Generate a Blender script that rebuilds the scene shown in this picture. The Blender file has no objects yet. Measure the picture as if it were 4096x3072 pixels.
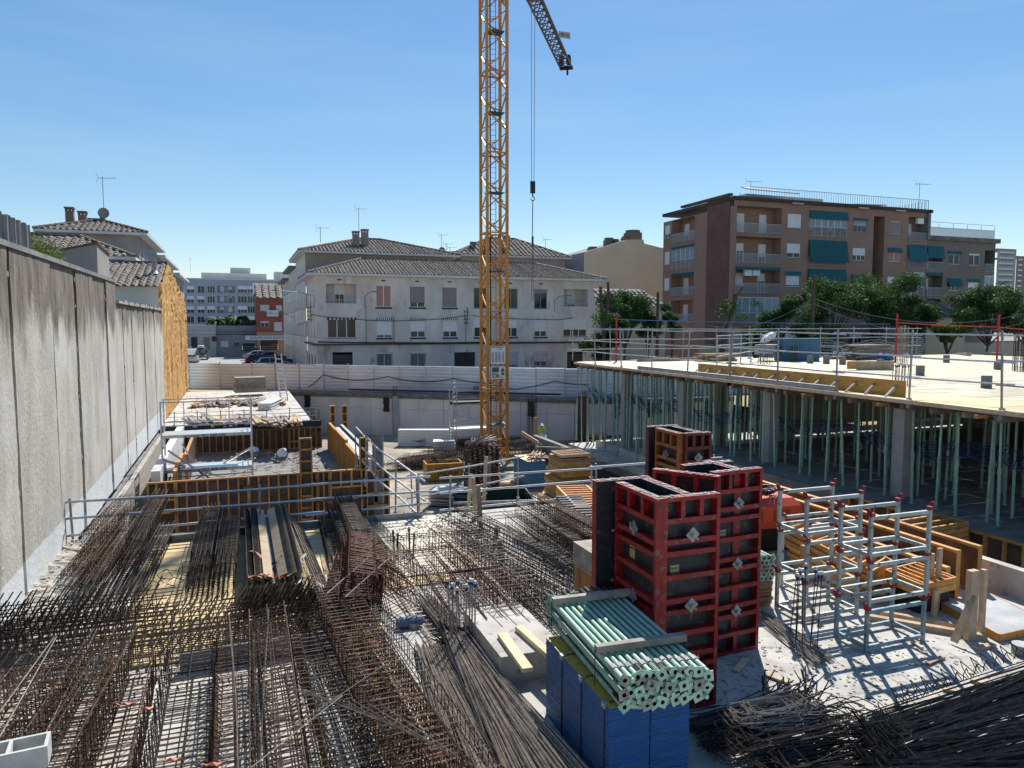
import bpy, bmesh, math, random
from mathutils import Vector, Matrix
R=math.radians
rnd=random.Random(7)
scene=bpy.context.scene
col=scene.collection
# ---------------- camera: stands 5.2 m above the slab, turned 20.3 deg from the site's depth axis ----------------
CAMZ=5.2; YAW=R(20.3); FPX=2958.0; PITCH=math.atan(240/FPX)
cam=bpy.data.cameras.new('camera'); camo=bpy.data.objects.new('camera',cam); col.objects.link(camo)
cam.sensor_width=36; cam.lens=36*FPX/4096; cam.clip_start=.1; cam.clip_end=3000
camo.location=(0,0,CAMZ); camo.rotation_euler=(math.pi/2-PITCH,0,-YAW)
scene.camera=camo
# ---------------- sky and sun ----------------
SUN_EL=48; SUN_AZ=31.8   # azimuth clockwise from +Y
w=bpy.data.worlds.new('World'); scene.world=w; w.use_nodes=True
nt=w.node_tree; bg=nt.nodes['Background']
sky=nt.nodes.new('ShaderNodeTexSky'); sky.sky_type='NISHITA'; sky.sun_disc=False
sky.sun_elevation=R(SUN_EL); sky.sun_rotation=R(SUN_AZ); sky.altitude=100; sky.air_density=1.0; sky.dust_density=.1; sky.ozone_density=1.6
hs_=nt.nodes.new('ShaderNodeHueSaturation'); hs_.inputs['Saturation'].default_value=1.45; hs_.inputs['Value'].default_value=1.0
gm_=nt.nodes.new('ShaderNodeGamma'); gm_.inputs['Gamma'].default_value=.75; nt.links.new(sky.outputs[0],gm_.inputs['Color'])
# faint high cirrus veil
tc_=nt.nodes.new('ShaderNodeTexCoord'); mp_=nt.nodes.new('ShaderNodeMapping'); mp_.inputs['Scale'].default_value=(1.6,1.6,11); mp_.inputs['Rotation'].default_value=(.12,.05,0); nt.links.new(tc_.outputs['Generated'],mp_.inputs['Vector'])
no_=nt.nodes.new('ShaderNodeTexNoise'); no_.inputs['Scale'].default_value=1.3; no_.inputs['Detail'].default_value=7; nt.links.new(mp_.outputs[0],no_.inputs['Vector'])
mr_=nt.nodes.new('ShaderNodeMapRange'); mr_.inputs[1].default_value=.48; mr_.inputs[2].default_value=.8; mr_.inputs[4].default_value=.32; nt.links.new(no_.outputs['Fac'],mr_.inputs[0])
nt.links.new(gm_.outputs[0],hs_.inputs['Color'])
mx_=nt.nodes.new('ShaderNodeMix'); mx_.data_type='RGBA'; mx_.inputs[7].default_value=(2.3,3.4,4.4,1); nt.links.new(mr_.outputs[0],mx_.inputs[0]); nt.links.new(hs_.outputs[0],mx_.inputs[6]); nt.links.new(mx_.outputs[2],bg.inputs[0]); bg.inputs[1].default_value=.142
sl=bpy.data.lights.new('sun','SUN'); sl.energy=5.0; sl.angle=R(.53); sl.color=(1,.95,.87)
so=bpy.data.objects.new('sun',sl); col.objects.link(so)
sd=Vector((math.sin(R(SUN_AZ))*math.cos(R(SUN_EL)),math.cos(R(SUN_AZ))*math.cos(R(SUN_EL)),math.sin(R(SUN_EL))))
so.rotation_euler=sd.to_track_quat('Z','Y').to_euler(); so.location=(0,0,60)
scene.view_settings.view_transform='Standard'; scene.view_settings.look='None'
scene.view_settings.exposure=0.45; scene.view_settings.gamma=1
scene.render.engine='CYCLES'
# ---------------- measuring: where the line of sight through a spot of the photo meets a plane of the site ----------------
_fw=(math.sin(YAW)*math.cos(PITCH),math.cos(YAW)*math.cos(PITCH),-math.sin(PITCH))
_rt=(math.cos(YAW),-math.sin(YAW),0)
_up=(math.sin(YAW)*math.sin(PITCH),math.cos(YAW)*math.sin(PITCH),math.cos(PITCH))
def P(px,py,x=None,y=None,z=None):
    a=(px-2048)/FPX; b=(1536-py)/FPX
    d=[_fw[i]+a*_rt[i]+b*_up[i] for i in range(3)]
    t=(z-CAMZ)/d[2] if z is not None else (x/d[0] if x is not None else y/d[1])
    return Vector((d[0]*t,d[1]*t,CAMZ+d[2]*t))
def D(u,v,**k): return P(u*1.8517,v*1.8517,**k)
# ---------------- materials ----------------
MATS={}
def M(name,c,c2=None,sc=3.0,rough=.75,metal=0.0,bump=0.0,bsc=None,con=(.35,.65),detail=6,spec=.4,stretch=None,orand=0.0,c3=None,sc3=25):
    m=bpy.data.materials.new(name); m.use_nodes=True; n=m.node_tree; N=n.nodes; L=n.links
    b=N['Principled BSDF']; b.inputs['Roughness'].default_value=rough; b.inputs['Metallic'].default_value=metal
    b.inputs['Specular IOR Level'].default_value=spec
    out=None
    g=N.new('ShaderNodeNewGeometry'); vec=g.outputs['Position']
    if stretch:
        mp=N.new('ShaderNodeMapping'); mp.inputs['Scale'].default_value=stretch; L.new(vec,mp.inputs['Vector']); vec=mp.outputs[0]
    if c2 is not None:
        no=N.new('ShaderNodeTexNoise'); no.inputs['Scale'].default_value=sc; no.inputs['Detail'].default_value=detail; no.inputs['Roughness'].default_value=.62
        L.new(vec,no.inputs['Vector'])
        rr=N.new('ShaderNodeValToRGB'); rr.color_ramp.elements[0].position=con[0]; rr.color_ramp.elements[1].position=con[1]
        rr.color_ramp.elements[0].color=(*c,1); rr.color_ramp.elements[1].color=(*c2,1)
        L.new(no.outputs['Fac'],rr.inputs[0]); out=rr.outputs[0]
        if c3 is not None:
            n3=N.new('ShaderNodeTexNoise'); n3.inputs['Scale'].default_value=sc3; n3.inputs['Detail'].default_value=4; L.new(vec,n3.inputs['Vector'])
            r3=N.new('ShaderNodeValToRGB'); r3.color_ramp.elements[0].position=.58; r3.color_ramp.elements[1].position=.68
            L.new(n3.outputs['Fac'],r3.inputs[0])
            mx=N.new('ShaderNodeMix'); mx.data_type='RGBA'; L.new(r3.outputs[0],mx.inputs[0]); L.new(out,mx.inputs[6]); mx.inputs[7].default_value=(*c3,1); out=mx.outputs[2]
    else:
        rg=N.new('ShaderNodeRGB'); rg.outputs[0].default_value=(*c,1); out=rg.outputs[0]
    if orand:
        oi=N.new('ShaderNodeObjectInfo'); mr=N.new('ShaderNodeMapRange'); mr.inputs[3].default_value=1-orand; mr.inputs[4].default_value=1+orand
        L.new(oi.outputs['Random'],mr.inputs[0]); hs=N.new('ShaderNodeHueSaturation'); L.new(mr.outputs[0],hs.inputs['Value']); L.new(out,hs.inputs['Color']); out=hs.outputs[0]
    L.new(out,b.inputs['Base Color'])
    if bump:
        nb=N.new('ShaderNodeTexNoise'); nb.inputs['Scale'].default_value=bsc or sc*6; nb.inputs['Detail'].default_value=8; L.new(vec,nb.inputs['Vector'])
        bp=N.new('ShaderNodeBump'); bp.inputs['Strength'].default_value=bump; bp.inputs['Distance'].default_value=.02; L.new(nb.outputs['Fac'],bp.inputs['Height']); L.new(bp.outputs[0],b.inputs['Normal'])
    MATS[name]=m; return m
# ---------------- geometry ----------------
class MB:
    def __init__(s): s.v=[]; s.f=[]; s.mi=[]
    def quad(s,a,b,c,d,m=0):
        i=len(s.v); s.v+=[tuple(a),tuple(b),tuple(c),tuple(d)]; s.f.append((i,i+1,i+2,i+3)); s.mi.append(m)
    def poly(s,pts,m=0):
        i=len(s.v); s.v+=[tuple(p) for p in pts]; s.f.append(tuple(range(i,i+len(pts)))); s.mi.append(m)
    def hexa(s,p,m=0):   # 4 bottom, 4 top (ccw)
        i=len(s.v); s.v+=[tuple(q) for q in p]
        for q in ((3,2,1,0),(4,5,6,7),(0,1,5,4),(1,2,6,5),(2,3,7,6),(3,0,4,7)): s.f.append(tuple(i+k for k in q)); s.mi.append(m)
    def box(s,x0,x1,y0,y1,z0,z1,m=0):
        s.hexa([(x0,y0,z0),(x1,y0,z0),(x1,y1,z0),(x0,y1,z0),(x0,y0,z1),(x1,y0,z1),(x1,y1,z1),(x0,y1,z1)],m); return s
    def bar(s,p0,p1,w,h=None,m=0,up=(0,0,1)):
        h=h or w; p0=Vector(p0); p1=Vector(p1); d=(p1-p0)
        if d.length<1e-6: return s
        d.normalize(); u=Vector(up)
        if abs(d.dot(u))>.98: u=Vector((0,1,0)) if abs(d.y)<.9 else Vector((1,0,0))
        a=d.cross(u).normalized()*w/2; b=a.cross(d).normalized()*h/2
        s.hexa([p0-a-b,p0+a-b,p1+a-b,p1-a-b,p0-a+b,p0+a+b,p1+a+b,p1-a+b],m); return s
    def tube(s,p0,p1,r,n=6,m=0,caps=True,r1=None):
        p0=Vector(p0); p1=Vector(p1); d=p1-p0
        if d.length<1e-6: return s
        d.normalize(); u=Vector((0,0,1)) if abs(d.z)<.9 else Vector((1,0,0))
        a=d.cross(u).normalized(); b=d.cross(a)
        r1=r if r1 is None else r1; i=len(s.v)
        for p,q in ((p0,r),(p1,r1)):
            for k in range(n):
                t=2*math.pi*k/n; s.v.append(tuple(p+a*math.cos(t)*q+b*math.sin(t)*q))
        for k in range(n):
            k2=(k+1)%n; s.f.append((i+k,i+k2,i+n+k2,i+n+k)); s.mi.append(m)
        if caps: s.f.append(tuple(i+k for k in reversed(range(n)))); s.mi.append(m); s.f.append(tuple(i+n+k for k in range(n))); s.mi.append(m)
        return s
    def path(s,pts,r,n=4,m=0,caps=False,closed=False):
        pts=[Vector(p) for p in pts]; N=len(pts); i0=len(s.v)
        for j,p in enumerate(pts):
            a=pts[j-1] if (j>0 or closed) else p; b=pts[(j+1)%N] if (j<N-1 or closed) else p
            d=(b-a); d=d.normalized() if d.length>1e-9 else Vector((0,0,1))
            if j==0 and not closed: u=Vector((0,0,1)) if abs(d.z)<.9 else Vector((1,0,0)); A=d.cross(u).normalized()
            elif j==0: u=Vector((0,0,1)) if abs(d.z)<.9 else Vector((1,0,0)); A=d.cross(u).normalized()
            else:
                A=(A-d*A.dot(d)); A=A.normalized() if A.length>1e-4 else d.orthogonal().normalized()
            B=d.cross(A)
            for k in range(n):
                t=2*math.pi*k/n; s.v.append(tuple(p+A*math.cos(t)*r+B*math.sin(t)*r))
        for j in range(N if closed else N-1):
            for k in range(n):
                k2=(k+1)%n; a=i0+j*n; b=i0+((j+1)%N)*n
                s.f.append((a+k,a+k2,b+k2,b+k)); s.mi.append(m)
        if caps and not closed:
            s.f.append(tuple(i0+k for k in reversed(range(n)))); s.mi.append(m); s.f.append(tuple(i0+(N-1)*n+k for k in range(n))); s.mi.append(m)
        return s
    def mesh(s,name,mats):
        me=bpy.data.meshes.new(name); me.from_pydata(s.v,[],s.f)
        if not isinstance(mats,(list,tuple)): mats=[mats]
        for q in mats: me.materials.append(q)
        if len(mats)>1: me.polygons.foreach_set('material_index',s.mi)
        me.update(); return me
def link(name,data,parent=None,loc=(0,0,0),rot=(0,0,0),sc=None):
    o=bpy.data.objects.new(name,data); col.objects.link(o)
    if parent is not None: o.parent=parent
    o.location=loc; o.rotation_euler=rot
    if sc: o.scale=sc
    return o
def part(name,mb,mats,parent,loc=(0,0,0),rot=(0,0,0),kind=None,label=None):
    o=link(name,mb.mesh(name,mats) if isinstance(mb,MB) else mb,parent,loc,rot)
    if kind: o['kind']=kind
    if label: o['label']=label
    return o
def tag(o,label,cat,group=None,kind=None):
    o['label']=label; o['category']=cat
    if group: o['group']=group
    if kind: o['kind']=kind
    return o
def thing(name,label,cat,loc=(0,0,0),rz=0,group=None,rot=None):
    o=link(name,None,None,loc,rot or (0,0,rz)); o.empty_display_size=.2
    return tag(o,label,cat,group)
def solo(name,mb,mats,label,cat,loc=(0,0,0),rot=(0,0,0),group=None,kind=None):
    o=link(name,mb.mesh(name,mats) if isinstance(mb,MB) else mb,None,loc,rot); return tag(o,label,cat,group,kind)
def struct(name,mb,mats,loc=(0,0,0)):
    o=link(name,mb.mesh(name,mats),None,loc); o['kind']='structure'; return o
_ch={}
def kids(o):
    return _ch.get(o.name) or [c for c in bpy.data.objects if c.parent==o]
def tree_of(o):
    return [(c,[(g,[]) for g in bpy.data.objects if g.parent==c]) for c in bpy.data.objects if c.parent==o]
def dup(o,tree,loc,rot,label,group=None,sc=None):
    r=o.copy(); col.objects.link(r); r.location=loc; r.rotation_euler=rot; r['label']=label
    if group: r['group']=group
    if sc: r.scale=sc
    for c,gs in tree:
        k=c.copy(); col.objects.link(k); k.parent=r
        for g,_ in gs:
            q=g.copy(); col.objects.link(q); q.parent=k
    return r
_tc={}
def text_mesh(body,size,ext=.002,align='CENTER'):
    cu=bpy.data.curves.new('t','FONT'); cu.body=body; cu.size=size; cu.extrude=ext; cu.align_x=align; cu.align_y='CENTER'; cu.resolution_u=2
    o=bpy.data.objects.new('t',cu); col.objects.link(o); dg=bpy.context.evaluated_depsgraph_get(); me=bpy.data.meshes.new_from_object(o.evaluated_get(dg)); bpy.data.objects.remove(o); bpy.data.curves.remove(cu); return me
def text(name,body,size,m,parent,loc,rot,ext=.002,align='CENTER'):
    me=text_mesh(body,size,ext,align); me.materials.clear(); me.materials.append(m); return link(name,me,parent,loc,rot)
# materials
conc=M('concrete_slab',(.36,.345,.315),(.54,.52,.475),1.2,.9,bump=.5,bsc=30,c3=(.26,.25,.235),sc3=6)
concw=M('concrete_wall',(.52,.515,.52),(.68,.67,.67),.7,.9,bump=.4,bsc=18,stretch=(1,1,.35))
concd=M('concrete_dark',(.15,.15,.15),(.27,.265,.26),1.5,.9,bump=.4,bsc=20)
colm=M('column_concrete',(.30,.30,.295),(.40,.395,.385),2,.85,bump=.2,bsc=20)
asph=M('asphalt',(.10,.10,.10),(.15,.148,.145),.8,.9,bump=.3,bsc=40)
ply=M('yellow_plywood',(.50,.36,.16),(.70,.56,.32),1.3,.6,bump=.15,bsc=12,stretch=(1,3,1),orand=.12,c3=(.45,.40,.32),sc3=3)
plywhite=M('dusty_plywood',(.50,.45,.35),(.62,.57,.46),.9,.7,bump=.2,bsc=20,orand=.06)
plyo=M('orange_plywood',(.48,.24,.05),(.62,.36,.10),2,.5,bump=.1,stretch=(1,1,4),c3=(.30,.16,.05),sc3=5)
timber=M('timber',(.34,.24,.15),(.50,.38,.26),4,.8,bump=.3,bsc=30,orand=.2)
timberg=M('weathered_timber',(.22,.19,.16),(.36,.32,.28),4,.85,bump=.3,bsc=30,orand=.2)
tpale=M('pale_timber',(.55,.42,.27),(.68,.55,.38),5,.8,bump=.2,orand=.1)
rust=M('rusty_rebar',(.040,.024,.016),(.14,.070,.038),9,.55,.5,con=(.4,.7),orand=.25)
rebar=M('dark_rebar',(.032,.027,.024),(.10,.078,.062),9,.5,.6,con=(.4,.7),orand=.2)
rebarl=M('grey_rebar',(.19,.17,.15),(.40,.34,.28),9,.45,.6,con=(.35,.7),orand=.3)
rust2=M('brown_steel',(.10,.055,.035),(.20,.12,.08),9,.75,.1,con=(.4,.7),orand=.2)
galv=M('galvanised_steel',(.42,.44,.46),(.58,.60,.61),6,.42,.55,orand=.1)
galvd=M('dull_zinc',(.25,.26,.27),(.38,.39,.40),6,.55,.5,orand=.1)
propm=M('prop_green',(.20,.38,.30),(.34,.52,.42),10,.5,.1,c3=(.30,.26,.20),sc3=14,orand=.15)
propb=M('prop_green_bright',(.25,.43,.34),(.36,.53,.43),10,.42,.1,c3=(.36,.38,.32),sc3=12,orand=.12)
bluem=M('blue_edge_paint',(.004,.06,.23),(.008,.10,.34),3,.55,spec=.25,c3=(.04,.10,.19),sc3=30,bump=.25,bsc=60,stretch=(1,1,14))
yply=M('yellow_panel_face',(.38,.27,.03),(.50,.36,.05),6,.5,c3=(.28,.20,.05),sc3=9)
redm=M('red_form_paint',(.20,.008,.010),(.34,.016,.016),6,.42,.0,c3=(.19,.10,.085),sc3=13,orand=.08)
blackp=M('black_form_face',(.012,.013,.016),(.035,.036,.04),2.5,.5,bump=.05,c3=(.075,.072,.07),sc3=9)
orangef=M('orange_form_paint',(.46,.20,.045),(.62,.32,.09),4,.55,c3=(.22,.11,.05),sc3=8,orand=.15)
brownf=M('brown_form_paint',(.34,.15,.05),(.48,.23,.09),4,.6,c3=(.14,.08,.05),sc3=8,orand=.15)
plyback=M('dark_plywood_back',(.055,.036,.026),(.13,.085,.06),3,.6,orand=.25)
craney=M('crane_orange',(.50,.20,.012),(.58,.25,.02),2,.42,c3=(.30,.13,.03),sc3=6)
cranej=M('crane_jib',(.10,.07,.06),(.16,.10,.08),2,.5)
white=M('white_paint',(.72,.72,.71),(.80,.80,.79),3,.5)
blackm=M('black_rubber',(.015,.015,.017),None,rough=.6)
glass=M('window_glass',(.012,.016,.024),(.035,.042,.055),.6,.12,.0,spec=.45)
blind=M('roller_blind',(.66,.66,.68),(.74,.74,.75),2,.6)
blindb=M('brown_blind',(.24,.20,.19),(.28,.24,.22),2,.6)
def ribbed(name,c1,c2,sc,axis=2,rough=.6,metal=0):
    m=M(name,c1,c2,2,rough,metal); return m
stucco=M('grey_stucco',(.23,.215,.20),(.43,.405,.385),.5,.9,bump=.2,bsc=14,stretch=(1,1,.5),c3=(.20,.185,.17),sc3=1.2)
stuccow=M('warm_white_stucco',(.60,.57,.52),(.70,.67,.61),.4,.9)
tile=M('roof_tile',(.085,.07,.06),(.30,.265,.23),3.5,.85,bump=.2,orand=.3,c3=(.12,.10,.09),sc3=3)
brick=M('red_brick',(.27,.165,.125),(.33,.21,.16),.6,.85,bump=.3,bsc=30,con=(.3,.7))
brickd=M('dark_brick',(.12,.068,.055),(.17,.095,.075),.8,.85,bump=.3,bsc=30)
cream=M('cream_render',(.42,.36,.25),(.47,.41,.30),.5,.9,bump=.1)
beige=M('beige_cladding',(.72,.57,.40),(.80,.65,.48),.4,.8)
teal=M('teal_awning',(.004,.085,.11),(.008,.12,.14),3,.7,orand=.1)
railw=M('white_railing',(.45,.44,.44),None,rough=.5)
foam=M('sprayed_foam',(.44,.21,.045),(.60,.36,.13),2.2,.85,bump=1.0,bsc=9,c3=(.36,.15,.03),sc3=4,stretch=(1,1,.45))
dirt=M('gravel_dirt',(.26,.245,.22),(.50,.47,.42),5,.95,bump=1.0,bsc=20)
# =================== ground, slabs, pit ===================
SZ=-.12
g=MB()
g.quad((-900,-200,SZ),(-4.25,-200,SZ),(-4.25,1500,SZ),(-900,1500,SZ))
g.quad((48,-200,SZ),(900,-200,SZ),(900,1500,SZ),(48,1500,SZ))
g.quad((-4.25,-200,SZ),(48,-200,SZ),(48,-8,SZ),(-4.25,-8,SZ))
WL=[(-4.25,65.6),(2.9,61.6),(24.0,46.9),(48,44.0)]   # line of the rear retaining wall
for (xa,ya),(xb,yb) in zip(WL,WL[1:]): g.quad((xa,ya,SZ),(xb,yb,SZ),(xb,1500,SZ),(xa,1500,SZ))
gm=M('street_ground',(.20,.195,.19),(.30,.29,.28),.6,.9,bump=.2,bsc=8)
struct('ground',g,gm)
road=M('road_surface',(.26,.26,.265),(.34,.34,.34),.5,.85,bump=.15,bsc=10)
r=MB(); z=SZ+.004; r.quad((-5.2,66.3,z),(4.6,66.3,z),(4.6,128,z),(-5.2,128,z)); r.quad((-60,104,z+.002),(60,104,z+.002),(60,121,z+.002),(-60,121,z+.002))
struct('road',r,road)
s=MB()
for i in range(9): s.box(-3.4+i*.85,-2.9+i*.85,103.0,106.0,z+.004,z+.012)
struct('crossing_marking',s,white)
pv=MB(); pv.box(4.6,6.55,67.5,120,SZ,SZ+.13); pv.box(-7.4,-5.2,67,120,SZ,SZ+.13); pv.box(6.6,60,66.3,67.9,SZ,SZ+.13)
struct('pavement',pv,concd)
pit=MB(); pit.quad((-4.3,-9,-3.3),(49,-9,-3.3),(49,67,-3.3),(-4.3,67,-3.3))
pitm=M('pit_floor',(.22,.19,.155),(.44,.38,.30),.5,.9,bump=.6,bsc=12,c3=(.12,.10,.085),sc3=2.2)
struct('pit_floor',pit,pitm)
sl=MB(); sl.box(-3.78,13.95,-8,19.4,-.3,0); sl.box(13.95,17.2,-8,2.5,-.3,0); struct('concrete_slab',sl,conc)
sb_=MB(); sb_.box(17.2,47.9,-8,26.5,-.3,0); sb_.box(13.95,17.2,2.5,19.4,-1.8,-1.5); struct('shaded_slab',sb_,M('shade_darkened_slab',(.12,.12,.12),(.22,.215,.20),1.2,.85,bump=.3))  # colour darkened to paint in the deep shade under the deck
s2=MB(); s2.box(17.3,48,26.5,37.6,-1.8,-1.5); s2.box(18.2,21.5,29.5,36,-1.5,-1.15); struct('lower_slab',s2,conc)
dustc=M('dusty_slab',(.38,.365,.335),(.60,.58,.54),.8,.9,bump=.5,bsc=20,c3=(.24,.22,.20),sc3=3)
s3=MB(); s3.box(-3.78,3.6,41.2,61.5,-.35,0); struct('rear_slab',s3,dustc)
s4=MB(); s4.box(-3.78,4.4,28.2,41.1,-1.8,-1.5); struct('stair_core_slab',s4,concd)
ply_floor_q=1
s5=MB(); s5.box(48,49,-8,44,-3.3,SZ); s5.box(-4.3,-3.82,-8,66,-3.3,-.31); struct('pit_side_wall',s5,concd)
# dark cut earth / wall carrying the slab edges; tall ones added to block light below the deck
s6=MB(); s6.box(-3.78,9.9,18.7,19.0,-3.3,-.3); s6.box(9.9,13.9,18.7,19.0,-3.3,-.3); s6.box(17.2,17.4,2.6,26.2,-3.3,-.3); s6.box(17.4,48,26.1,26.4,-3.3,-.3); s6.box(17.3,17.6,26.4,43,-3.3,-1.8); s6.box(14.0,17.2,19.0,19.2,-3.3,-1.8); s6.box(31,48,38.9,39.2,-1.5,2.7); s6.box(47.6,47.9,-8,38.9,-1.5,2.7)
struct('basement_and_light_block_wall',s6,concd)
# loose rubble along the foot of the left wall: one lumpy heap
rb=MB(); ny=150; 
prev=None
for i in range(ny+1):
    y=5+i*(19.2-5)/ny; wv=.75+.25*math.sin(y*1.3)+rnd.uniform(-.1,.1); pts=[(-3.79,y,.22+rnd.uniform(-.05,.05)),(-3.5,y,.17+rnd.uniform(-.05,.05)),(-3.2,y,.1+rnd.uniform(-.04,.04)),(-3.8+wv,y,.0)]
    if prev:
        for a in range(3): rb.quad(prev[a],prev[a+1],pts[a+1],pts[a])
    prev=pts
for i in range(900):
    y=rnd.uniform(6,19.3); x=-3.75+abs(rnd.gauss(0,.35)); q=rnd.uniform(.015,.05); 
    rb.hexa([Vector((x,y,.2*max(0,1-(x+3.78)/.9)))+Vector((rnd.uniform(.6,1)*a*q,rnd.uniform(.6,1)*b*q,c*q*1.2)) for a,b,c in ((-1,-1,-.3),(1,-1,-.3),(1,1,-.3),(-1,1,-.3),(-.8,-.8,1),(.8,-.8,1),(.8,.8,1),(-.8,.8,1))])
o=solo('rubble',rb,dirt,'strip of loose pale rubble along the foot of the left wall','rubble',kind='stuff')

# =================== yellow plywood floors on the slab ===================
def ply_floor(x0,x1,y0,y1,z,m,label,dx=2.0,dy=.5,hole=None,loss=0.0,nm='plywood_floor'):
    t=thing(nm,label,'plywood floor',(x0,y0,z)); me={}
    ny=int(round((y1-y0)/dy)); nx=int(round((x1-x0)/dx))
    for j in range(ny):
        for i in range(nx):
            if rnd.random()<loss: continue
            xx=i*dx+(j%2)*0.0; 
            if 'p' not in me: me['p']=MB().box(.006,dx-.006,.006,dy-.006,0,.021).mesh('plywood_panel',[m])
            link('plywood_panel',me['p'],t,(xx,j*dy,rnd.uniform(0,.006)))
    return t
ply_floor(-2.0,4.0,14.1,19.1,.004,ply,'yellow plywood floor panels under the rebar piles behind the left guard rail')
ply_floor(3.0,5.0,14.6,19.1,.03,plywhite,'dusty plywood patch with scattered crumbs beside the near guard rail corner')
ply_floor(-1.8,1.2,12.1,14.1,.004,ply,'yellow plywood boards under the long row of cages at left')
ply_floor(10.5,14.5,27.5,33.5,-3.28,plywhite,'dusty timber boards on the pit floor around the clamp and panel piles')
# =================== left party wall ===================
def wallmat():
    m=bpy.data.materials.new('party_wall_concrete'); m.use_nodes=True; n=m.node_tree; N=n.nodes; L=n.links; b=N['Principled BSDF']; b.inputs['Roughness'].default_value=.92
    g=N.new('ShaderNodeNewGeometry'); sp=N.new('ShaderNodeSeparateXYZ'); L.new(g.outputs['Position'],sp.inputs[0])
    def noise(sc,st,det=7):
        mp=N.new('ShaderNodeMapping'); mp.inputs['Scale'].default_value=st; L.new(g.outputs['Position'],mp.inputs['Vector']); no=N.new('ShaderNodeTexNoise'); no.inputs['Scale'].default_value=sc; no.inputs['Detail'].default_value=det; no.inputs['Roughness'].default_value=.65; L.new(mp.outputs[0],no.inputs['Vector']); return no.outputs['Fac']
    def ramp(src,p0,p1,c0,c1):
        r=N.new('ShaderNodeValToRGB'); r.color_ramp.elements[0].position=p0; r.color_ramp.elements[1].position=p1; r.color_ramp.elements[0].color=(*c0,1); r.color_ramp.elements[1].color=(*c1,1); L.new(src,r.inputs[0]); return r.outputs[0]
    def mix(f,a,c):
        x=N.new('ShaderNodeMix'); x.data_type='RGBA'; L.new(f,x.inputs[0]); L.new(a,x.inputs[6]); L.new(c,x.inputs[7]); return x.outputs[2]
    base=ramp(noise(1.6,(1,1,.35)),.3,.7,(.42,.39,.335),(.60,.565,.50))
    fine=ramp(noise(22,(1,1,1)),.42,.6,(.55,.55,.55),(1.05,1.05,1.05))
    mm=N.new('ShaderNodeMix'); mm.data_type='RGBA'; mm.blend_type='MULTIPLY'; mm.inputs[0].default_value=.55; L.new(base,mm.inputs[6]); L.new(fine,mm.inputs[7]); base=mm.outputs[2]
    blot=ramp(noise(.55,(1,1,.6)),.45,.62,(0,0,0),(1,1,1)); pale=ramp(noise(3,(1,1,1)),.3,.7,(.52,.50,.455),(.62,.60,.55))
    base=mix(blot,base,pale)
    # rain stain running down from the top
    ns=noise(1.5,(1,.8,.28)); ma=N.new('ShaderNodeMath'); ma.operation='MULTIPLY_ADD'; L.new(ns,ma.inputs[0]); ma.inputs[1].default_value=3.4; L.new(sp.outputs['Z'],ma.inputs[2])
    top=ramp(ma.outputs[0],.0,1,(0,0,0),(1,1,1)); mr=N.new('ShaderNodeMapRange'); L.new(ma.outputs[0],mr.inputs[0]); mr.inputs[1].default_value=6.5; mr.inputs[2].default_value=7.2; 
    dark=ramp(noise(4,(1,1,.22)),.35,.65,(.09,.075,.058),(.25,.215,.175))
    c=mix(mr.outputs[0],base,dark)
    # smooth re-cast foot of the wall
    nl=noise(1.2,(1,1,1)); mb=N.new('ShaderNodeMath'); mb.operation='MULTIPLY_ADD'; L.new(nl,mb.inputs[0]); mb.inputs[1].default_value=.12; L.new(sp.outputs['Z'],mb.inputs[2])
    ml=N.new('ShaderNodeMapRange'); L.new(mb.outputs[0],ml.inputs[0]); ml.inputs[1].default_value=.88; ml.inputs[2].default_value=.92
    foot=ramp(noise(1.2,(1,1,.4)),.35,.65,(.58,.61,.62),(.70,.71,.71))
    c=mix(ml.outputs[0],foot,c)
    L.new(c,b.inputs['Base Color'])
    bp=N.new('ShaderNodeBump'); bp.inputs['Strength'].default_value=.8; bp.inputs['Distance'].default_value=.03; L.new(noise(14,(1,1,.6),9),bp.inputs['Height']); L.new(bp.outputs[0],b.inputs['Normal'])
    return m
pwm=wallmat()
jy=[-4,2.5,6.2,9.6,12.6,15.5,18.76,21.31,23.76,25.83,27.87,29.44,31.78,35.49,39.61,44.0]
t=thing('party_wall','tall rain-stained concrete wall of cast panels along the left edge of the site','wall',(-3.8,0,0))
bits=MB()
for i,(a,b) in enumerate(zip(jy,jy[1:])):
    top=6.62 if b<28 else 5.95+.1*(i%2)*0
    off=rnd.uniform(-.02,.02); p=MB(); n=max(3,int((b-a)/.35)); nz=14
    # front sheet slightly uneven, edges ragged, then a solid box behind
    g0=.085
    def pt(u,k,zz): return (off+rnd.uniform(-.006,.006), a+g0+(b-a-2*g0)*u+ (rnd.uniform(-.02,.02) if u in(0,1) else 0), zz)
    grid=[[pt(iu/n,0,(top+rnd.uniform(-.03,.02) if iz==nz else -.02+ (top+.02)*iz/nz)) for iu in range(n+1)] for iz in range(nz+1)]
    base=len(p.v); 
    for row in grid: p.v+=row
    for iz in range(nz):
        for iu in range(n):
            q=base+iz*(n+1)+iu; p.f.append((q,q+1,q+n+2,q+n+1)); p.mi.append(0)
    x1=-.33
    for iz in range(nz):
        A,B=grid[iz][0],grid[iz+1][0]; p.quad((x1,A[1],A[2]),A,B,(x1,B[1],B[2]))
        A,B=grid[iz][n],grid[iz+1][n]; p.quad(A,(x1,A[1],A[2]),(x1,B[1],B[2]),B)
    for iu in range(n):
        A,B=grid[nz][iu],grid[nz][iu+1]; p.quad(A,B,(x1,B[1],B[2]),(x1,A[1],A[2]))
    part('panel',p,pwm,t)
bk=MB(); bk.box(-.42,-.13,-4,27.9,-.02,6.5); bk.box(-.42,-.13,27.9,44,-.02,5.85); part('backing',bk,M('joint_dark',(.05,.035,.028),(.10,.07,.055),8,.95,bump=.6),t)
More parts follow.
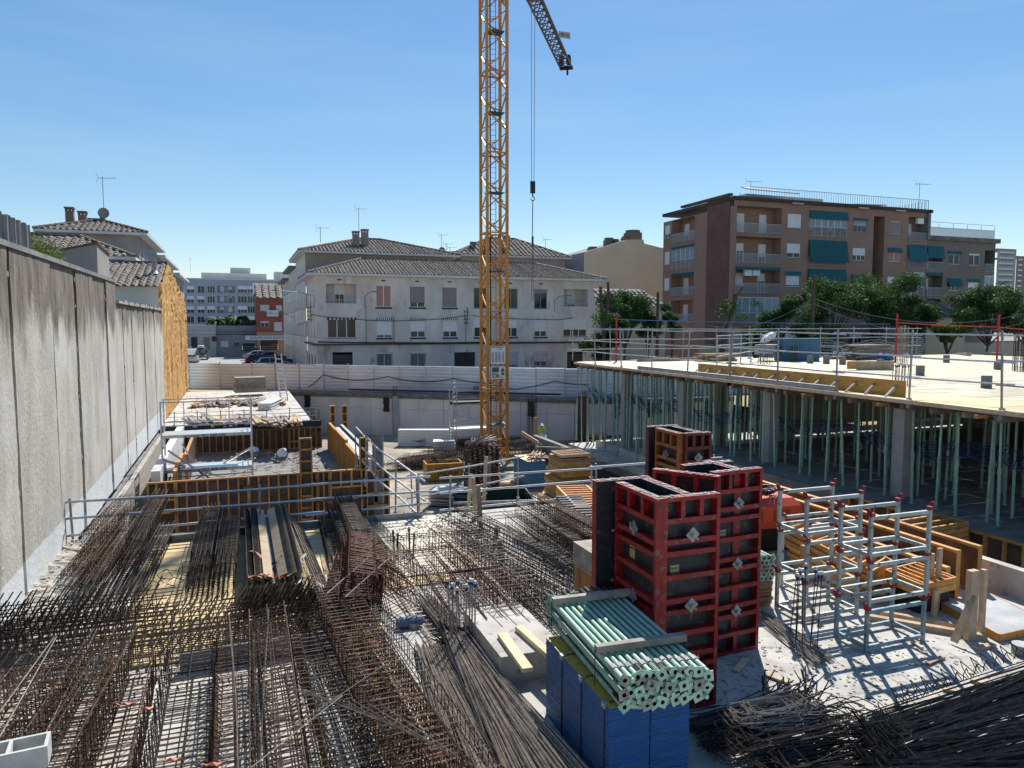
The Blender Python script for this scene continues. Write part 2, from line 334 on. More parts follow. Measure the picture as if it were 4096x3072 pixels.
for y in jy[2:-1]:
    top=6.3 if y<28 else 5.8; zz=.1
    while zz<top:
        if rnd.random()<.72: 
            h=rnd.uniform(.05,.12); wv=rnd.uniform(.03,.07); bits.box(-.13,rnd.uniform(-.07,.01),y-wv,y+wv*rnd.uniform(.5,1),zz,zz+h,0 if rnd.random()<.6 else 1)
        zz+=rnd.uniform(.08,.16)
part('broken_brick',bits,[M('joint_mortar',(.20,.18,.16),(.34,.31,.28),8,.95),brickd],t,kind='stuff')
cp=MB(); cp.box(-.45,.05,-4,27.9,6.56,6.66); part('coping',cp,concd,t)
cp=MB()
for i in range(30): y=28+i*.53; cp.box(-.42,.07+rnd.uniform(-.02,.03),y,y+.5,5.9,5.98+rnd.uniform(0,.08))
part('rough_coping',cp,dirt,t)
# corrugated sheet fence on the wall top, at the left edge of the view
t=thing('corrugated_fence','old corrugated fibre sheet fence standing on top of the left wall','fence',(-4.05,0,6.62))
for s_ in range(7):
    p=MB(); y0=4.4+s_*2.0
    N=40; a=[(.035*math.sin(i/N*2*math.pi*11),y0+i/N*1.96) for i in range(N+1)]
    for (xa,ya),(xb,yb) in zip(a,a[1:]):
        h=.62+(.03 if int(ya*5)%2 else 0); p.quad((xa,ya,0),(xb,yb,0),(xb,yb,h),(xa,ya,h)); p.quad((xa-.012,ya,0),(xa-.012,ya,h),(xb-.012,yb,h),(xb-.012,yb,0)); p.quad((xa,ya,h),(xb,yb,h),(xb-.012,yb,h),(xa-.012,ya,h))
    part('sheet',p,concd,t)
# stucco block beyond the wall
A=P(184,1015,y=28.0); t=thing('stucco_block','plain grey stucco block with sloping parapet rising behind the left wall','building',(-4.3,28,0))
p=MB(); zl=A.z; x0=A.x+4.3; p.hexa([(x0,0,0),(0,0,0),(0,2.4,0),(x0,2.4,0),(x0,0,zl),(0,0,7.85),(0,2.4,7.7),(x0,2.4,zl)]); stg=M('block_stucco',(.26,.245,.23),(.33,.315,.30),.6,.9,bump=.1); part('wall',p,stg,t)
p=MB(); p.hexa([(x0-.05,-.05,zl),(.05,-.05,7.85),(.05,2.45,7.7),(x0-.05,2.45,zl),(x0-.05,-.05,zl+.06),(.05,-.05,7.92),(.05,2.45,7.77),(x0-.05,2.45,zl+.06)]); part('coping',p,brickd,t)

# =================== roofs of curved clay tiles ===================
def tile_slope(parent,p0,p1,q1,q0,m,dx=.45,dy=.42,rad=.13,name='tile_row'):
    """p0-p1 eave, q0-q1 ridge. one object per tile column up the slope (share nothing, few faces)"""
    p0,p1,q0,q1=map(Vector,(p0,p1,q0,q1)); L=(p1-p0).length; n=max(2,int(L/dx)); nrm=(p1-p0).cross(q0-p0).normalized()
    if nrm.z<0: nrm=-nrm
    ud=(p1-p0).normalized()
    b=MB(); b.quad(p0,p1,q1,q0); part('roof_deck',b,m,parent)
    # extents of the slope for clipping at hips
    def inside(u):   # param along eave -> up-slope limit
        return 1
    v=(q0-p0); vl=None
    sd_=ud.cross(nrm).normalized(); 
    if sd_.z<0: sd_=-sd_
    H=(q0-p0).dot(sd_); uq0=(q0-p0).dot(ud); uq1=(q1-p0).dot(ud)
    mb=MB(); cnt=0
    for i in range(n):
        u=(i+.5)*L/n
        top=H
        if u<uq0 and uq0>1e-3: top=H*u/uq0
        if u>uq1 and L-uq1>1e-3: top=min(top,H*(L-u)/(L-uq1))
        k=max(1,int(top/dy)); mb=MB()
        for j in range(k):
            s0=j*dy*.99; s1=min(top,s0+dy*1.12); a=p0+ud*u+sd_*s0; c=p0+ud*u+sd_*s1; lift0=.05; lift1=.012
            pr=[]
            jt=rnd.uniform(-.02,.02)
            for (pp,lf,rr) in ((a,lift0,rad),(c,lift1,rad*.82)):
                pr.append([pp+ud*(math.cos(th)*rr+jt)+nrm*(math.sin(th)*rr*.85+lf-.04) for th in (0,math.pi*.27,math.pi*.5,math.pi*.73,math.pi)])
            for e in range(4): mb.quad(pr[0][e],pr[1][e],pr[1][e+1],pr[0][e+1])
            mb.poly([pr[0][e] for e in range(5)],0)
        part(name,mb,m,parent)
# front-left low house with sprayed-foam gable
t=thing('low_house','low house with brown tiled roof and ochre sprayed foam on its gable wall','house',(0,0,0))
p=MB(); gx=-3.86; GY0,GY1,GYR=44.05,65.0,49.2; ZE,ZR,ZE2=7.25,8.75,6.75
p.poly([(gx-.1,GY0,0),(gx-.1,GY1,0),(gx-.1,GY1,ZE2),(gx-.1,GYR,ZR),(gx-.1,GY0,ZE)]); p.quad((-12,GY0+.02,0),(gx-.1,GY0+.02,0),(gx-.1,GY0+.02,7.2),(-12,GY0+.02,7.2)); p.quad((-12,GY1,0),(-12,GY1,ZE2),(gx-.1,GY1,ZE2),(gx-.1,GY1,0)); part('wall',p,stuccow,t)
f=MB(); NY,NZ=64,44; G=[]
for j in range(NZ+1):
    row=[]
    for i in range(NY+1):
        y=GY0+(GY1-GY0)*i/NY; top=(ZE+(ZR-ZE)*(y-GY0)/(GYR-GY0)) if y<GYR else ZR+(ZE2-ZR)*(y-GYR)/(GY1-GYR)
        zz=-.3+(top+.3+rnd.uniform(-.05,.12))*j/NZ
        groove=min(abs(y-q) for q in (46.6,49.6,53.5,58.2,62)); d=.05 if zz<5.4 else .12
        x=gx+rnd.uniform(-.02,.02)+d*rnd.random()*.8-(.11 if groove<.17 and zz<5.3 else 0)+.05*math.sin(y*2.1+zz)*.5
        if i in(0,NY): x=gx-.1
        row.append((x,y+rnd.uniform(-.05,.05),zz))
    G.append(row)
for j in range(NZ):
    for i in range(NY): f.quad(G[j][i],G[j][i+1],G[j+1][i+1],G[j+1][i])
part('foam_coating',f,foam,t)
tile_slope(t,(-12,GY0-.35,ZE-.05),(gx-.05,GY0-.35,ZE-.05),(gx-.05,GYR,ZR+.05),(-12,GYR,ZR+.05),tile,.34,.40,.12)
p=MB(); p.quad((-12,GYR,ZR),(gx,GYR,ZR),(gx,GY1+.3,ZE2),(-12,GY1+.3,ZE2)); part('rear_roof',p,tile,t)
p=MB()
for i in range(22): x=-12+i*.37; p.tube((x,GYR,ZR+.07),(x+.39,GYR,ZR+.09),.12,6,caps=True)
part('ridge_tiles',p,tile,t,kind='stuff')
A=P(617,1090,y=46.5); p=MB(); p.tube((A.x,46.5,7.8),(A.x,46.5,9.1),.13,8); p.tube((A.x,46.5,8.0),(A.x,46.5,8.2),.33,10,r1=.13); p.tube((A.x,46.5,9.1),(A.x,46.5,9.35),.17,8); part('flue',p,galvd,t)

# =================== facade builder ===================
WM={}
def facade(parent,loc,rz,W,z0,z1,ops,m,name='wall',top=None):
    """wall in local x (0..W), outward = local -y. ops: (u0,u1,za,zb,kind)"""
    M4=Matrix.Translation(Vector(loc))@Matrix.Rotation(rz,4,'Z')
    us=sorted({0,W,*[max(0,min(W,o[0])) for o in ops],*[max(0,min(W,o[1])) for o in ops]}); zs=sorted({z0,z1,*[max(z0,min(z1,o[2])) for o in ops],*[max(z0,min(z1,o[3])) for o in ops]})
    b=MB()
    for ua,ub in zip(us,us[1:]):
        if ub-ua<1e-4: continue
        for za,zb in zip(zs,zs[1:]):
            um=(ua+ub)/2; zm=(za+zb)/2
            if any(o[0]<um<o[1] and o[2]<zm<o[3] for o in ops): continue
            b.quad((ua,0,za),(ub,0,za),(ub,0,zb),(ua,0,zb))
    for o in ops:
        u0,u1,za,zb=o[:4]; k=o[4]; dp=1.3 if k.startswith('rec') else (2.2 if k=='slot' else .16)
        b.quad((u0,0,za),(u0,dp,za),(u0,dp,zb),(u0,0,zb)); b.quad((u1,dp,za),(u1,0,za),(u1,0,zb),(u1,dp,zb)); b.quad((u0,0,zb),(u0,dp,zb),(u1,dp,zb),(u1,0,zb)); b.quad((u0,dp,za),(u0,0,za),(u1,0,za),(u1,dp,za))
        if dp>.5: b.quad((u0,dp,za),(u1,dp,za),(u1,dp,zb),(u0,dp,zb))
    b.v=[tuple(M4@Vector(q)) for q in b.v]
    part(name,b,m,parent)
    for o in ops:
        u0,u1,za,zb,k=o[:5]; w_,h_=u1-u0,zb-za
        def mk(nm,mb,mt,par,uu,yy,zz):
            o_=part(nm,mb,mt,par)
            if par is parent: o_.matrix_local=M4@Matrix.Translation((uu,yy,zz))
            else: o_.location=(uu,yy,zz)
            return o_
        if k=='slot': continue
        if k.startswith('rec'):
            # balcony: railing and doors on the recessed wall
            nd=max(1,int(w_/2.0))
            for d_ in range(nd):
                uc=(d_+.5)*w_/nd-.45
                fm=MB(); fm.box(0,.07,-.05,.02,0,2.1); fm.box(.83,.9,-.05,.02,0,2.1); fm.box(0,.9,-.05,.02,2.05,2.12); fm.box(.42,.47,-.04,.02,0,2.05)
                fo=mk('balcony_door',fm,white,parent,u0+uc,1.29,za+.02)
                sh=rnd.choice((.35,.9,.6)); gb=MB().box(.07,.83,-.01,0,0,2.05*(1-sh)); mk('pane',gb,glass,fo,0,0,0); bb=MB().box(.07,.83,-.03,-.01,2.05*(1-sh),2.05); mk('blind',bb,blind,fo,0,0,0)
            if 'g' in k[3:]:   # glazed in
                fm=MB(); n=max(2,int(w_/.8))
                for i in range(n+1): fm.box(w_*i/n-.03,w_*i/n+.03,.0,.06,.0,h_-.05)
                fm.box(0,w_,0,.06,1.0,1.06); fm.box(0,w_,0,.06,h_-.1,h_-.03); fo=mk('glazing_frame',fm,white,parent,u0,.03,za)
                gb=MB().box(.02,w_-.02,.02,.03,1.06,h_-.1); mk('pane',gb,M('balcony_glass',(.18,.24,.30),(.30,.36,.42),1,.12) if 'balcony_glass' not in MATS else MATS['balcony_glass'],fo,0,0,0)
            if 'r' in k[3:]:
                rl=MB(); n=int(w_/.13); rl.box(0,w_,-.03,.01,.98,1.02); rl.box(0,w_,-.03,.01,.06,.1)
                for i in range(n+1): x=w_*i/n; rl.box(max(0,x-.018),min(w_,x+.018),-.025,.005,.08,1)
                mk('balcony_railing',rl,railw,parent,u0,-.02,za)
            if 'l' in k[3:]:
                rl=MB(); rl.box(0,w_,-.03,.01,.30,.34); rl.box(0,w_,-.03,.01,.0,.03)
                for i in range(int(w_/.22)+1): rl.box(i*.22-.02,i*.22+.02,-.025,.005,.03,.3)
                mk('balcony_railing',rl,railw,parent,u0,-.02,za)
            if 'f' in k[3:]:   # balcony floor slab edge
                fs=MB().box(-.03,w_+.03,-.06,.1,-.14,.0); mk('balcony_slab',fs,brick if 'w' not in k else concd,parent,u0,0,za)
            if 'A' in k: # straight drop awning
                aw=MB(); d_=float(k.split('A')[1]); aw.hexa([(0,-.5*d_,h_-h_*d_),(w_,-.5*d_,h_-h_*d_),(w_,0.02,h_-.02),(0,0.02,h_-.02),(0,-.5*d_-.03,h_-h_*d_),(w_,-.5*d_-.03,h_-h_*d_),(w_,-.02,h_),(0,-.02,h_)]); mk('awning',aw,teal,parent,u0,-.03,za)
            continue
        if k.startswith('gar'):
            gd=MB()
            for i in range(int(h_/.28)): gd.box(.05,w_-.05,.05,.09+.015*(i%2),i*.28,i*.28+.27)
            mk('garage_door',gd,M('garage_brown',(.045,.035,.03),None,rough=.6) if 'garage_brown' not in MATS else MATS['garage_brown'],parent,u0,0,za); continue
        if k.startswith('door'):
            fm=MB(); fm.box(0,w_,.1,.15,h_*.6,h_*.64); fm.box(w_*.48,w_*.52,.1,.15,0,h_); 
            for i in range(8): fm.box(w_*i/8,w_*i/8+.04,.1,.13,h_*.62,h_)
            fo=mk('entrance_door',fm,blackm,parent,u0,0,za); mk('pane',MB().box(0,w_,.13,.15,0,h_),glass,fo,0,0,0); continue
        key=(round(w_,1),round(h_,1))
        fr=MB(); t_=.06; fr.box(0,t_,.06,.12,0,h_); fr.box(w_-t_,w_,.06,.12,0,h_); fr.box(t_,w_-t_,.06,.12,0,t_); fr.box(t_,w_-t_,.06,.12,h_-t_,h_)
        ns=2 if w_<1.8 else 3
        for i in range(1,ns): fr.box(w_*i/ns-.035,w_*i/ns+.035,.07,.12,t_,h_-t_)
        fm_=white if 'd' not in k else timberg
        fo=mk('window',fr,fm_,parent,u0,0,za)
        mk('pane',MB().box(t_,w_-t_,.10,.11,t_,h_-t_),glass,fo,0,0,0)
        fb=float(k[1:4]) if k[0] in 'bB' else 0
        if fb>0:
            bl=MB(); zt=h_-t_; zb_=zt-(h_-2*t_)*fb; n=max(2,int((zt-zb_)/.07))
            for i in range(n):
                a=zb_+(zt-zb_)*i/n; c=zb_+(zt-zb_)*(i+1)/n; bl.quad((t_*.4,.045,a),(w_-t_*.4,.045,a),(w_-t_*.4,.05,c),(t_*.4,.05,c))
            mk('blind',bl,blind if k[0]=='b' else blindb,fo,0,0,0)
        if 's' in k: mk('sill',MB().box(-.05,w_+.05,-.08,.1,-.16,-.01),M('green_sill',(.015,.045,.05),None,rough=.6) if 'green_sill' not in MATS else MATS['green_sill'],fo,0,0,0)
        else: mk('sill',MB().box(-.05,w_+.05,-.06,.1,-.07,0),concd,fo,0,0,0)
        if 'p' in k[1:]:
            mk('curtain',MB().box(t_,w_-t_,.085,.092,t_,h_-t_),M('pink_curtain',(.42,.22,.2),None) if 'pink_curtain' not in MATS else MATS['pink_curtain'],fo,0,0,0)
        if 'r' in k[1:]:
            ba=MB(); n=int(w_/.12)
            for i in range(n+1): ba.box(w_*i/n-.012,w_*i/n+.012,-.03,-.01,0,h_)
            ba.box(0,w_,-.03,-.01,h_*.3,h_*.3+.03); ba.box(0,w_,-.03,-.01,h_*.75,h_*.75+.03); mk('window_bars',ba,M('bar_grey',(.22,.25,.30),None,rough=.5) if 'bar_grey' not in MATS else MATS['bar_grey'],fo,0,0,0)
        if 't' in k[1:]:  # small striped valance
            va=MB(); n=15
            for i in range(n): va.box(w_*i/n,w_*(i+1)/n,-.14,-.11,h_-.16,h_+.03,i%2)
            mk('striped_awning',va,[blackm,white],fo,0,0,0)
        if 'A' in k:
            d_=float(k.split('A')[1]); aw=MB(); aw.hexa([(-.1,-.6*d_,h_-h_*d_),(w_+.1,-.6*d_,h_-h_*d_),(w_+.1,0,h_+.1),(-.1,0,h_+.1),(-.1,-.6*d_-.03,h_-h_*d_),(w_+.1,-.6*d_-.03,h_-h_*d_),(w_+.1,-.03,h_+.14),(-.1,-.03,h_+.14)]); mk('awning',aw,teal,fo,0,-.03,0)

def chimney(parent,x,y,z,w_,h_,m,name='chimney'):
    b=MB(); b.box(-w_/2,w_/2,-w_/2,w_/2,0,h_-.35)
    for sx in (-1,0,1):
        for sy in (-1,1): b.box(sx*w_*.42-.06,sx*w_*.42+.06,sy*w_*.42-.06,sy*w_*.42+.06,h_-.35,h_-.12)
    b.box(-w_/2-.07,w_/2+.07,-w_/2-.07,w_/2+.07,h_-.12,h_)
    return part(name,b,m,parent,(x,y,z))
def antenna(x,y,z,h,label,dish=False,arm=.9):
    t=thing('tv_antenna',label,'antenna',(x,y,z)); p=MB(); p.tube((0,0,0),(0,0,h),.03,5); part('mast',p,galvd,t)
    b=MB(); b.tube((-arm*.3,0,h-.15),(arm,.2,h-.05),.02,4)
    for i in range(7): a=-arm*.3+i*arm*1.25/6; b.tube((a,-.25,h-.15+.1*(i/7)),(a,.25,h-.15+.1*(i/7)),.012,3)
    b.tube((arm*-.3,0,h-.15),(-arm*.5,0,h+.25),.015,3); b.tube((arm*-.3,0,h-.15),(-arm*.5,0,h-.5),.015,3)
    part('yagi',b,galvd,t)
    if dish:
        d=MB(); n=14; c=Vector((0,-.1,h*.28)); rim=[c+Vector((math.cos(2*math.pi*i/n)*.45,-.12,math.sin(2*math.pi*i/n)*.45)) for i in range(n)]
        for i in range(n): d.poly([c,rim[i],rim[(i+1)%n]]); d.poly([c+Vector((0,.02,0)),rim[(i+1)%n],rim[i]])
        part('dish',d,concd,t)
    return t
def hip_roof(parent,x0,x1,y0,y1,z,h,m,over=.7,dx=.5,slopes='fl',ridge='x'):
    x0-=over;x1+=over;y0-=over;y1+=over; dy=(y1-y0)/2; dxx=(x1-x0)/2
    if ridge=='x' and dxx>dy: r0=(x0+dy,(y0+y1)/2,z+h); r1=(x1-dy,(y0+y1)/2,z+h)
    else: r0=((x0+x1)/2,y0+min(dy,dxx),z+h); r1=((x0+x1)/2,y1-min(dy,dxx),z+h)
    c=[(x0,y0,z),(x1,y0,z),(x1,y1,z),(x0,y1,z)]
    b=MB(); b.box(x0,x1,y0,y1,z-.22,z-.02); part('eaves',b,concw,parent)
    if r0[1]==r1[1]:
        tile_slope(parent,c[0],c[1],r1,r0,m,dx,dx*.9,dx*.36)
        b=MB(); b.poly([c[1],c[2],r1]); b.poly([c[2],c[3],r0,r1]); b.poly([c[3],c[0],r0]); part('rear_roof',b,m,parent)
        if 'l' in slopes: tile_slope(parent,c[3],c[0],r0,r0,m,dx,dx*.9,dx*.36)
    else:
        tile_slope(parent,c[0],c[1],r0,r0,m,dx,dx*.9,dx*.36)
        b=MB(); b.poly([c[1],c[2],r1,r0]); b.poly([c[2],c[3],r1]); b.poly([c[3],c[0],r0,r1]); part('rear_roof',b,m,parent)
    rt_=MB(); 
    for a,e in ((c[0],r0),(c[1],r1 if r0[1]==r1[1] else r0),(r0,r1)):
        a=Vector(a); e=Vector(e); n=max(1,int((e-a).length/.45))
        for i in range(n): rt_.tube(a.lerp(e,i/n)+Vector((0,0,.06)),a.lerp(e,(i+1)/n)+Vector((0,0,.04)),.13,5)
    part('ridge_tiles',rt_,m,parent,kind='stuff')

# =================== corner apartment house behind the hoarding ===================
FY=68.0
def z2(a,b): return 1000+a/1.843,800+b/1.843
def z3(a,b): return 2000+a/1.843,800+b/1.843
def z4(a,b): return 2900+a/1.8437,600+b/1.8437
def opy(f,x0,x1,y0,y1,kind,X0,Y):   # photo rectangle -> opening on a wall facing the camera at depth Y
    a=P(*f(x0,(y0+y1)/2),y=Y); b=P(*f(x1,(y0+y1)/2),y=Y); c=P(*f((x0+x1)/2,y0),y=Y); d=P(*f((x0+x1)/2,y1),y=Y)
    return [round(a.x-X0,2),round(b.x-X0,2),round(d.z,2),round(c.z,2),kind]
t=thing('corner_apartment_house','stained pale three-storey apartment house with hipped tile roof behind the metal hoarding','apartment house',(0,0,0))
X0=6.6; X1=34.3
ops=[]
for a,b,c,d,k in [(560,783,618,762,'recl'),(928,1042,627,745,'wps'),(1178,1290,633,752,'B0.8s'),(1418,1525,640,757,'B1.0s'),(1650,1755,647,765,'wd'),(1875,1973,652,768,'wd'),(2095,2190,657,770,'B0.2d'),
 (570,783,870,1000,'wt'),(932,1045,872,990,'b0.9ts'),(1182,1292,872,990,'b0.7ts'),(1422,1527,875,990,'b0.7ts'),(1652,1757,872,987,'b0.5s'),(1878,1972,880,990,'b0.5s'),(2095,2187,882,990,'b0.7s'),
 (610,757,1122,1275,'gar'),(935,1050,1120,1235,'b0.1r'),(1182,1297,1118,1232,'b0.1r'),(1507,1660,1122,1275,'door'),(1880,1972,1117,1230,'b0.9r'),(2095,2190,1115,1225,'b0.7r')]: ops.append(opy(z2,a,b,c,d,k,X0,FY))
for a,b,c,d,k in [(472,648,658,785,'recl'),(465,640,882,1000,'b0.6'),(495,610,1120,1275,'gar')]: ops.append(opy(z3,a,b,c,d,k,X0,FY))
for o in ops:   # align rows
    for rz0,rz1 in ((6.75,8.25),(3.95,5.45)):
        if abs(o[2]-rz0)<.55 and o[4][:3]!='rec': o[2]=rz0+(0 if 'd' not in o[4] else 0)
facm=M('facade_limewash',(.50,.455,.42),(.70,.655,.61),.45,.9,bump=.12,bsc=12,stretch=(1,1,.45),c3=(.50,.455,.43),sc3=1.6,con=(.32,.6))
# base storey is a separate, stained render
facade(t,(X0,FY,0),0,X1-X0,3.35,9.6,[o for o in ops if o[2]>3.3],facm)
facb=M('ground_floor_render',(.46,.42,.40),(.62,.59,.57),.5,.9,bump=.1,stretch=(1,1,.4),c3=(.36,.29,.25),sc3=1.2)
facade(t,(X0,FY+.02,0),0,X1-X0,SZ,3.35,[o for o in ops if o[2]<3.0],facb,'ground_floor_wall')
p=MB(); p.box(X0-.3,X1+.2,FY-.22,FY+.1,3.28,3.42); p.box(X0-.3,X0+.1,FY+.1,FY+10,3.28,3.42); part('string_course',p,M('sooty_cornice',(.06,.055,.05),(.12,.11,.10),3,.9),t)
p=MB().box(X1,X1+.01,FY,FY+9.5,SZ,9.6); p.box(X0,X1,FY+9.5,FY+9.51,SZ,9.6); part('side_wall',p,facm,t)
for i in range(7):
    a=P(*z2((660,983,1233,1470,1700,1920,2145)[i],585),y=FY); part('vent',MB().box(-.18,.18,-.01,.05,-.06,.06),blackm,t,(a.x,FY-.01,9.15))
for a,b in ((855,9.0),(1060,7.9),(1590,8.0)):   # down stains / pipes
    q=P(*z2(a,900),y=FY); part('downpipe',MB().tube((0,0,3.5),(0,0,b-2.1),.03,5),concd,t,(q.x,FY-.05,0))
q=P(*z2(620,1040),y=FY)
part('white_patch',MB().box(0,1.9,-.01,.02,0,1.2),white,t,(X0+.25,FY,SZ))
hip_roof(t,X0,X1,FY,FY+9.5,9.72,1.75,tile,.75,.33)
side=[]
for fl in (4.0,6.85):
    for k in range(3): side.append((1.2+k*2.9,2.2+k*2.9,fl,fl+1.45,'b0.5'))
for k in range(3): side.append((1.0+k*2.9,2.2+k*2.9,SZ,2.3,'garage'))
# street side wall faces -x: local x runs towards -y
facade(t,(X0,FY+9.5,0),-math.pi/2,9.5,SZ,9.6,side,stuccow,'street_wall')
p=MB().box(-.35,.35,-.05,.15,0,.9); q=P(*z2(1488,1100),y=FY); part('meter_box',MB().box(-.2,.2,-.16,0,-.35,.35),M('box_pale_blue',(.35,.42,.5),None),t,(q.x,FY,q.z))
# satellite dishes and pipes on the roof
for a,b,lab in ((520,315,'small antenna over the left hip of the taller rear roof'),):
    q=P(*z2(a,b),y=78); antenna(q.x,78,q.z,1.6,lab)
# cables along the cornice, sagging between brackets
def cable(name,pts,r,m,label,cat='cable',sag=.4,n=8,group=None):
    q=[]
    for a,b in zip(pts,pts[1:]):
        a=Vector(a); b=Vector(b)
        for i in range(n): u=i/n; q.append(a.lerp(b,u)-Vector((0,0,sag*4*u*(1-u))))
    q.append(Vector(pts[-1])); o=solo(name,MB().path(q,r,4),m,label,cat,group=group); return o
q=[P(*z2(a,b),y=FY-.35) for a,b in ((445,840),(780,878),(1180,888),(1580,853))]; cable('facade_cable',q,.03,blackm,'thick black cable running across the apartment house between its upper floors',sag=.1)
q=[P(*z2(a,b),y=FY-.35) for a,b in ((1640,853),(2200,882),(2380,868))]; cable('facade_cable',q,.03,blackm,'black cable crossing the apartment house to the right of the crane mast',sag=.08)
q=[P(*z2(a,b),y=FY-.3) for a,b in ((500,1046),(1000,1052),(1700,1050),(2370,1048))]; cable('facade_cable',q,.05,blackm,'bundle of black cables laid along the string course of the apartment house',sag=.03)
# street lamps on facade
def wall_lamp(q,label,arm=(1.1,-.9),h=1.1,stand=.6):
    t=thing('street_lamp',label,'street lamp',q); p=MB(); p.path([(0,0,-h),(0,-.05,-.2),(arm[0]*.35,arm[1]*.4,.15),(arm[0],arm[1],.3)],.035,5); part('bracket',p,galvd,t)
    p=MB(); p.box(arm[0]-.05,arm[0]+.45,arm[1]-.14,arm[1]+.14,.24,.34); part('lamp_head',p,concd,t); return t
q=P(*z2(848,775),y=FY); wall_lamp((q.x,FY-.05,q.z+.9),'street lamp bracketed between upper windows left of the crane',(.5,-1.0),1.2)
q=P(*z3(400,815),y=FY); wall_lamp((q.x,FY-.05,q.z+1.2),'street lamp bracketed on the right part of the apartment house',(1.0,-.8),1.3)
q=P(*z2(487,760),y=FY+1); wall_lamp((q.x-.1,FY+1,q.z+.8),'long street lamp arm reaching over the side street from the house corner',(-3.6,.0),.8)
q=P(*z2(335,870),x=X0); wall_lamp((X0-.1,q.y,q.z+.3),'farther street lamp arm over the side street',(-3.0,.3),.8)
for i,(a,b) in enumerate(((445,800),(1595,830))):
    q=P(*z2(a,b),y=FY); p=MB(); p.tube((0,-.3,-1.1),(0,-.3,.6),.03,4)
    for k in range(4): p.tube((-.25,-.3,-.9+k*.35),(.25,-.3,-.9+k*.35),.02,4); p.tube((-.25,-.3,-.95+k*.35),(-.25,-.3,-.8+k*.35),.05,4)
    solo('insulator_bracket',p,blackm,['black cable bracket with insulators at the left house corner','black cable bracket with insulators left of the crane mast'][i],'cable bracket',loc=(q.x,FY,q.z-.1))
# taller rear wing along the side street
t=thing('rear_wing','taller four-storey wing with hipped roof and two square chimneys along the side street','apartment house',(0,0,0))
A=P(1206,1000,x=X0-.7); TY=78.2; TZ=12.6
side=[]
for fl in (.9,3.95,6.85,9.8):
    for k in range(5): side.append((1.0+k*2.5,1.95+k*2.5,fl,fl+1.5,'b0.4'))
facade(t,(X0,TY+13,0),-math.pi/2,13,SZ,12.5,side,stuccow,'street_wall')
fw=MB(); fw.quad((X0,TY,9),(X0+15.5,TY,9),(X0+15.5,TY,12.5),(X0,TY,12.5)); fw.box(X0+15.49,X0+15.5,TY,TY+13,0,12.5); part('wall',fw,M('rear_wall_pinkish',(.30,.255,.23),(.36,.31,.28),.5,.9),t)
hip_roof(t,X0,X0+15.5,TY,TY+13,12.6,2.1,tile,.7,.38)
for a,b,c,d in ((752,808,232,320),(818,875,218,355)):
    q0=P(*z2(a,d),y=TY+3); q1=P(*z2(b,c),y=TY+3); w_=(q1.x-q0.x); chimney(t,(q0.x+q1.x)/2,TY+3,13.2,w_*.8,q1.z-13.2,M('chimney_render',(.25,.2,.17),(.32,.26,.22),1,.9) if 'chimney_render' not in MATS else MATS['chimney_render'])
q=P(*z2(803,235),y=TY+4); antenna(q.x,TY+4,q.z-.5,3.1,'tall television antenna rising behind the two square chimneys')
# further stepped houses of the street row
t=thing('street_row_house','pale apartment house with stepped eaves farther down the right side of the side street','apartment house',(0,0,0))
for i,(ya,yb,ze) in enumerate(((91.3,104,11.9),(104.2,118,11.2))):
    side=[]
    for fl in (.9,3.9,6.7,9.4):
        for k in range(5): side.append((.8+k*2.5,1.7+k*2.5,fl,fl+1.4,'b0.4'))
    facade(t,(X0,yb,0),-math.pi/2,yb-ya,SZ,ze-.1,side,stuccow,'street_wall')
    p=MB(); p.box(X0-.8,X0+12,ya,yb,ze-.1,ze+.15); p.box(X0+11,X0+11.1,ya,yb,0,ze); part('eaves',p,concd,t)
# left tenement row
LX=-7.5
t=thing('left_tenement_row','old tenement row with hipped tile roofs and stepped eaves left of the side street','apartment house',(0,0,0))
lm=M('tenement_render',(.30,.28,.265),(.40,.38,.36),.5,.9)
prevz=None
for i,(ya,yb,ze) in enumerate(((69.0,84,12.55),(84.2,104,12.1),(104.2,124,11.6))):
    side=[]
    for fl in (1.0,4.0,7.0,9.9):
        for k in range(int((yb-ya)/2.6)): side.append((.8+k*2.6,1.8+k*2.6,fl,fl+1.5,'b0.4'))
    facade(t,(LX,ya,0),math.pi/2,yb-ya,SZ,ze-.05,side,lm,'street_wall')
    if i>0: p=MB(); p.box(LX-14,LX+.75,ya,yb,ze-.1,ze+.15); part('eaves',p,concw,t)
fw=MB(); fw.quad((LX-20,69,SZ),(LX,69,SZ),(LX,69,12.5),(LX-20,69,12.5)); part('wall',fw,lm,t)
A=P(144,920,y=69)
hip_roof(t,A.x+.7,LX,69,84,12.7,1.35,tile,.75,.42)
chm=M('chimney_brown',(.20,.13,.09),(.28,.18,.13),1,.9)
for a,b,c,d in ((483,550,240,400),(575,645,270,365),(652,715,322,350),(742,775,305,350)):
    q0=P(a/1.843,700+d/1.843,y=73); q1=P(b/1.843,700+c/1.843,y=73); chimney(t,(q0.x+q1.x)/2,73,min(q0.z,14)-.6,(q1.x-q0.x)*.8,q1.z-min(q0.z,14)+.6,chm)
q=P(767/1.843,700+300/1.843,y=72.5); antenna(q.x,72.5,q.z-1,4.3,'tall antenna mast with a dark satellite dish on the left tenement roof',True,1.0)
# lower tiled house in front of it
t=thing('tiled_back_house','lower house with mottled tile roof between the stucco block and the tenement','house',(0,0,0))
q=P(470,1000,y=62); fw=MB().box(-21,-7.3,60,67,SZ,9.9); part('wall',fw,M('back_house_ochre',(.36,.30,.22),(.42,.35,.27),1,.9),t)
hip_roof(t,-21,-7.3,60,67,10.0,1.7,tile,.6,.5)
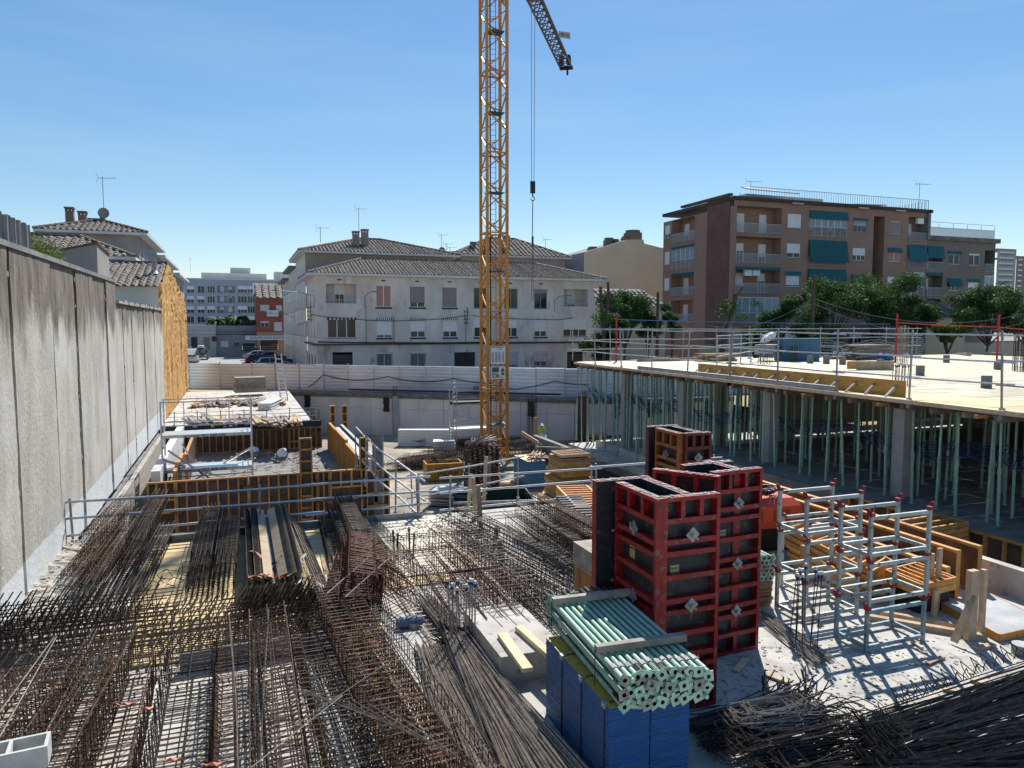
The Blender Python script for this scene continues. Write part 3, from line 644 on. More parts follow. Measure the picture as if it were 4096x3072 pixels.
# =================== far buildings down the street ===================
t=thing('far_apartment_block','long white and blue-grey apartment block with dark glazed balconies closing the street','apartment block',(0,0,0))
FB=205.0; a=P(700,1115,y=FB); b=P(1130,1115,y=FB); bm=M('far_block_render',(.30,.33,.38),(.36,.39,.44),.1,.9)
ops=[]
def z1(a,b): return a/1.843,700+b/1.843
for r_,(ya,yb) in enumerate(((818,868),(892,942),(967,1018),(1042,1090))):
    for xa,xb in ((1340,1358),(1377,1432),(1455,1508),(1528,1585),(1603,1730),(1753,1822),(1825,1880),(1900,1950),(1965,2050)):
        o=opy(z1,xa,xb,ya,yb,'w' if rnd.random()<.5 else 'b0.5',a.x,FB); 
        if xb-xa>100: o[4]='rec'
        ops.append(o)
facade(t,(a.x,FB,0),0,b.x-a.x,-1,a.z,ops,bm)
p=MB(); p.box(a.x,b.x,FB,FB+14,a.z-.01,a.z+.3); p.box(a.x+6,a.x+22,FB+3,FB+10,a.z,a.z+1.9); p.box(a.x+13,a.x+18,FB+4,FB+9,a.z+1.9,a.z+3.4); p.box(a.x+24,a.x+29,FB+4,FB+9,a.z,a.z+2.6); part('roof_structure',p,stuccow,t)
t=thing('low_street_house','single-storey pale house with two brown doors at the end of the street','house',(0,0,0))
LY=130; a=P(720,1300,y=LY); b=P(*z1(1590,1110),y=LY); 
ops=[opy(z1,1407,1457,1188,1285,'garage',a.x,LY),opy(z1,1500,1547,1190,1283,'B0.9',a.x,LY)]
facade(t,(a.x,LY,0),0,b.x-a.x,-.5,b.z,ops,M('pale_blue_render',(.42,.44,.48),(.5,.52,.55),.5,.9)); p=MB(); p.box(a.x,b.x,LY,LY+12,b.z-.02,b.z+.1); p.box(a.x,b.x,LY-.2,LY,b.z-1.2,b.z-1.0); part('roof',p,concw,t)
tl=thing('low_garage_house','single-storey grey house with barred windows and garage under the palm terrace','house',(0,0,0))
c=P(*z1(1905,1110),y=LY); ops=[opy(z1,1625,1685,1225,1275,'b0.9',b.x,LY),opy(z1,1722,1768,1225,1265,'b0.1r',b.x,LY),opy(z1,1785,1885,1232,1290,'garage',b.x,LY)]
facade(tl,(b.x,LY+.5,0),0,c.x-b.x,-.5,c.z,ops,M('grey_blue_render',(.28,.30,.34),(.34,.36,.40),.5,.9)); p=MB(); p.box(b.x,c.x,LY+.5,LY+12,c.z-1.5,c.z-1.4); p.box(b.x,c.x,LY+.3,LY+.5,c.z-1.1,c.z-.9); part('roof',p,concd,tl)
t=thing('brick_townhouse','narrow red brick house with orange ground floor and shop sign at the street end','house',(0,0,0))
e=P(*z1(1885,905),y=LY-3); h=P(*z1(2110,905),y=LY-3); g1=P(*z1(1885,1160),y=LY-3)
ops=[opy(z1,1918,1985,957,1008,'b0.9',e.x,LY-3),opy(z1,2035,2080,960,1008,'b0.9',e.x,LY-3),opy(z1,1922,1982,1077,1120,'b0.3',e.x,LY-3),opy(z1,2020,2080,1085,1160,'b0.9',e.x,LY-3)]
facade(t,(e.x,LY-3,0),0,h.x-e.x,g1.z,e.z,ops,M('townhouse_brick',(.30,.10,.065),(.36,.13,.085),1,.9))
ops=[opy(z1,1917,2050,1212,1290,'garage',e.x,LY-3)]; facade(t,(e.x,LY-3.02,0),0,h.x-e.x,-.5,g1.z,ops,M('orange_render',(.52,.30,.19),None),'ground_floor_wall')
q=P(*z1(1983,1200),y=LY-3.2); part('shop_sign',MB().box(-3.6,3.6,-.1,0,-.36,.36),white,t,(q.x,LY-3.2,q.z)); text('shop_lettering','EUROPA CAFE  BARCELO',.5,M('sign_blue',(.05,.08,.2),None),t,(q.x,LY-3.32,q.z),(R(90),0,0),.01)
tile_slope(t,(e.x-.3,LY-3.4,e.z),(h.x+.3,LY-3.4,e.z),(h.x+.3,LY+2,e.z+2.6),(e.x-.3,LY+2,e.z+2.6),tile,.9,.9,.3)
part('side_wall',MB().box(e.x-.01,e.x,LY-3,LY+8,-.5,e.z+1),brickd,t)
for a_ in (1920,2055): q=P(*z1(a_,845),y=LY+2); part('roof_vent',MB().tube((0,0,-.6),(0,0,.4),.7,8).tube((0,0,.4),(0,0,.9),.7,8,r1=.2),brickd,t,(q.x,LY+2,q.z))
q=P(*z1(2010,1020),y=LY-3.2); part('air_conditioner',MB().box(-.9,.9,-.4,0,-.5,.5),white,t,(q.x,LY-3.05,q.z))
# =================== buildings behind, centre ===================
t=thing('rear_hip_house','tile roofed house with three chimneys seen over the main roof behind the crane','house',(0,0,0))
q0=P(*z2(1560,440),y=88); q1=P(*z3(480,415),y=88); part('wall',MB().box(q0.x,q1.x,88,98,4,q1.z-.3),M('rear_house_render',(.34,.29,.25),(.38,.33,.29),1,.9),t)
hip_roof(t,q0.x,q1.x,88,98,q1.z-.2,2.7,tile,.7,.55)
for f,a,b,c,d in ((z2,1662,1697,303,410),(z2,1775,1815,265,400),(z2,1900,1950,258,395)):
    k0=P(*f(a,d),y=87.5); k1=P(*f(b,c),y=87.5); chimney(t,(k0.x+k1.x)/2,89.5,k0.z-.6,(k1.x-k0.x)*.9,k1.z-k0.z+.7,concd)
t=thing('rear_roof_cluster','low flat roofed block with small stair hut just above the long tile roof','building',(0,0,0))
q0=P(*z2(1075,430),y=100); q1=P(*z2(1350,440),y=100); part('wall',MB().box(q0.x,q1.x,100,110,4,q0.z),stuccow,t)
a=P(*z2(1140,430),y=101); b=P(*z2(1230,375),y=101); part('stair_hut',MB().box(a.x,b.x,101,105,a.z-.2,b.z),M('hut_pinkish',(.25,.21,.20),None),t)
for a_ in (1420,1500):
    k0=P(*z2(a_-20,440),y=90); k1=P(*z2(a_+20,(405 if a_==1420 else 380)),y=90); chimney(t,(k0.x+k1.x)/2,90,k0.z-1,(k1.x-k0.x),k1.z-k0.z+1,concd)
for i,(f,a,b,h_,ds,lab) in enumerate(((z2,1412,405,2.9,True,'antenna mast with round satellite dish above the small chimney left of the crane'),(z2,1447,400,1.7,False,'short antenna between the two small chimneys left of the crane'),(z2,1474,385,1.0,False,'low side-on antenna beside the right small chimney'),(z2,1145,378,1.2,False,'small antenna on the pinkish stair hut'),(z3,335,375,1.9,False,'thin antenna over the rear hip roof right of the hoist rope'),(z1,1405,706,1.5,False,'tiny antenna on the left end of the far white block'))):
    yy=91 if f is not z1 else 207; q=P(*f(a,b),y=yy); antenna(q.x,yy,q.z-.3,h_*(1 if f is not z1 else 2.4),lab,ds)
t=thing('beige_gable_building','tall beige ribbed party wall building with round roof vents','building',(0,0,0))
BY=86; pr=[P(*z3(a,b),y=BY) for a,b in ((620,385),(940,292),(1058,292),(1058,320),(1190,352))]
x0=pr[0].x; x1=pr[-1].x+2; p=MB(); 
for i in range(90):
    xa=x0+(x1-x0)*i/90; xb=x0+(x1-x0)*(i+1)/90
    def ztop(x):
        for u,v in zip(pr,pr[1:]):
            if u.x<=x<=v.x: return u.z+(v.z-u.z)*((x-u.x)/max(.01,v.x-u.x))
        return pr[-1].z
    dd=.05 if i%2 else 0; p.quad((xa,BY-dd,SZ),(xb,BY-dd,SZ),(xb,BY-dd,ztop(xb)),(xa,BY-dd,ztop(xa))); p.quad((xb,BY-dd,SZ),(xb,BY-(.05-dd),SZ),(xb,BY-(.05-dd),ztop(xb)),(xb,BY-dd,ztop(xb)))
part('wall',p,beige,t)
q=P(*z3(450,425),y=BY+14); p=MB(); p.hexa([(x0-.01,BY,0),(x0,BY,0),(x0,BY+16,0),(x0-.01,BY+16,0),(x0-.01,BY,pr[0].z),(x0,BY,pr[0].z),(x0,BY+16,pr[0].z),(x0-.01,BY+16,pr[0].z)]); part('side_wall',p,M('side_blue_render',(.24,.26,.3),None),t)
p=MB(); p.poly([(x0,BY,pr[0].z),(pr[1].x,BY,pr[1].z),(pr[1].x,BY+12,pr[1].z),(x0,BY+12,pr[0].z)]); part('roof',p,concd,t)
for a,b,c in ((683,346,375),(802,280,335),(843,290,330),(930,270,300),(978,225,285)):
    k0=P(*z3(a,c),y=BY+2); k1=P(*z3(a,b),y=BY+2); wv=.9 if a>950 else .55; pp=MB(); pp.box(-wv,wv,-wv,wv,-.8,(k1.z-k0.z)*.7); pp.tube((0,0,(k1.z-k0.z)*.7),(0,0,k1.z-k0.z),wv*1.1,10); part('roof_vent',pp,M('vent_brown',(.18,.14,.11),None) if 'vent_brown' not in MATS else MATS['vent_brown'],t,(k0.x,BY+2,k0.z))
# =================== right: big brick apartment building ===================
RY=63.3; RX0=47.3; a=P(2650,1100,x=RX0); WYB=76.5; RX1=P(*z4(1500,470),y=RY).x
t=thing('brick_apartment_building','five-storey reddish brick apartment building with green awnings and white balcony railings','apartment building',(0,0,0))
TOP=17.7
ops=[]
L_=lambda a,b,c,d,k: ops.append(opy(z4,a,b,c,d,k,RX0,RY))
rowz=[14.45,11.4,8.35,5.3,2.25]
def put(a,b,row,h,k,dz=0):
    u=P(*z4(a,800),y=RY).x-RX0; v=P(*z4(b,800),y=RY).x-RX0; ops.append([round(u,2),round(v,2),rowz[row]+dz,rowz[row]+dz+h,k])
for r_ in range(5): put(80,410,r_,2.7,'recrf'+('g' if r_==3 else '')+('A0.12' if r_==2 else ''))
for r_,k in ((0,'b1.0'),(1,'b0.75'),(2,'b0.9A0.2'),(3,'b0.9'),(4,'b0.5')): put(455,555,r_,1.45,k,.75)
for r_,k in ((0,'recrfgA0.32'),(1,'recrfA0.86'),(2,'recrfA0.65'),(3,'recrf'),(4,'recrf')): put(613,893,r_,2.7,k)
for r_,k in ((0,'b0.5rA0.1'),(1,'b0.6'),(2,'b0.3A0.5'),(3,'b0.9'),(4,'b0.5')): put(940,1035,r_,1.35,k,.7)
ops.append([P(*z4(1088,800),y=RY).x-RX0,P(*z4(1168,800),y=RY).x-RX0,1.5,17.0,'slot'])
for r_,k in ((0,'B1.0'),(1,'wpA0.25'),(2,'b0.5'),(3,'b0.9')): put(1205,1295,r_,1.4,k,.7)
for r_,k in ((0,'recrf'),(1,'recrfA0.7'),(2,'recrfg'),(3,'recrf')): put(1343,1478,r_,2.7,k)
facade(t,(RX0,RY,0),0,RX1-RX0,SZ,TOP,ops,brick)
W=WYB-RY; wo=[]
def putw(a,b,row,h,k,dz=0):
    u=P(*z3(a,400),x=RX0).y; v=P(*z3(b,400),x=RX0).y; u,v=WYB-u,WYB-v; u=max(.15,u); wo.append([round(min(u,v),2),round(max(u,v),2),rowz[row]+dz,rowz[row]+dz+h,k])
for r_,k in enumerate(('b0.7','b1.0','b1.0','b0.6')): putw(1212,1250,r_,1.5,k,.7)
for r_,k in enumerate(('recrf','recrfgA0.1','recrfA0.12','recrf')): putw(1265,1432,r_,2.6,k)
facade(t,(RX0,WYB,0),-math.pi/2,W,SZ,TOP-.6,wo,brick,'west_wall')
# blind dark brick strip, a hair proud
ya=P(*z3(1690,400),x=RX0).y; yb=P(*z3(1525,400),x=RX0).y
part('blind_wall',MB().box(-.06,-.01,ya,yb,SZ,TOP+.5),brickd,t,(RX0,0,0)); part('blind_wall_cap',MB().box(-.15,.3,ya,yb+5,TOP+.5,TOP+.75),brickd,t,(RX0,0,0))
p=MB(); p.box(RX0-.2,RX1+.4,RY-.3,WYB,TOP,TOP+.34); part('roof_slab',p,M('roof_edge_dark',(.05,.04,.038),(.08,.065,.06),1,.9),t)
p=MB(); n=75
for i in range(n+1): x=RX0+2+(RX1-RX0-2)*i/n; p.box(x-.012,x+.012,RY+.0,RY+.03,TOP+.38,TOP+1.4)
p.box(RX0+2,RX1,RY-.01,RY+.05,TOP+1.38,TOP+1.43); 
for i in range(30): y=RY+(WYB-RY)*i/30; p.box(RX1-.05,RX1,y,y+.04,TOP+.38,TOP+1.4)
part('roof_railing',p,railw,t)
a=P(*z4(0,275),y=RY+5); b=P(*z4(385,295),y=RY+5)
p=MB(); p.box(a.x+2.4,b.x+6,RY+4.5,RY+9,TOP+.38,a.z-.6); part('penthouse',p,stuccow,t)
p=MB(); p.hexa([(a.x+.3,RY+1.5,a.z-.8),(b.x,RY+1.5,a.z-.9),(b.x,RY+5.5,a.z+.1),(a.x+2.4,RY+5.5,a.z+.2),(a.x+.3,RY+1.5,a.z-.68),(b.x,RY+1.5,a.z-.78),(b.x,RY+5.5,a.z+.22),(a.x+2.4,RY+5.5,a.z+.32)]); part('roof_awning',p,M('cane_awning',(.45,.41,.36),(.60,.56,.5),2,.9),t)
p=MB()
for i in range(7): x=a.x-.6+i*(b.x-a.x)/6.2; p.tube((x,RY+1.6,TOP+.38),(x,RY+1.6,a.z-1.2),.04,4)
part('awning_posts',p,railw,t)
tile_slope(t,(b.x,RY+4,a.z-1.2),(b.x+7,RY+4,a.z-1.4),(b.x+5,RY+7,a.z-.2),(b.x,RY+7,a.z-.2),tile,.5,.5,.18)
a=P(*z4(880,415),y=RY+3); b=P(*z4(1190,388),y=RY+3); p=MB(); p.hexa([(a.x,RY+1,a.z-.1),(b.x-2,RY+1,a.z),(b.x,RY+6,b.z),(a.x+3,RY+6,b.z),(a.x,RY+1,a.z),(b.x-2,RY+1,a.z+.1),(b.x,RY+6,b.z+.1),(a.x+3,RY+6,b.z+.1)]); part('roof_awning',p,MATS['cane_awning'],t)
for i,x in enumerate((530,1015,1290)): q=P(*z4(x,440),y=RY-.5); part('awning_arm',MB().box(-.6,.8,-.3,-.2,-.06,.06),railw,t,(q.x,RY-.3,TOP-.05))
for i,(a_,b_) in enumerate(((178,905),(238,905),(1425,527))): q=P(*z4(a_,b_),y=RY); part('air_conditioner',MB().box(-.45,.45,-.15,.15,-.3,.3),white,t,(q.x,RY+(.25 if i<2 else -.2),q.z)); 
q=P(*z4(1430,400),y=RY+3); antenna(q.x,RY+3,TOP+.4,3.6,'tall antenna at the right end of the brick building roof',arm=1.6)
q=P(*z4(190,270),y=RY+7); antenna(q.x,RY+7,q.z-.4,1.1,'small antenna on the left part of the brick building roof',arm=1.5)
# left roof corner: lower parapet with railing
q=P(*z3(1215,100),x=RX0+1)
# lower right block
t=thing('grey_brown_apartment_building','lower grey-brown apartment block adjoining the brick building on the right','apartment building',(0,0,0))
GX0=RX1+.05; GX1=P(*z4(2015,680),y=RY).x; GT=P(*z4(1750,675),y=RY).z; ops=[]
def pg(a,b,c,d,k): o=opy(z4,a,b,c,d,k,GX0,RY); o[0]=max(.02,o[0]); ops.append(o)
pg(1505,1625,708,890,'recrfwA0.5'); pg(1500,1620,905,1080,'recrfwA0.12'); pg(1500,1618,1098,1260,'recrfw')
pg(1667,1750,752,842,'b0.2A0.2'); pg(1658,1750,955,1038,'b0.2A0.6'); pg(1817,1897,764,850,'b0.1'); pg(1810,1888,960,1038,'b0.8A0.2'); pg(1932,2005,738,903,'recrfw'); pg(1928,2000,925,1090,'recg')
facade(t,(GX0,RY+.3,0),0,GX1-GX0,SZ,GT,ops,M('grey_brown_render',(.17,.145,.12),(.22,.19,.16),.4,.9,stretch=(1,1,.5)))
p=MB(); p.box(GX0,GX1+.3,RY-.1,RY+12,GT,GT+.5); part('roof_slab',p,M('stained_parapet',(.10,.09,.085),(.2,.185,.17),1.5,.9),t)
p=MB()
for i in range(91): x=GX0+(GX1-GX0)*i/90; p.box(x-.02,x+.02,RY+.5,RY+.54,GT+.5,GT+1.5+(.5 if i%18==0 else 0))
p.box(GX0,GX1,RY+.49,RY+.55,GT+1.5,GT+1.55); p.box(GX0,GX1,RY+.49,RY+.55,GT+2.1,GT+2.14); part('roof_railing',p,railw,t)
p=MB().box(GX0-.3,GX0+.05,RY-.3,RY+4,GT,GT+3.2); part('parapet_wall',p,concd,t)
# small far towers at right edge
t=thing('distant_tower','small distant cream tower block with rows of balconies at the right edge','apartment block',(0,0,0))
TYY=330; a=P(*z4(2010,735),y=TYY); b=P(*z4(2150,735),y=TYY); ops=[]
for r_ in range(9):
    for c_ in range(4): ops.append((2+c_*(b.x-a.x-4)/4,2+c_*(b.x-a.x-4)/4+(b.x-a.x)/6,a.z-3-r_*3.4,a.z-1-r_*3.4,'b0.5'))
facade(t,(a.x,TYY,0),0,b.x-a.x,-5,a.z,ops,M('tower_cream',(.34,.33,.30),None)); part('roof',MB().box(a.x,b.x,TYY,TYY+20,a.z,a.z+.8),concd,t)
t=thing('distant_tower','small distant brownish tower block at the far right edge','apartment block',(0,0,0)); a=P(*z4(2150,790),y=TYY+10); b=P(*z4(2260,790),y=TYY+10); ops=[]
for r_ in range(7):
    for c_ in range(3): ops.append((2+c_*9,6+c_*9,a.z-3-r_*3.4,a.z-1-r_*3.4,'b0.5'))
facade(t,(a.x,TYY+10,0),0,b.x-a.x,-5,a.z,ops,M('tower_brown',(.24,.19,.16),None)); part('roof',MB().box(a.x,b.x,TYY+10,TYY+30,a.z,a.z+.8),concd,t)
# low cream wall, low tile roofed house behind the trees
t=thing('cream_boundary_wall','low cream boundary wall behind the trees on the right','wall',(0,0,0)); part('wall',MB().box(40,84,58,58.3,SZ,3.2),cream,t); part('coping',MB().box(40,84,57.9,58.4,3.2,3.32),concd,t)
t=thing('low_tiled_house','small tiled outbuilding half hidden between the trees at right','house',(0,0,0)); a=P(*z4(1500,1200),y=56); b=P(*z4(1790,1200),y=56); zt=P(*z4(1640,1240),y=56).z; part('wall',MB().box(a.x,b.x,56.2,62,SZ,zt),cream,t); tile_slope(t,(a.x-.3,55.8,zt),(b.x+.3,55.8,zt),(b.x-1.2,59,zt+1.9),(a.x+.2,59,zt+1.9),tile,.5,.5,.18)
t=thing('low_cream_house','low cream house with small windows glimpsed behind the pollarded tree','house',(0,0,0)); a=P(*z3(720,900),y=60); b=P(*z3(1220,900),y=60); zt=P(*z3(950,790),y=60).z
facade(t,(a.x,60,0),0,b.x-a.x,SZ,zt,[(2+i*2.6,3+i*2.6,zt-2.2,zt-.9,'b0.4') for i in range(3)]+[(2+i*2.6,3.2+i*2.6,.2,2.2,'b0.4r') for i in range(3)],cream); tile_slope(t,(a.x-.3,59.6,zt),(b.x+.3,59.6,zt),(b.x-1,63,zt+1.8),(a.x+1,63,zt+1.8),tile,.5,.5,.18)
# =================== rear retaining wall and hoarding ===================
def line_frame(a,b):
    a=Vector((a[0],a[1],0)); b=Vector((b[0],b[1],0)); return a,(b-a).normalized(),(b-a).length
t=thing('retaining_wall','grey cast concrete retaining wall closing the back of the pit under the hoarding','wall',(0,0,0))
wp=[(2.9,61.2),(24.0,46.5),(34,45.0)]; 
for (pa,pb) in zip(wp,wp[1:]):
    a,d,L=line_frame(pa,pb); nn=Vector((d.y,-d.x,0)); n=int(L/1.9)
    for i in range(n):
        A=a+d*(L*i/n+.012); B=a+d*(L*(i+1)/n-.012); off=nn*rnd.uniform(0,.015)
        for z0,z1 in ((-3.3,-1.25),(-1.235,-.42)):
            p=MB(); p.hexa([A+off+Vector((0,0,z0)),B+off+Vector((0,0,z0)),B-nn*.4+Vector((0,0,z0)),A-nn*.4+Vector((0,0,z0)),A+off+Vector((0,0,z1)),B+off+Vector((0,0,z1)),B-nn*.4+Vector((0,0,z1)),A-nn*.4+Vector((0,0,z1))])
            part('panel',p,concw if 'rw' not in MATS else MATS['rw'],t)
    p=MB(); p.hexa([a+nn*.12+Vector((0,0,-.42)),a+d*L+nn*.12+Vector((0,0,-.42)),a+d*L-nn*.5+Vector((0,0,-.42)),a-nn*.5+Vector((0,0,-.42)),a+nn*.12+Vector((0,0,-.1)),a+d*L+nn*.12+Vector((0,0,-.1)),a+d*L-nn*.5+Vector((0,0,-.1)),a-nn*.5+Vector((0,0,-.1))]); part('crown_beam',p,concd,t)
    p=MB()
    for i in range(int(L/.33)):
        q=a+d*(i*.33+.1)+nn*.16; h=rnd.uniform(.16,.3); p.path([q+Vector((0,0,-.42)),q+Vector((0,0,-.42+h)),q+d*.16+Vector((0,0,-.42+h)),q+d*.16+Vector((0,0,-.42))],.02,3)
    part('starter_loops',p,rebar,t,kind='stuff')
    for u in (.1,.36,.8):
        q=a+d*L*u+nn*.14; p=MB()
        for k in range(8): p.hexa([q+d*(sx*.22+rnd.uniform(-.05,.05))+nn*ny+Vector((0,0,-.35-.14*k-(0.13 if kz==0 else 0))) for kz in (0,1) for sx,ny in ((-1,0),(1,0),(1,-.2),(-1,-.2))])
        part('anchor_pocket',p,blackm,t)
def column(x,y,z0,z1,w,label,m=None,starter=True,cat='column',grp=None):
    t=thing('concrete_column',label,cat,(x,y,z0),group=grp); part('shaft',MB().box(-w/2,w/2,-w/2,w/2,0,z1-z0),m or colm,t)
    if starter:
        p=MB()
        for i in range(4):
            for j in range(4):
                if i in(0,3) or j in(0,3): p.tube((-w*.35+w*.233*i,-w*.35+w*.233*j,z1-z0),(-w*.35+w*.233*i+rnd.uniform(-.03,.03),-w*.35+w*.233*j,z1-z0+.75),.012,3)
        part('starter_bars',p,rebar,t,kind='stuff')
    return t
# columns against the back wall
for px,lab in ((1578,'pale round-edged concrete column against the back wall left of the dark steel brace'),(1895,'pale concrete column inside the scaffold bay left of the crane'),(2160,'pale concrete column against the back wall right of the crane')):
    py=1740; q=P(px,py,z=-3.3); column(q.x,q.y-.5,-3.3,-.25,.42,lab)
# hoarding of ribbed metal sheets
t=thing('metal_hoarding','galvanised ribbed sheet hoarding along the street edge behind the pit','fence',(0,0,0))
hoardm=M('hoarding_sheet',(.50,.56,.64),(.80,.85,.90),.25,.36,.3,bump=.0,con=(.3,.7),orand=.1)
hp=[(-3.9,66.9),(1.0,64.6),(24.3,48.35),(40,46.2)]
first=True
for pa,pb in zip(hp,hp[1:]):
    a,d,L=line_frame(pa,pb); nn=Vector((d.y,-d.x,0)); n=max(2,round(L/2.25))
    ang=math.atan2(d.y,d.x); zb=-.12; H=2.08
    for i in range(n):
        w_=L/n; prof=[]; z=0
        while z<H-.01:
            prof+=[(0,z),(0,z+.15),(.06,z+.19),(.06,z+.22)]; z+=.26
        prof=[(q,min(z,H)) for q,z in prof]+[(0,H)]
        p=MB()
        for (q0,z0),(q1,z1) in zip(prof,prof[1:]):
            p.quad((.01,-q0,z0),(w_-.01,-q0,z0),(w_-.01,-q1,z1),(.01,-q1,z1))
        o=part('sheet',p,hoardm,t,tuple(a+d*w_*i+Vector((0,0,zb+rnd.uniform(-.03,.02)))),(rnd.uniform(-.015,.015),0,ang))
        part('post',MB().box(-.04,.04,-.09,-.04,0,H+.12),galv,t,tuple(a+d*w_*i+Vector((0,0,zb))),(0,0,ang))
# cables sagging along hoarding, box on hoarding, pipe
a,d,L=line_frame(hp[1],hp[2]); nn=Vector((d.y,-d.x,0))
q=[a+d*u+nn*.2+Vector((0,0,z)) for u,z in ((5.2,.1),(6.6,1.15),(9.4,.75),(12.2,1.1),(15,.75),(17.6,1.05),(20.4,.75),(22.5,.35),(25.5,1.0),(28,.8))]
cable('hoarding_cable',q,.03,blackm,'black power cable hung in waves along the metal hoarding',sag=.08)
q=P(2070,1560,z=-.1); solo('electrical_box',MB().box(-.55,.55,-.15,.15,0,1.4),M('grey_box',(.20,.20,.23),(.26,.26,.29),2,.6),'plain grey cabinet fixed to the hoarding right of the crane','cabinet',(q.x,q.y-.4,-.05),(0,0,-.6))
q0=a+d*9+nn*.45; q1=a+d*26+nn*.45; solo('red_pipe',MB().tube(q0+Vector((0,0,.05)),q1+Vector((0,0,.05)),.08,6),M('pipe_dark_red',(.16,.05,.04),None),'dark red pipe lying at the foot of the hoarding','pipe')

# =================== tower crane ===================
CX,CY=14.15,41.3
t=thing('tower_crane','orange lattice tower crane standing in the pit with its jib pointing away','crane',(CX,CY,-3.3))
HW=.60; TOPZ=30.9
p=MB().box(-1.4,1.4,-1.4,1.4,0,.25); part('base',p,concd,t)
SEC=4.52; ns=int((TOPZ)/SEC)+1
sec=MB()
for sx in (-1,1):
    for sy in (-1,1): sec.box(sx*HW-.075,sx*HW+.075,sy*HW-.075,sy*HW+.075,0,SEC-.02); 
chm_=sec.mesh('chord_set',[craney])
lat=MB()
for f in range(4):
    a=[(-HW,-HW),(HW,-HW),(HW,HW),(-HW,HW)]; A=Vector((*a[f],0)); B=Vector((*a[(f+1)%4],0)); 
    nz=4; st=SEC/nz
    for k in range(nz):
        s_=(A,B) if (k+f)%2==0 else (B,A)
        lat.bar(s_[0]+Vector((0,0,k*st+.05)),s_[1]+Vector((0,0,(k+1)*st-.05)),.075,.06)
        if f%2==0: lat.bar(s_[0]+Vector((0,0,k*st+.35)),s_[1].lerp(s_[0],.5)+Vector((0,0,(k+.5)*st-.05)),.06,.05)
    lat.bar(A+Vector((0,0,SEC-.06)),B+Vector((0,0,SEC-.06)),.09,.08)
latm=lat.mesh('lattice',[craney])
lad=MB(); lad.tube((-.18,.15,0),(-.18,.15,SEC),.022,4); lad.tube((.18,.15,0),(.18,.15,SEC),.022,4)
for i in range(int(SEC/.3)): lad.tube((-.18,.15,.15+i*.3),(.18,.15,.15+i*.3),.015,3)
ladm=lad.mesh('ladder',[M('ladder_orange',(.30,.15,.03),None)])
pf=MB().box(-.5,.5,-.3,.45,0,.05).mesh('platform',[M('platform_blue',(.05,.10,.16),None)])
for i in range(ns+1):
    z=i*SEC+.25; s0=link('mast_section',chm_,t,(0,0,z)); link('lattice',latm,s0,(0,0,0)); link('ladder',ladm,s0,(0,0,0)); link('platform',pf,s0,(.1,.1,SEC*.5))
part('cable',MB().tube((-HW+.2,-HW,0),(-HW+.2,-HW,TOPZ),.035,5),blackm,t)
# slewing unit and triangular jib
jd=Vector((math.sin(R(33.3)),math.cos(R(33.3)),0)); jr=Vector((jd.y,-jd.x,0)); JZ=TOPZ+.9
J0=1.5;J1=26.6
part('slewing_unit',MB().tube((0,0,TOPZ+.1),(0,0,TOPZ+1.0),1.0,16).box(-.8,.8,-.8,.8,TOPZ+1,TOPZ+2.2),craney,t)
part('cab',MB().box(1.0,2.2,-2.2,-.8,TOPZ-.2,TOPZ+1.8),white,t)
jb=MB(); zb=JZ; 
L3=lambda u,s,z: jd*u+jr*s+Vector((0,0,z))
for s_ in (-.53,.53): jb.bar(L3(J0,s_,zb),L3(J1,s_,zb),.12,.12)
jb.bar(L3(J0,0,zb+1.05),L3(J1-1,0,zb+.85),.14,.14)
n=22
jl=MB()
for i in range(n):
    u=J0+(J1-J0)*i/n; v=J0+(J1-J0)*(i+1)/n
    jl.bar(L3(u,-.53,zb),L3(u,.53,zb),.07); jl.bar(L3(u,-.53,zb),L3(v,.53,zb),.05)
    for s_ in (-.53,.53): jl.bar(L3(u,s_,zb),L3((u+v)/2,0,zb+.98),.06); jl.bar(L3((u+v)/2,0,zb+.98),L3(v,s_,zb),.06)
j=part('jib',jb,cranej,t); part('jib_lattice',jl,cranej,j)
q=MB(); q.hexa([L3(a,s_,z) for z in (zb-.1,zb+.15) for a,s_ in ((J1,-.6),(J1,.6),(J1+.35,.6),(J1+.35,-.6))]); q.hexa([L3(a,s_,z) for z in (zb+.1,zb+.8) for a,s_ in ((J1-1,-.5),(J1-1,-.15),(J1-.2,-.15),(J1-.2,-.5))]); q.hexa([L3(a,s_,z) for z in (zb+.1,zb+.8) for a,s_ in ((J1-1,.15),(J1-1,.5),(J1-.2,.5),(J1-.2,.15))]); q.tube(L3(J1+.2,.1,zb),L3(J1+.2,.1,zb-.6),.09,6); part('jib_end',q,blackm,j)
signm=M('jib_sign_grey',(.35,.36,.34),None)
for u,tx in ((9.7,'20 m'),(19.0,'30 m')):
    s_=part('distance_sign',MB().box(-.02,1.0,-.02,.0,-.25,.25),signm,j); s_.location=L3(u,.6,zb+.1); text('lettering',tx,.36,blackm,s_,(.5,-.03,0),(R(90),0,0))
# counter jib behind the view of the camera, same structure
cj=MB(); 
for s_ in (-.5,.5): cj.bar(L3(-1.2,s_,zb),L3(-11,s_,zb),.16,.2)
for i in range(10): cj.bar(L3(-1.2-i,-.5,zb),L3(-1.7-i,.5,zb),.06)
cj.hexa([L3(a,s_,z) for z in (zb-1.4,zb+.6) for a,s_ in ((-11,-.6),(-11,.6),(-9,.6),(-9,-.6))]); part('counter_jib',cj,craney,t)
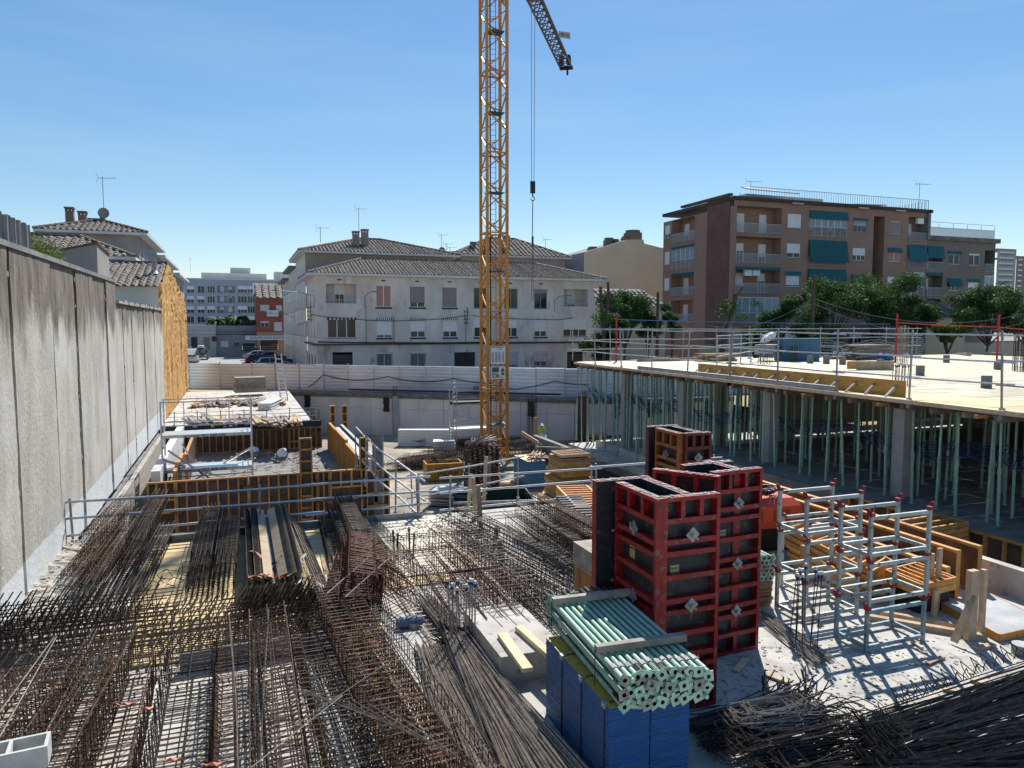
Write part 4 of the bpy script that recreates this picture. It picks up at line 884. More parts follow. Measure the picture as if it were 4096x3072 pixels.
# trolley, basket and rope
q=MB(); tu=11.4
q.hexa([L3(a,s_,z) for z in (zb-.2,zb-.08) for a,s_ in ((tu-.5,-.55),(tu-.5,.55),(tu+.5,.55),(tu+.5,-.55))]); part('trolley',q,cranej,j)
q=MB(); bx=[L3(a,s_,z) for z in (zb-1.15,zb-1.1) for a,s_ in ((6.9,-1.5),(6.9,-.6),(8.1,-.6),(8.1,-1.5))]; q.hexa(bx)
for a,b in ((0,1),(1,2),(2,3),(3,0)): q.bar(bx[a]+Vector((0,0,1.1)),bx[b]+Vector((0,0,1.1)),.05); q.bar(bx[a]+Vector((0,0,.55)),bx[b]+Vector((0,0,.55)),.04); q.bar(bx[a],bx[a]+Vector((0,0,1.1)),.05)
part('maintenance_basket',q,M('basket_blue',(.08,.2,.3),None),j)
B=L3(tu,0,0)+Vector((CX,CY,0)); hz=P(2133,745,y=B.y).z; ropez=zb-3.3-.2
# hook block under the trolley: ropes are parts of the crane
r=MB(); 
for s_ in (-.13,.13): r.tube(L3(tu,s_,zb-.1),L3(tu,s_*.7,hz+3.3),.022,4)
part('hoist_rope',r,M('rope_grey',(.22,.24,.27),None),j)
hb=MB(); c=L3(tu,0,hz+3.3); hb.hexa([c+Vector((x,y,z)) for z in (-.5,.35) for x,y in ((-.16,-.1),(.16,-.1),(.16,.1),(-.16,.1))]); hb.tube(c+Vector((0,0,-.5)),c+Vector((0,0,-.75)),.05,6)
hb.path([c+Vector((.14*math.sin(a),0,-.9+.14*math.cos(a))) for a in [R(k) for k in range(0,300,30)]],.035,5); part('hook_block',hb,blackm,j)
# chain slings and pendant under hook
zend=P(2130,1200,y=B.y).z
sl_=MB(); c=B+Vector((0,0,hz-1)); sl_.tube(c,Vector((B.x-.02,B.y,hz-4.2)),.035,5); 
for k in (-.07,.07): sl_.tube((B.x+k*.3,B.y,hz-3.9),(B.x+k,B.y,zend),.02,4)
sl_.tube((B.x-.07,B.y,zend),(B.x+.07,B.y,zend),.03,4); sl_.tube((B.x,B.y,hz-3.6),(B.x,B.y,hz-4.4),.08,6)
solo('chain_sling',sl_,M('chain_grey',(.08,.09,.10),None,rough=.5),'long grey chain sling hanging from the crane hook','chain sling')
# load boards on the mast
bd=thing('load_chart_board','white crane load chart board with columns of figures, upper board on the mast','sign',(CX,CY-HW-.12,0))
def onmast(px,py): return P(px,py,y=CY-HW-.1)
a=onmast(1962,1385); b=onmast(2020,1455); part('plate',MB().box(a.x-CX,b.x-CX,-.02,0,b.z,a.z),white,bd)
text('lettering','LIEBHERR',.13,blackm,bd,(a.x-CX+.30,-.025,a.z-.07),(R(90),0,0)); text('lettering','JASO',.12,blackm,bd,(b.x-CX-.2,-.025,a.z-.07),(R(90),0,0)); text('lettering','J 110.N',.10,blackm,bd,((a.x+b.x)/2-CX+.1,-.025,a.z-.2),(R(90),0,0))
rows=['19,5','20,4','22,0','25,1','28,0','30,2','32,5','35,1','38,0']; rows2=['1500','1720','1300','1400','1480','1360','1440','1280','1230']
for i in range(9):
    for c_,tx in enumerate((rows[i],rows2[i],rows[-1-i],rows2[-1-i][:3])): text('figures',tx,.085,blackm,bd,(a.x-CX+.12+c_*(b.x-a.x-.2)/3.3,-.025,a.z-.38-i*(a.z-b.z-.45)/9),(R(90),0,0))
bd=thing('warning_board','white safety board with two warning triangles, lower board on the mast','sign',(CX,CY-HW-.12,0))
a=onmast(1962,1466); b=onmast(2020,1514); part('plate',MB().box(a.x-CX,b.x-CX,-.02,0,b.z,a.z),white,bd)
gp=M('print_grey',(.12,.12,.12),None); w_=b.x-a.x; h_=a.z-b.z; O=Vector((a.x-CX,-.025,b.z))
def rect(x0,x1,z0,z1,m,nm='printed_field'): part(nm,MB().box(O.x+x0*w_,O.x+x1*w_,-.03,-.022,O.z+z0*h_,O.z+z1*h_),m,bd)
rect(.08,.56,.52,.93,gp); rect(.06,.34,.28,.44,MATS['grey_box']); rect(.38,.54,.1,.38,M('print_orange',(.25,.1,.03),None)); rect(.62,.78,.1,.16,gp); rect(.1,.2,.08,.2,gp); rect(.25,.33,.1,.18,gp)
for zc in (.72,.42):
    p=MB(); c=Vector((O.x+.82*w_,-.026,O.z+zc*h_)); pts=[c+Vector((-.13,0,-.09)),c+Vector((.13,0,-.09)),c+Vector((0,0,.13))]; p.poly(pts); p.poly([q+Vector((0,-.006,0)) for q in pts]); part('warning_triangle',p,M('triangle_dark',(.10,.085,.03),None) if 'triangle_dark' not in MATS else MATS['triangle_dark'],bd)

# =================== slab deck on props at right ===================
DX=18.25; DZ=3.05
DY0,DY1=8.0,38.6; DX1=48.6
t=thing('slab_formwork_deck','pale plywood slab formwork deck held on green props on the right','formwork deck',(DX,0,DZ))
mep={}
nrow=int((DY1-DY0)/.5)
for j in range(nrow):
    y=DY0+j*.5
    for i in range(5 if y<27 else 0):
        x=i*2.0; m=plyd_y if False else None
        key='y' if i==0 else 'w'
        if key not in mep: mep[key]=MB().box(.008,1.992,.009,.491,-.021,0).mesh('plywood_panel',[M('deck_plywood_yellow',(.50,.38,.17),(.68,.53,.27),.7,.6,orand=.2,c3=(.42,.40,.34),sc3=1.8) if key=='y' else M('deck_plywood_pale',(.46,.39,.26),(.62,.55,.41),1.1,.7,orand=.2,c3=(.33,.32,.30),sc3=1.6)])
        link('plywood_panel',mep[key],t,(x,y,rnd.uniform(-.004,.004)))
far=MB()
for j in range(nrow):
    y=DY0+j*.5
    far.box(10.0 if y<27 else 0,DX1-DX,y+.006,y+.494,-.021,-.002)
part('far_panels',far,MATS['deck_plywood_pale'],t,kind='stuff')
part('beam_grid',(lambda b:[b.box(.3+i*2.0,.38+i*2.0,DY0,DY1,-.22,-.03) for i in range(13)] and b)(MB()),orangef,t)
for j in range(31): part('cross_beam',MB().box(0.1,DX1-DX,-.06,.06,-.38,-.225),timberg,t,(0,DY0+.4+j*1.0,0))
# walkway edge: pale boards, metal waler and clamps along the open edge
wb=[]
for j in range(12):
    y=DY0+j*2.5; part('edge_board',MB().box(-.45,.0,.02,2.48,-.04,0),MATS['deck_plywood_yellow'] if j<5 else plywhite,t,(0,y,rnd.uniform(-.01,.01)))
    part('edge_fascia',MB().box(-.50,-.452,.02,2.48,-.11,.0),tpale,t,(0,y,0))
# yellow upstand boards with struts, set in from the edge
ya=P(3590,1500,x=DX+.1).y; 
ys=16.3; ye=26.8
for k in range(5):
    y=ys+k*2.1; part('upstand_board',MB().box(0,.03,0.01,2.09,0,.48),plyo if k<4 else plyo,t,(.12,y,0))
for k in range(14):
    y=ys+.3+k*.77; part('timber_strut',MB().bar((-.32,y,.02),(.11,y+rnd.uniform(-.08,.08),.32),.09,.03),timberg,t)
part('waler',MB().box(-.40,-.30,18.5,31,-.0,.12).box(-.38,-.28,18.5,31,.12,.16),galvd,t)
for k in range(5): 
    part('bearer_end',MB().box(-.62,-.2,-.05,.05,-.26,-.17),orangef,t,(0,13.5+k*3.1,0))
# guard rails: posts and tubes
def guard(name,label,pts,z,h=1.15,rails=(.42,.78,1.12),post=2.2,lean=0,m=None,ext=.3,grp=None,r=.026,pr=.03):
    t=thing(name,label,'guard rail',(pts[0][0],pts[0][1],z),group=grp); o=Vector((pts[0][0],pts[0][1],0)); m=m or galv
    for a,b in zip(pts,pts[1:]):
        a=Vector((*a[:2],0))-o; b=Vector((*b[:2],0))-o; L=(b-a).length; d=(b-a)/L; n=max(1,round(L/post))
        for i in range(n+1):
            q=a+d*L*i/n; ln=Vector((rnd.uniform(-.05,.05),rnd.uniform(-.04,.04),0))*(1+lean)
            s_=MB(); s_.box(-pr,pr,-pr,pr,0,.01); s_=MB().bar(q+Vector((0,0,-.2)),q+ln+Vector((0,0,h+.03)),pr*1.6,pr*1.2); 
            s_.box(q.x-.05,q.x+.05,q.y-.05,q.y+.05,-.25,.05); part('post',s_,galvd,t)
        for hgt in rails:
            n2=max(1,round(L/3.0)); 
            for i in range(n2):
                u=a+d*(L*i/n2-(.25 if i else ext)); v=a+d*(L*(i+1)/n2+(.25 if i<n2-1 else ext)); dz=rnd.uniform(-.03,.03)
                off=Vector((d.y,-d.x,0))*.05*(1 if i%2 else 1.6)
                part('rail',MB().tube(u+off+Vector((0,0,hgt+dz)),v+off+Vector((0,0,hgt+rnd.uniform(-.03,.03))),r,6),m,t)
    return t
guard('guard_rail','tall steel guard rail along the open edge of the propped deck',[(DX-.3,10.3),(DX-.35,24),(DX-.3,38.5)],DZ,1.95,(.62,1.22,1.85),2.9,1.0)
guard('guard_rail','steel guard rail along the far side of the propped deck',[(DX-.3,38.5),(30,38.3),(44,38.3)],DZ,1.95,(.7,1.25,1.85),2.6,1.0)
for k,(px,y_) in enumerate(((2620,37.3),(2740,37.6),(3340,36.2),(3250,37.4),(3620,36.8),(3850,37.2),(3980,36.5))):
    a=P(px,1296,y=y_); t_=thing('timber_stack',['few boards near the left deck corner','short board pile behind the first upstand board','board pile right of the blue panel block','low board pile behind the blue panel block','thin board pile behind the tall rebar starter','far board pile near the right red post','small board pile at the far right of the deck'][k],'timber stack',(a.x,y_,DZ),.2*k)
    for j in range(8): part('board',MB().box(-1.1,1.1,-.3+.1*(j%3),-.2+.1*(j%3),.05*(j//3)*1.2,.05*(j//3)*1.2+.05),timberg if j%2 else timber,t_,(rnd.uniform(-.2,.2),0,0),(0,0,rnd.uniform(-.1,.1)))
guard('guard_rail','free standing guard rail crossing the middle of the propped deck',[(22.0,30.5),(29,36),],DZ,1.6,(.6,1.1,1.55),2.4,.8)
# columns under deck
labs=['first column under the deck edge counted from the right','second column under the deck edge counted from the right','third column under the deck edge counted from the right','fourth column under the deck edge counted from the right','last column under the deck edge near its left corner']
for i,y in enumerate((10.9,16.65,22.6,28.3,33.6)): column(18.75,y,(0 if y<26 else -1.5),2.66,.42,labs[i],starter=False)
k=0
for x in (24.5,30.5,36.5):
    for y in (10.9,16.65,22.6,28.3,33.6):
        column(x,y,(0 if y<26 else -1.5),2.66,.42,'concrete column in the shade deep under the propped deck',starter=False,grp='columns deep under the deck')
# props
def make_prop(L,m):
    t=thing('steel_prop','x','prop',(0,0,0)); 
    part('base_plate',MB().box(-.06,.06,-.06,.06,0,.008),m,t)
    part('outer_tube',MB().tube((0,0,.008),(0,0,L*.52),.039,8),m,t)
    part('inner_tube',MB().tube((0,0,L*.5),(0,0,L-.01),.031,8),m,t)
    c=MB().tube((0,0,L*.50),(0,0,L*.56),.046,8); c.path([(0,-.05,L*.53),(.11,-.05,L*.53),(.11,-.05,L*.47),(0,-.05,L*.47)],.008,4); part('collar',c,m,t)
    part('head_plate',MB().box(-.06,.06,-.06,.06,L-.012,L),m,t)
    return t
props={}
def prop(x,y,z0,z1,lean,label,group,m=None):
    L=round((z1-z0)*10)/10; key=(L,(m or propm).name)
    tilt=(rnd.gauss(0,lean),rnd.gauss(0,lean),rnd.uniform(0,6.28))
    if key not in props:
        t=make_prop(L,m or propm); props[key]=(t,tree_of(t)); t.location=(x,y,z0); t.rotation_euler=tilt; t['label']=label; t['group']=group; return t
    return dup(props[key][0],props[key][1],(x,y,z0),tilt,label,group)
n=0
for y0 in [9+.78*k for k in range(22)]+[26.2+.5*k for k in range(25)]:
    for x0,rn in ((18.25,.15),(19.3,.3),(20.6,.3),(22.2,.3),(24,.4),(27,.5),(30,.6)):
        if x0>23 and rnd.random()<.35: continue
        x=x0+rnd.uniform(-rn,rn); y=y0+rnd.uniform(-.35,.35)
        zf=0 if y<26.3 else (-1.5 if x>17.5 else -3.3)
        if y>29.5 and y<36 and 18.2<x<21.5: zf=-1.15
        bay='front row of props along the deck edge' if x0<19 else ('second row of props behind the deck edge' if x0<20 else 'props in the shade deep under the deck')
        sec_='right' if y<16.6 else ('middle' if y<26.3 else 'left')
        prop(x,y,zf,2.66,.022 if x0<19 else .012,'pale green steel prop '+('in the front row along the deck edge' if x0<19 else 'in the second row behind the deck edge' if x0<20 else 'in the shade deep under the deck')+', '+sec_+' bays',bay+', '+sec_+' bays')
for x,y in ((15.9,38.2),(16.9,37.2),(17.3,36.0),(17.7,38.4),(17.5,34.6)): pass
# blue net strung under the deck
netm=M('blue_net',(.01,.03,.10),(.015,.05,.17),20,.7)
def net(name,label,rows_,m,r=.012,nx=40,cat='net'):
    a,b,h=rows_; a=Vector(a); b=Vector(b); p=MB(); nz=6
    P_=[[a.lerp(b,i/nx)+Vector((.12*math.sin(i*.5+j),0,-h*j/nz-.3*math.sin(math.pi*i/nx*3)**2+rnd.uniform(-.03,.03))) for i in range(nx+1)] for j in range(nz+1)]
    for j in range(nz+1): p.path(P_[j],r,3)
    for i in range(nx+1): p.path([P_[j][i] for j in range(nz+1)],r*.8,3)
    return solo(name,p,m,label,cat,kind=None)
net('safety_net','dark blue safety net bunched on a line under the deck, right part',((19.3,9,1.9),(19.6,25,1.9),.5),netm,.011,170)
net('safety_net','dark blue safety net bunched on a line under the deck, left part',((19.3,25,1.6),(18.6,38,1.7),.5),M('net_blue_bright',(.008,.03,.11),(.012,.05,.17),20,.7),.011,150)
q=[P(2440,1280,y=41),P(3300,1300,y=39)]; 
cable('blue_rope',[P(2460,1278,y=41.5),P(3560,1296,y=38.2)],.022,M('rope_blue',(.02,.12,.3),None),'thin blue rope strung level above the far deck rail',sag=.06,cat='rope')
# items on the deck
def D3(px,py): return P(px,py,z=DZ)
def lumber(name,label,c,rz,n,L,w,h,m,cat='timber stack',spread=.08,layers=None,group=None,sub='board'):
    t=thing(name,label,cat,c,rz,group); per=max(1,n//(layers or 6)); me=MB().box(-L/2,L/2,-w/2,w/2,0,h).mesh(sub,[m]); me2=MB().box(-L*.42,L*.42,-w/2,w/2,0,h).mesh(sub,[m])
    for i in range(n): 
        ly=i//per; link(sub,me if rnd.random()<.7 else me2,t,(rnd.uniform(-.15,.15),((i%per)-(per-1)/2)*(w+.01)+rnd.uniform(-.02,.02),ly*(h+.006)),(0,0,rnd.gauss(0,spread*.3)))
    return t
DK=lambda px,y:Vector((P(px,1296,y=y).x,y,DZ))
q=DK(2870,36.2); lumber('timber_stack','loose stack of brown boards near the left end of the deck',(q.x,q.y,DZ),.2,36,2.6,.16,.045,timber,layers=8,spread=.5)
q=DK(3470,35); lumber('timber_stack','wide grey stack of boards and panels in the middle of the deck',(q.x,q.y,DZ),.15,80,3.4,.22,.05,timberg,layers=14,spread=.4)
q=DK(3190,35); t=thing('blue_form_panels','blue painted panel block standing on the deck behind the boards','panel stack',(q.x,q.y,DZ),-.3); 
for i in range(10): part('panel',MB().box(-1.1,1.1,-.6+i*.12,-.5+i*.12,0,1.3-.01*(i%3)),M('faded_blue',(.03,.11,.19),(.05,.14,.23),2,.6) if 'faded_blue' not in MATS else MATS['faded_blue'],t)
q=DK(3075,35.5); t=thing('toolbox_cart','grey site bin with a torn white bag on top, on the deck','site bin',(q.x,q.y,DZ),.1); part('bin',MB().box(-.6,.6,-.45,.45,.35,.95),galvd,t); part('frame',MB().box(-.75,-.7,-.45,-.4,0,1.3).box(.7,.75,-.45,-.4,0,1.3).box(-.75,.75,-.45,-.4,1.25,1.3),galvd,t); 
def blob(name,m,r=(.5,.3,.3),n=2,seed=1,parent=None,loc=(0,0,0),jit=.18,rot=(0,0,0)):
    bm=bmesh.new(); bmesh.ops.create_icosphere(bm,subdivisions=n,radius=1); rr=random.Random(seed)
    for v in bm.verts: f=1+rr.uniform(-jit,jit); v.co=Vector((v.co.x*r[0]*f,v.co.y*r[1]*f,max(v.co.z,-.6)*r[2]*f))
    me=bpy.data.meshes.new(name); bm.to_mesh(me); bm.free(); me.materials.append(m); return link(name,me,parent,loc,rot)
o=blob('white_bag',white,(.55,.2,.28),2,3,loc=(q.x,q.y,DZ+1.35),rot=(0,-.4,0)); tag(o,'torn white bag lying on the grey site bin on the deck','bag')
# column starter cages rising out of the deck
def starter(x,y,z,h,label,w=.34,n=4,r=.013,m=None,cap=False,lean=.02,name='rebar_starter',ties=0,cat='rebar'):
    t=thing(name,label,cat,(x,y,z)); m=m or rebar
    for i in range(n):
        for j in range(n):
            if 0<i<n-1 and 0<j<n-1: continue
            a=(-w/2+w*i/(n-1),-w/2+w*j/(n-1)); hh=h*rnd.uniform(.93,1.0); b=(a[0]+rnd.gauss(0,lean),a[1]+rnd.gauss(0,lean))
            bo=part('bar',MB().tube((*a,0),(*b,hh),r,4),m,t)
            if cap: part('safety_cap',MB().tube((*b,hh-.07),(*b,hh-.01),.028,8,0).tube((*b,hh-.015),(*b,hh+.03),.034,8,1,r1=.02),[CAPB,CAPW],bo)
    if ties:
        p=MB()
        for k in range(ties): z_=h*(k+.5)/ties; e=w/2+.015; p.path([(-e,-e,z_),(e,-e,z_),(e,e,z_),(-e,e,z_)],.008,3,closed=True)
        part('ties',p,m,t,kind='stuff')
    return t
CAPB=M('cap_blue',(.01,.04,.22),None,rough=.5); CAPW=M('cap_white',(.60,.62,.50),None,rough=.5)
for px,py,h,lab in ((3850//1,1455,1.9,None),): pass
for px,py,h,lab in ((3610,1455,2.1,'tall bundled rebar starter rising from the deck beside the right deck post'),(4075,1485,1.9,'rebar starter with ties at the right edge of the deck'),(3175,1448,1.0,'thin rebar starter cage between deck posts on the left part'),(3290,1385,1.7,'rebar column cage far back on the deck behind the guard rail')):
    q=D3(px,py); starter(q.x,q.y,DZ,h,lab,.36,4,.02,timberg if 'bundled' in lab else rebar,ties=5)
q=D3(3605,1540); starter(q.x,q.y,DZ-.2,.95,'low rebar starter with pale caps at the end of the yellow upstand boards',.4,4,.016,rebar,cap=True)
q=DK(3065,32.5); starter(q.x,q.y,DZ,.62,'capped rebar starter beside the grey site bin on the deck',.5,4,.016,rebar,cap=True)
stm=M('stub_grey',(.16,.17,.16),None)
for i,(px,py) in enumerate(((3305,1455),(3370,1458),(3680,1502),(3785,1450),(3990,1478),(3945,1552),(3520,1470),(3240,1453))):
    q=D3(px,py); solo('pipe_stub',MB().box(-.14,.14,-.1,.1,0,.42),stm,['grey pipe stub near the blue panels on the deck','grey pipe stub second from the blue panels on the deck','grey pipe stub alone in the middle of the pale deck','small far grey pipe stub on the deck','grey pipe stub near the right edge of the deck','grey pipe stub behind the deck post at right','grey pipe stub beside the brown board stack','grey pipe stub left of the rebar starter'][i],'pipe stub',(q.x,q.y,DZ))
q=D3(3500,1480); solo('plywood_offcut',MB().box(-.9,.9,-.02,.02,0,.42).box(-1.35,-.92,-.02,.02,.05,.42,1),[timber,MATS['orange_plywood']],'brown and yellow plywood offcuts standing on the deck by the rail','plywood',(q.x,q.y,DZ),(0,0,-.3))
o=blob('blue_tarp',M('tarp_blue',(.01,.07,.28),None),(.55,.4,.3),2,5,loc=tuple(DK(3545,33.5)+Vector((0,0,.15)))); tag(o,'crumpled blue tarpaulin beside the board stack on the deck','tarpaulin')
o=blob('blue_net_heap',MATS['net_blue_bright'],(.9,.35,.06),3,6,loc=tuple(D3(2570,1441)),jit=.4); tag(o,'small heap of blue netting on the left corner of the deck','net')
for i,(px,y_) in enumerate(((2466,37.5),(3588,31),(3995,30))):
    a=P(px,1290,y=y_); solo('red_post',MB().tube((0,0,0),(0,0,2.7 if i else 2.55),.055,8),M('red_pole_paint',(.38,.03,.02),None) if 'red_pole_paint' not in MATS else MATS['red_pole_paint'],['red post at the left corner of the deck with a cloth knot','red post in the middle of the deck rail line','red post near the right edge of the deck'][i],'post',(a.x,a.y,DZ))
cable('warning_tape',[P(3588,1290,y=31),P(3995,1308,y=30),P(4140,1318,y=30)],.03,MATS['red_pole_paint'],'red tape line strung between the red posts over the deck',sag=.03,cat='tape')
net('edge_net','pale blue edge net behind the far right of the deck',((32,38.6,DZ+1.1),(45,38.6,DZ+1.1),1.0),M('net_pale',(.18,.28,.36),None),.012,60)
# parked cabin/van glimpsed behind the deck
q=P(2980,1400,y=48); t=thing('site_van','pale blue-white van glimpsed through the far deck rails','van',(q.x,48,SZ)); part('body',MB().box(-3.0,3.0,-.9,.9,.5,2.7),M('van_pale_blue',(.38,.44,.60),None,rough=.4),t); part('window',MB().box(-2.6,-1.2,-.92,-.9,1.7,2.4),glass,t)
for x in (-2,2): part('wheel',MB().tube((x,-.95,.4),(x,-.7,.4),.4,12),blackm,t)

# =================== formwork panels ===================
_fp={}
def form_mesh(w,h,t,ribs,vr,fm,back=None):
    key=(w,h,t,ribs,vr,fm.name)
    if key in _fp: return _fp[key]
    f=MB(); e=.055; f.box(0,e,0,t,0,h); f.box(w-e,w,0,t,0,h); f.box(e,w-e,0,t,0,e); f.box(e,w-e,0,t,h-e,h)
    fr=f.mesh('frame',[fm]); face=MB().box(.002,w-.002,t+.001,t+.02,.002,h-.002).mesh('face_plywood',[back or plyback])
    rb=MB().box(e,w-e,.004,t-.001,-.035,.035).mesh('rib',[fm]); vb=MB().box(-.032,.032,.006,t-.002,0,1).mesh('rib',[fm])
    _fp[key]=(fr,face,rb,vb); return _fp[key]
def form(parent,w,h,t,ribs,vr,fm,loc=(0,0,0),rot=(0,0,0),name='form_panel',back=None,vseg=None):
    """panel in local x(width) z(height); ribbed back towards -y, face towards +y.  ribs: list of heights; vr: list of (x, z0, z1)"""
    fr,face,rb,vb=form_mesh(w,h,t,tuple(ribs),tuple(vr),fm,back)
    o=link(name,fr,parent,loc,rot); link('face_plywood',face,o)
    for z in ribs: link('rib',rb,o,(0,0,z))
    for x,z0,z1 in vr: link('rib',vb,o,(x,0,z0),(0,0,0),(1,1,z1-z0))
    return o
def ribs_x(w,n,z0,z1): return [(w*(i+1)/(n+1),z0,z1) for i in range(n)]
def clamp(parent,loc,rot=(0,0,0)):
    if 'clamp' not in _fp:
        b=MB(); b.box(-.16,.16,-.04,.02,-.025,.025); b.box(-.17,-.12,-.06,.04,-.05,.05); b.box(.12,.17,-.06,.04,-.05,.05); b.tube((0,-.09,-.1),(0,-.02,.1),.02,5); _fp['clamp']=b.mesh('clamp',[rust2])
    return link('clamp',_fp['clamp'],parent,loc,rot)
# front wall of the stair core: panels seen from their ribbed backs
FYY=28.0; zt=-.28
xs=P(325*1.8517,1042*1.8517,z=zt).x
lst=[('orange',.9),('brown',2.4),('brown',2.4),('brown',.45),('orange',1.2)]
x=-3.1; labels=['bright orange narrow form panel at the left end of the front stair core wall','large brown form panel second from left in the front stair core wall','large brown form panel in the middle of the front stair core wall','narrow brown form panel right of the middle in the front stair core wall','orange form panel right of the tall brown post in the front stair core wall']
for i,(c_,w_) in enumerate(lst):
    t=thing('wall_form',labels[i],'formwork panel',(x,FYY,zt-3.0)); hh=3.0
    if c_=='orange': form(t,w_,hh,.12,[.55,.95,1.35,1.9,2.35],ribs_x(w_,2,2.38,hh-.05)+ribs_x(w_,2,.95,1.3),orangef if i==0 else orangef,name='frame_assembly')
    else: form(t,w_,hh,.12,[.45,.75],ribs_x(w_,max(1,int(w_/.35)),.78,hh-.05)+ribs_x(w_,max(1,int(w_/.35)),.03,.42),brownf,name='frame_assembly')
    for z in (.6,1.9,2.6): clamp(t,(w_,-.02,z))
    x+=w_+.01
t=thing('wall_form','short ribbed form panel closing the right end of the front stair core wall','formwork panel',(x+.15,FYY+.1,zt-3)); form(t,.9,2.9,.12,[.5,1.0,1.5,2.0,2.5],ribs_x(.9,1,2.5,2.85),orangef,name='frame_assembly')
part('dark_wall',MB().box(0,0.01,0,.01,0,.01),concd,t)
# rear wall of the stair core
x=-3.1; i=0
RYY=41.0
for c_,w_,h_ in (('orange',.9,1.25),('brown',2.3,1.25),('brown',2.3,1.25),('orange',.5,1.25),('brown',1.2,1.25)):
    t=thing('wall_form',['orange form panel at the left end of the rear stair core wall','wide brown form panel behind the scaffold in the rear stair core wall','second wide brown form panel in the rear stair core wall','narrow orange form panel in the rear stair core wall','brown form panel at the right end of the rear stair core wall'][i],'formwork panel',(x,RYY,-1.5))
    form(t,w_,1.15,.12,[.4] if c_=='orange' else [],ribs_x(w_,max(1,int(w_/.33)),.03,1.1),orangef if c_=='orange' else brownf,name='frame_assembly'); x+=w_+.01; i+=1
solo('core_slab_edge',MB().box(-3.7,4.1,41.0,41.2,-.34,-.02),M('dark_slab_edge',(.03,.033,.035),(.06,.062,.065),3,.8),'dark slab edge above the rear stair core formwork','slab edge')
# slanting row of ribbed panels along the right side of the core (parallel to the left wall), ribs facing left
def side_form(x,y0,y1,z0,z1,label,fm,nr,face=-1,back=None):
    L=y1-y0; t=thing('wall_form',label,'formwork panel',(x,y1,z0),-math.pi/2 if face<0 else math.pi/2) if face<0 else thing('wall_form',label,'formwork panel',(x,y0,z0),math.pi/2)
    form(t,L,z1-z0,.12,[],ribs_x(L,nr,.05,z1-z0-.05),fm,name='frame_assembly',back=back); return t
side_form(4.35,30.2,33.2,-2.9,-.1,'orange ribbed panel nearest in the slanting right wall of the stair core',orangef,9)
side_form(4.35,33.3,37.0,-2.6,.05,'orange ribbed panel in the middle of the slanting right wall of the stair core',orangef,9)
side_form(4.35,37.1,40.3,-2.5,.0,'farthest orange ribbed panel in the slanting right wall of the stair core',orangef,7)
side_form(5.0,30.2,40,-3.3,-.15,'dark grey outer panel row right of the orange ribbed panels',galvd,12)
solo('core_wall_concrete',MB().box(4.5,4.98,30.0,40.2,-3.3,-.3),concw,'concrete wall cast between the slanting form panels','concrete wall')
side_form(-2.35,29.0,33,-1.5,-.1,'orange ribbed panel leaning along the left side of the stair core',orangef,8,face=-1)
side_form(-2.25,33.2,38.5,-1.5,-.2,'far orange panel along the left side of the stair core',orangef,9,face=-1)
solo('curb_wall',MB().box(-3.0,-2.7,28.4,41,-1.5,.05),concw,'low pale concrete kerb wall beside the left orange panels','concrete wall')
solo('curb_wall',MB().box(-3.78,-3.6,20,41,-1.8,-.3),dirt,'rough concrete ledge along the foot of the left wall','concrete wall')
# tall slender forms sticking up
def tall_form(px,pyt,w,label,y,fm,z0=-3.3,d=.12,rz=0,nr=8,back=None):
    q=P(px,pyt,y=y); h=q.z-z0; t=thing('post_form',label,'formwork panel',(q.x-w/2,y,z0),rz); form(t,w,h,d,[h*(k+1)/(nr+1) for k in range(nr)],[],fm,name='frame_assembly',back=back); return t
tall_form(1330,1622,.30,'left one of two slender orange form posts rising at the far core corner',40.4,orangef)
tall_form(1378,1622,.30,'right one of two slender orange form posts rising at the far core corner',40.8,orangef)
tall_form(1222,1752,.46,'tall brown ribbed form post standing in front of the stair core',27.8,brownf,nr=9)
tall_form(1455,1750,.34,'tall orange ribbed form at the right corner of the stair core',28.3,orangef,nr=9)
q=P(1513,1745,y=28.2); t=thing('post_form','tall smooth grey form panel edge-on beside the orange one','formwork panel',(q.x-.22,28.2,-3.3)); part('face_plywood',MB().box(0,.36,0,.12,0,q.z+3.3),M('grey_form_face',(.10,.11,.12),(.2,.21,.215),1,.5,.3),t); part('frame',MB().box(.36,.42,0,.14,0,q.z+3.3),galvd,t)
for i,(x,y,z0,z1) in enumerate(((4.2,28.3,0,0),)): pass

# =================== aluminium scaffold tower in the stair core ===================
t=thing('scaffold_tower','aluminium scaffold tower with two lettered platforms in the stair core','scaffold',(0,0,0))
SYA,SYB=30.4,31.6; zb=-1.5; qa=P(640,1600,y=SYA); qb=P(1003,1600,y=SYA); xa,xb=qa.x,qb.x; zt_=P(820,1600,y=SYA).z
alm=M('aluminium',(.50,.52,.53),(.66,.67,.67),8,.35,.5)
for x in (xa,xb):
    for y in (SYA,SYB): part('upright',MB().tube((x,y,zb),(x,y,zt_),.036,6),alm,t)
    for z in [zb+.3+k*.42 for k in range(8)]: part('rung',MB().tube((x,SYA,z),(x,SYB,z),.022,5),alm,t)
for zr,y in ((zt_-.05,SYA),(zt_-.95,SYA),(zt_-.05,SYB),(zt_-.95,SYB),(zb+.9,SYA),(zb+.9,SYB)): part('guard_tube',MB().tube((xa,y,zr),(xb,y,zr),.024,5),alm,t)
for zz,(ya,yb) in ((P(820,1735,y=SYA).z,(SYA,SYB)),(P(820,1868,y=SYA).z,(SYA-.25,SYB-.3))):
    pl=part('platform',MB().box(xa,xb,ya,yb,zz-.12,zz),alm,t); text('lettering','termiser 902 888 630',.17,blackm,pl,((xa+xb)/2-.1,ya-.01,zz-.065),(R(90),0,0))
